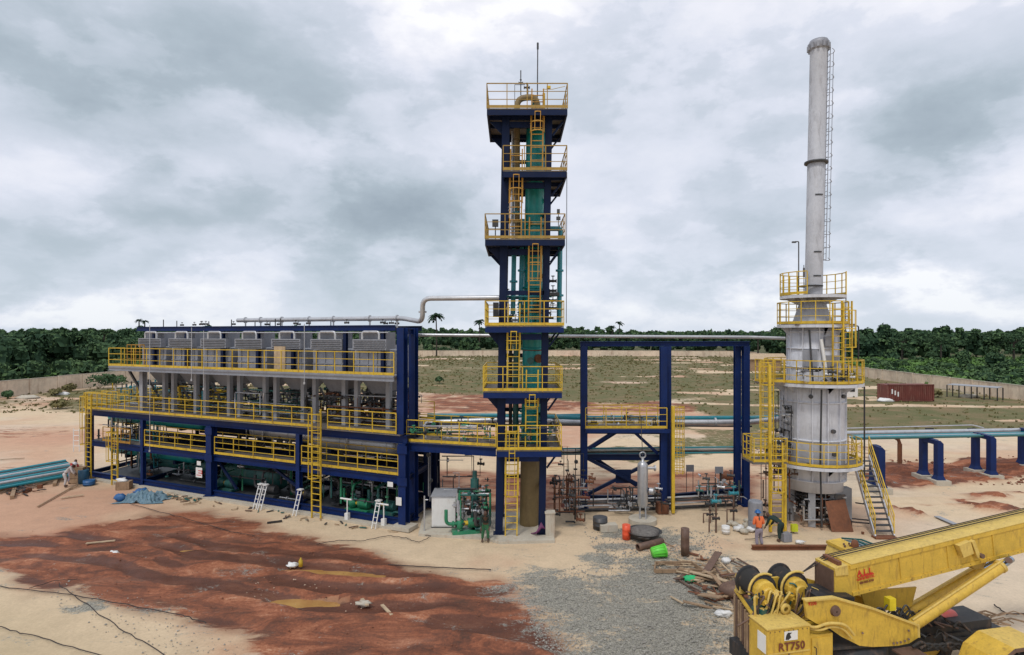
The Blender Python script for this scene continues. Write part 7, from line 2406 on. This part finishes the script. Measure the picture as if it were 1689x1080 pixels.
# tarp
c = G(240, 824)
t_ = thing('tarpaulin', 'crumpled grey blue tarpaulin heaped before the second bay', 'tarpaulin', c)
r_ = np.random.RandomState(3)
nx_, ny_ = 46, 26
V_ = []
for j in range(ny_):
    for i in range(nx_):
        u, v = i / (nx_ - 1) * 2 - 1, j / (ny_ - 1) * 2 - 1
        rr = math.sqrt(u * u + v * v)
        x_, y_ = u * 1.35 * (1 + .12 * math.sin(5 * v)), v * .85 * (1 + .1 * math.sin(4 * u))
        z_ = max(0.02, .42 * (1 - rr ** 2) + .10 * math.sin(9 * u + 5 * v + 2 * math.sin(6 * v)) + .07 * math.sin(17 * v - 8 * u) + .05 * math.sin(31 * u + 11 * v) + .04 * r_.rand())
        V_.append(c + Vector((x_, y_, z_ if rr < 1.02 else .02)))
F_ = [(j * nx_ + i, j * nx_ + i + 1, (j + 1) * nx_ + i + 1, (j + 1) * nx_ + i) for j in range(ny_ - 1) for i in range(nx_ - 1)]
part('sheet', MB().add(V_, F_), tarpm, t_)
part('fold', MB().blob(c + Vector((-1.35, -.25, .18)), (.32, .25, .26), 12, 8, .3, seed=2), tarpb, t_)
part('fold', MB().blob(c + Vector((-.7, .75, .2)), (.5, .3, .3), 12, 8, .3, seed=9), tarpb, t_)
# scraps by the tarp, along the module foot
for k in range(70):
    px = cr_.uniform(272, 330) if k < 40 else cr_.uniform(345, 660)
    py = (788 + (px - 140) * .161) + cr_.uniform(4, 14)
    p = G(px, py) + Vector((0, 0, .04))
    a = cr_.uniform(0, math.pi)
    d = Vector((math.cos(a), math.sin(a) * .7, cr_.uniform(0, .15))) * cr_.uniform(.08, .3)
    solo('scrap_piece', MB().bar(p - d, p + d, cr_.uniform(.03, .1), .04), [wood, tealdk, woodlt, brownm, dkgrey][k % 5],
         ['weathered', 'dark green', 'pale', 'brown', 'grey'][k % 5] + ' offcut on the sand ' + ('right of the blue tarpaulin' if px < 300 else 'below the white notice' if px < 345 else 'before the wide middle column' if px < 400 else 'left of the two white step ladders' if px < 432 else 'between step ladders and caged ladder' if px < 516 else 'before the green pumps' if px < 600 else 'by the right corner column'), 'scrap', p, 'small offcuts strewn before the module')

# ------------------------------------------------------------------ far yard: container, shelter, huts
def container():
    a, b = G(1470, 663), G(1533, 661)
    c = (a + b) / 2
    D = c.y
    Lx = (b - a).length
    h_ = 2.45
    t_ = thing('shipping_container', 'rusty red corrugated shipping container on the right of the field', 'container', c)
    part('body', MB().box(c + Vector((0, 1.2, h_ / 2 + .1)), (Lx, 2.4, h_ - .1)), redm, t_)
    n = 24
    for k in range(n):
        part('corrugation', MB().box(c + Vector((-Lx / 2 + Lx * (k + .5) / n, -.03, h_ / 2 + .1)), (Lx / n * .5, .06, h_ - .4)), redm, t_)
    for sx_ in (-1, 1): part('corner_post', MB().box(c + Vector((sx_ * (Lx / 2 - .08), -.05, h_ / 2 + .08)), (.17, .12, h_ + .05)), redm, t_)
    for z in (.12, h_ + .05): part('rail', MB().box(c + Vector((0, -.05, z)), (Lx, .12, .16)), redm, t_)
    for k in range(3): part('pale_marking', MB().box(c + Vector((-Lx / 2 + .7 + k * .45, -.075, 1.5 - .2 * k)), (.2, .012, .7)), white, t_)


container()
c0 = G(1565, 655)
t_ = thing('shelter', 'long open shelter with thin flat grey roof on thin poles by the right wall', 'shelter', c0)
q = [G(1562, 654), G(1645, 661)]
dd = (q[1] - q[0])
nn = Vector((-dd.y, dd.x, 0)).normalized() * 1.8
for k in range(5):
    for o_ in (Vector((0, 0, 0)), nn):
        p = q[0] + dd * k / 4 + o_
        part('pole', MB().cyl(p, p + Vector((0, 0, 1.9)), .09, 6), darkm, t_)
part('roof', MB().extrude([q[0] + Vector((0, 0, 1.9)), q[1] + Vector((0, 0, 1.9)), q[1] + nn + Vector((0, 0, 2.0)), q[0] + nn + Vector((0, 0, 2.0))], (0, 0, .07)), concgrey, t_)
c = G(1401, 655)
t_ = thing('cabin', 'small white site cabin just right of the furnace', 'cabin', c)
part('wall', MB().box(c + Vector((0, 1, 1.0)), (2.6, 2.2, 2.0)), white, t_)
part('roof', MB().box(c + Vector((0, 1, 2.08)), (2.9, 2.5, .14)), concgrey, t_)
part('window', MB().box(c + Vector((.4, -.12, 1.2)), (.8, .06, .6)), darkm, t_)
c = G(1262, 612)
t_ = thing('hut', 'low hut with tan sheet roof beyond the field, left of the furnace', 'hut', c)
part('wall', MB().box(c + Vector((0, 2, 1.6)), (9, 4, 3.2)), wood, t_)
part('roof', MB().extrude([c + Vector((-6, -.5, 3.2)), c + Vector((6, -.5, 3.2)), c + Vector((6, 2, 4.6)), c + Vector((-6, 2, 4.6))], (0, .1, .12)), woodlt, t_)
part('roof', MB().extrude([c + Vector((-6, 4.6, 3.2)), c + Vector((6, 4.6, 3.2)), c + Vector((6, 2.1, 4.6)), c + Vector((-6, 2.1, 4.6))], (0, .1, .12)), woodlt, t_)
for (px, py, s, lab, mt) in ((100, 651, 1.2, 'white sheet heap near the left wall', white), (45, 657, 1.5, 'pale rubble heap at the foot of the left wall', concrete), (1460, 662, 1.2, 'white sacks left of the red container', white), (1600, 655, 1.3, 'pale rubble left under the shelter', concrete),
                        (1205, 790, .8, 'reddish clod heap behind the blue rack', rust)):
    c = G(px, py)
    solo('heap', MB().blob(c + Vector((0, 0, .12)), (s, s * .6, .4), 12, 6, .35, seed=px), mt, lab, 'heap', c)
c = G(126, 745)
t_ = thing('scaffold_frame', 'small pale frame standing at the left end of the module', 'frame', c)
for sx_ in (-.25, .25): part('upright', MB().cyl(c + Vector((sx_, 0, 0)), c + Vector((sx_, 0, 2.0)), .035, 6), white, t_)
for k in range(4): part('crossbar', MB().cyl(c + Vector((-.25, 0, .5 + k * .45)), c + Vector((.25, 0, .5 + k * .45)), .03, 6), white, t_)

# loose stones on the gravel and clods in the mud
def scatter(name, label, poly_px, n, smin, smax, mat, seed, sq=.7):
    r = random.Random(seed)
    xs = [p[0] for p in poly_px]; ys = [p[1] for p in poly_px]
    px_ = np.array([r.uniform(min(xs), max(xs)) for _ in range(n)]); py_ = np.array([r.uniform(min(ys), max(ys)) for _ in range(n)])
    ins = sdpoly(px_, py_, poly_px) > 0
    mb = MB()
    for a, b, k in zip(px_, py_, ins):
        if not k: continue
        p = G(a, b); s = r.uniform(smin, smax) * (.5 + r.random())
        rot = r.random() * 3
        vs = []
        for (x_, y_, z_) in ((1, 0, 0), (0, 1, 0), (-1, 0, 0), (0, -1, 0), (0, 0, 1), (0, 0, -1)):
            j = s * r.uniform(.6, 1.3)
            xx, yy = x_ * math.cos(rot) - y_ * math.sin(rot), x_ * math.sin(rot) + y_ * math.cos(rot)
            vs.append(p + Vector((xx * j, yy * j, z_ * j * sq + s * .2)))
        mb.add(vs, [(0, 1, 4), (1, 2, 4), (2, 3, 4), (3, 0, 4), (1, 0, 5), (2, 1, 5), (3, 2, 5), (0, 3, 5)])
    o = structure(name, mb, mat, (0, 0, 0), 'stuff', label)
    return o


stonem = paint('crushed stone', (.30, .285, .25), .9, var=.6, scale=6)
clodm = paint('red clods', (.20, .075, .04), .95, var=.5, scale=3)
saltm = paint('pale clods', (.45, .33, .24), .95, var=.3, scale=3)
scatter('loose_gravel', 'loose grey crushed stone on the gravel patch', [(860, 955), (960, 930), (1060, 905), (1150, 925), (1225, 965), (1235, 1085), (890, 1085), (868, 1000)], 9000, .012, .034, stonem, 1)
scatter('loose_gravel', 'thin grey stones around the rack foot', [(960, 870), (1180, 875), (1200, 930), (1000, 940)], 1400, .02, .05, stonem, 2)
scatter('mud_clods', 'dark red clods strewn over the mud', [(0, 880), (300, 845), (480, 885), (700, 940), (860, 965), (880, 1080), (440, 1080), (280, 1000), (0, 930)], 500, .015, .045, clodm, 3)
scatter('mud_clods', 'pale dried clods on the mud ridges', [(400, 950), (560, 955), (640, 1000), (560, 1010), (380, 985)], 60, .015, .035, saltm, 4)
scatter('mud_clods', 'red clods on the heaps at right', [(1460, 760), (1689, 750), (1689, 800), (1480, 800)], 500, .04, .13, clodm, 5)
scatter('loose_gravel', 'grey stones in the lower left corner', [(60, 940), (320, 1010), (420, 1085), (250, 1085), (100, 1010)], 700, .012, .034, stonem, 6)
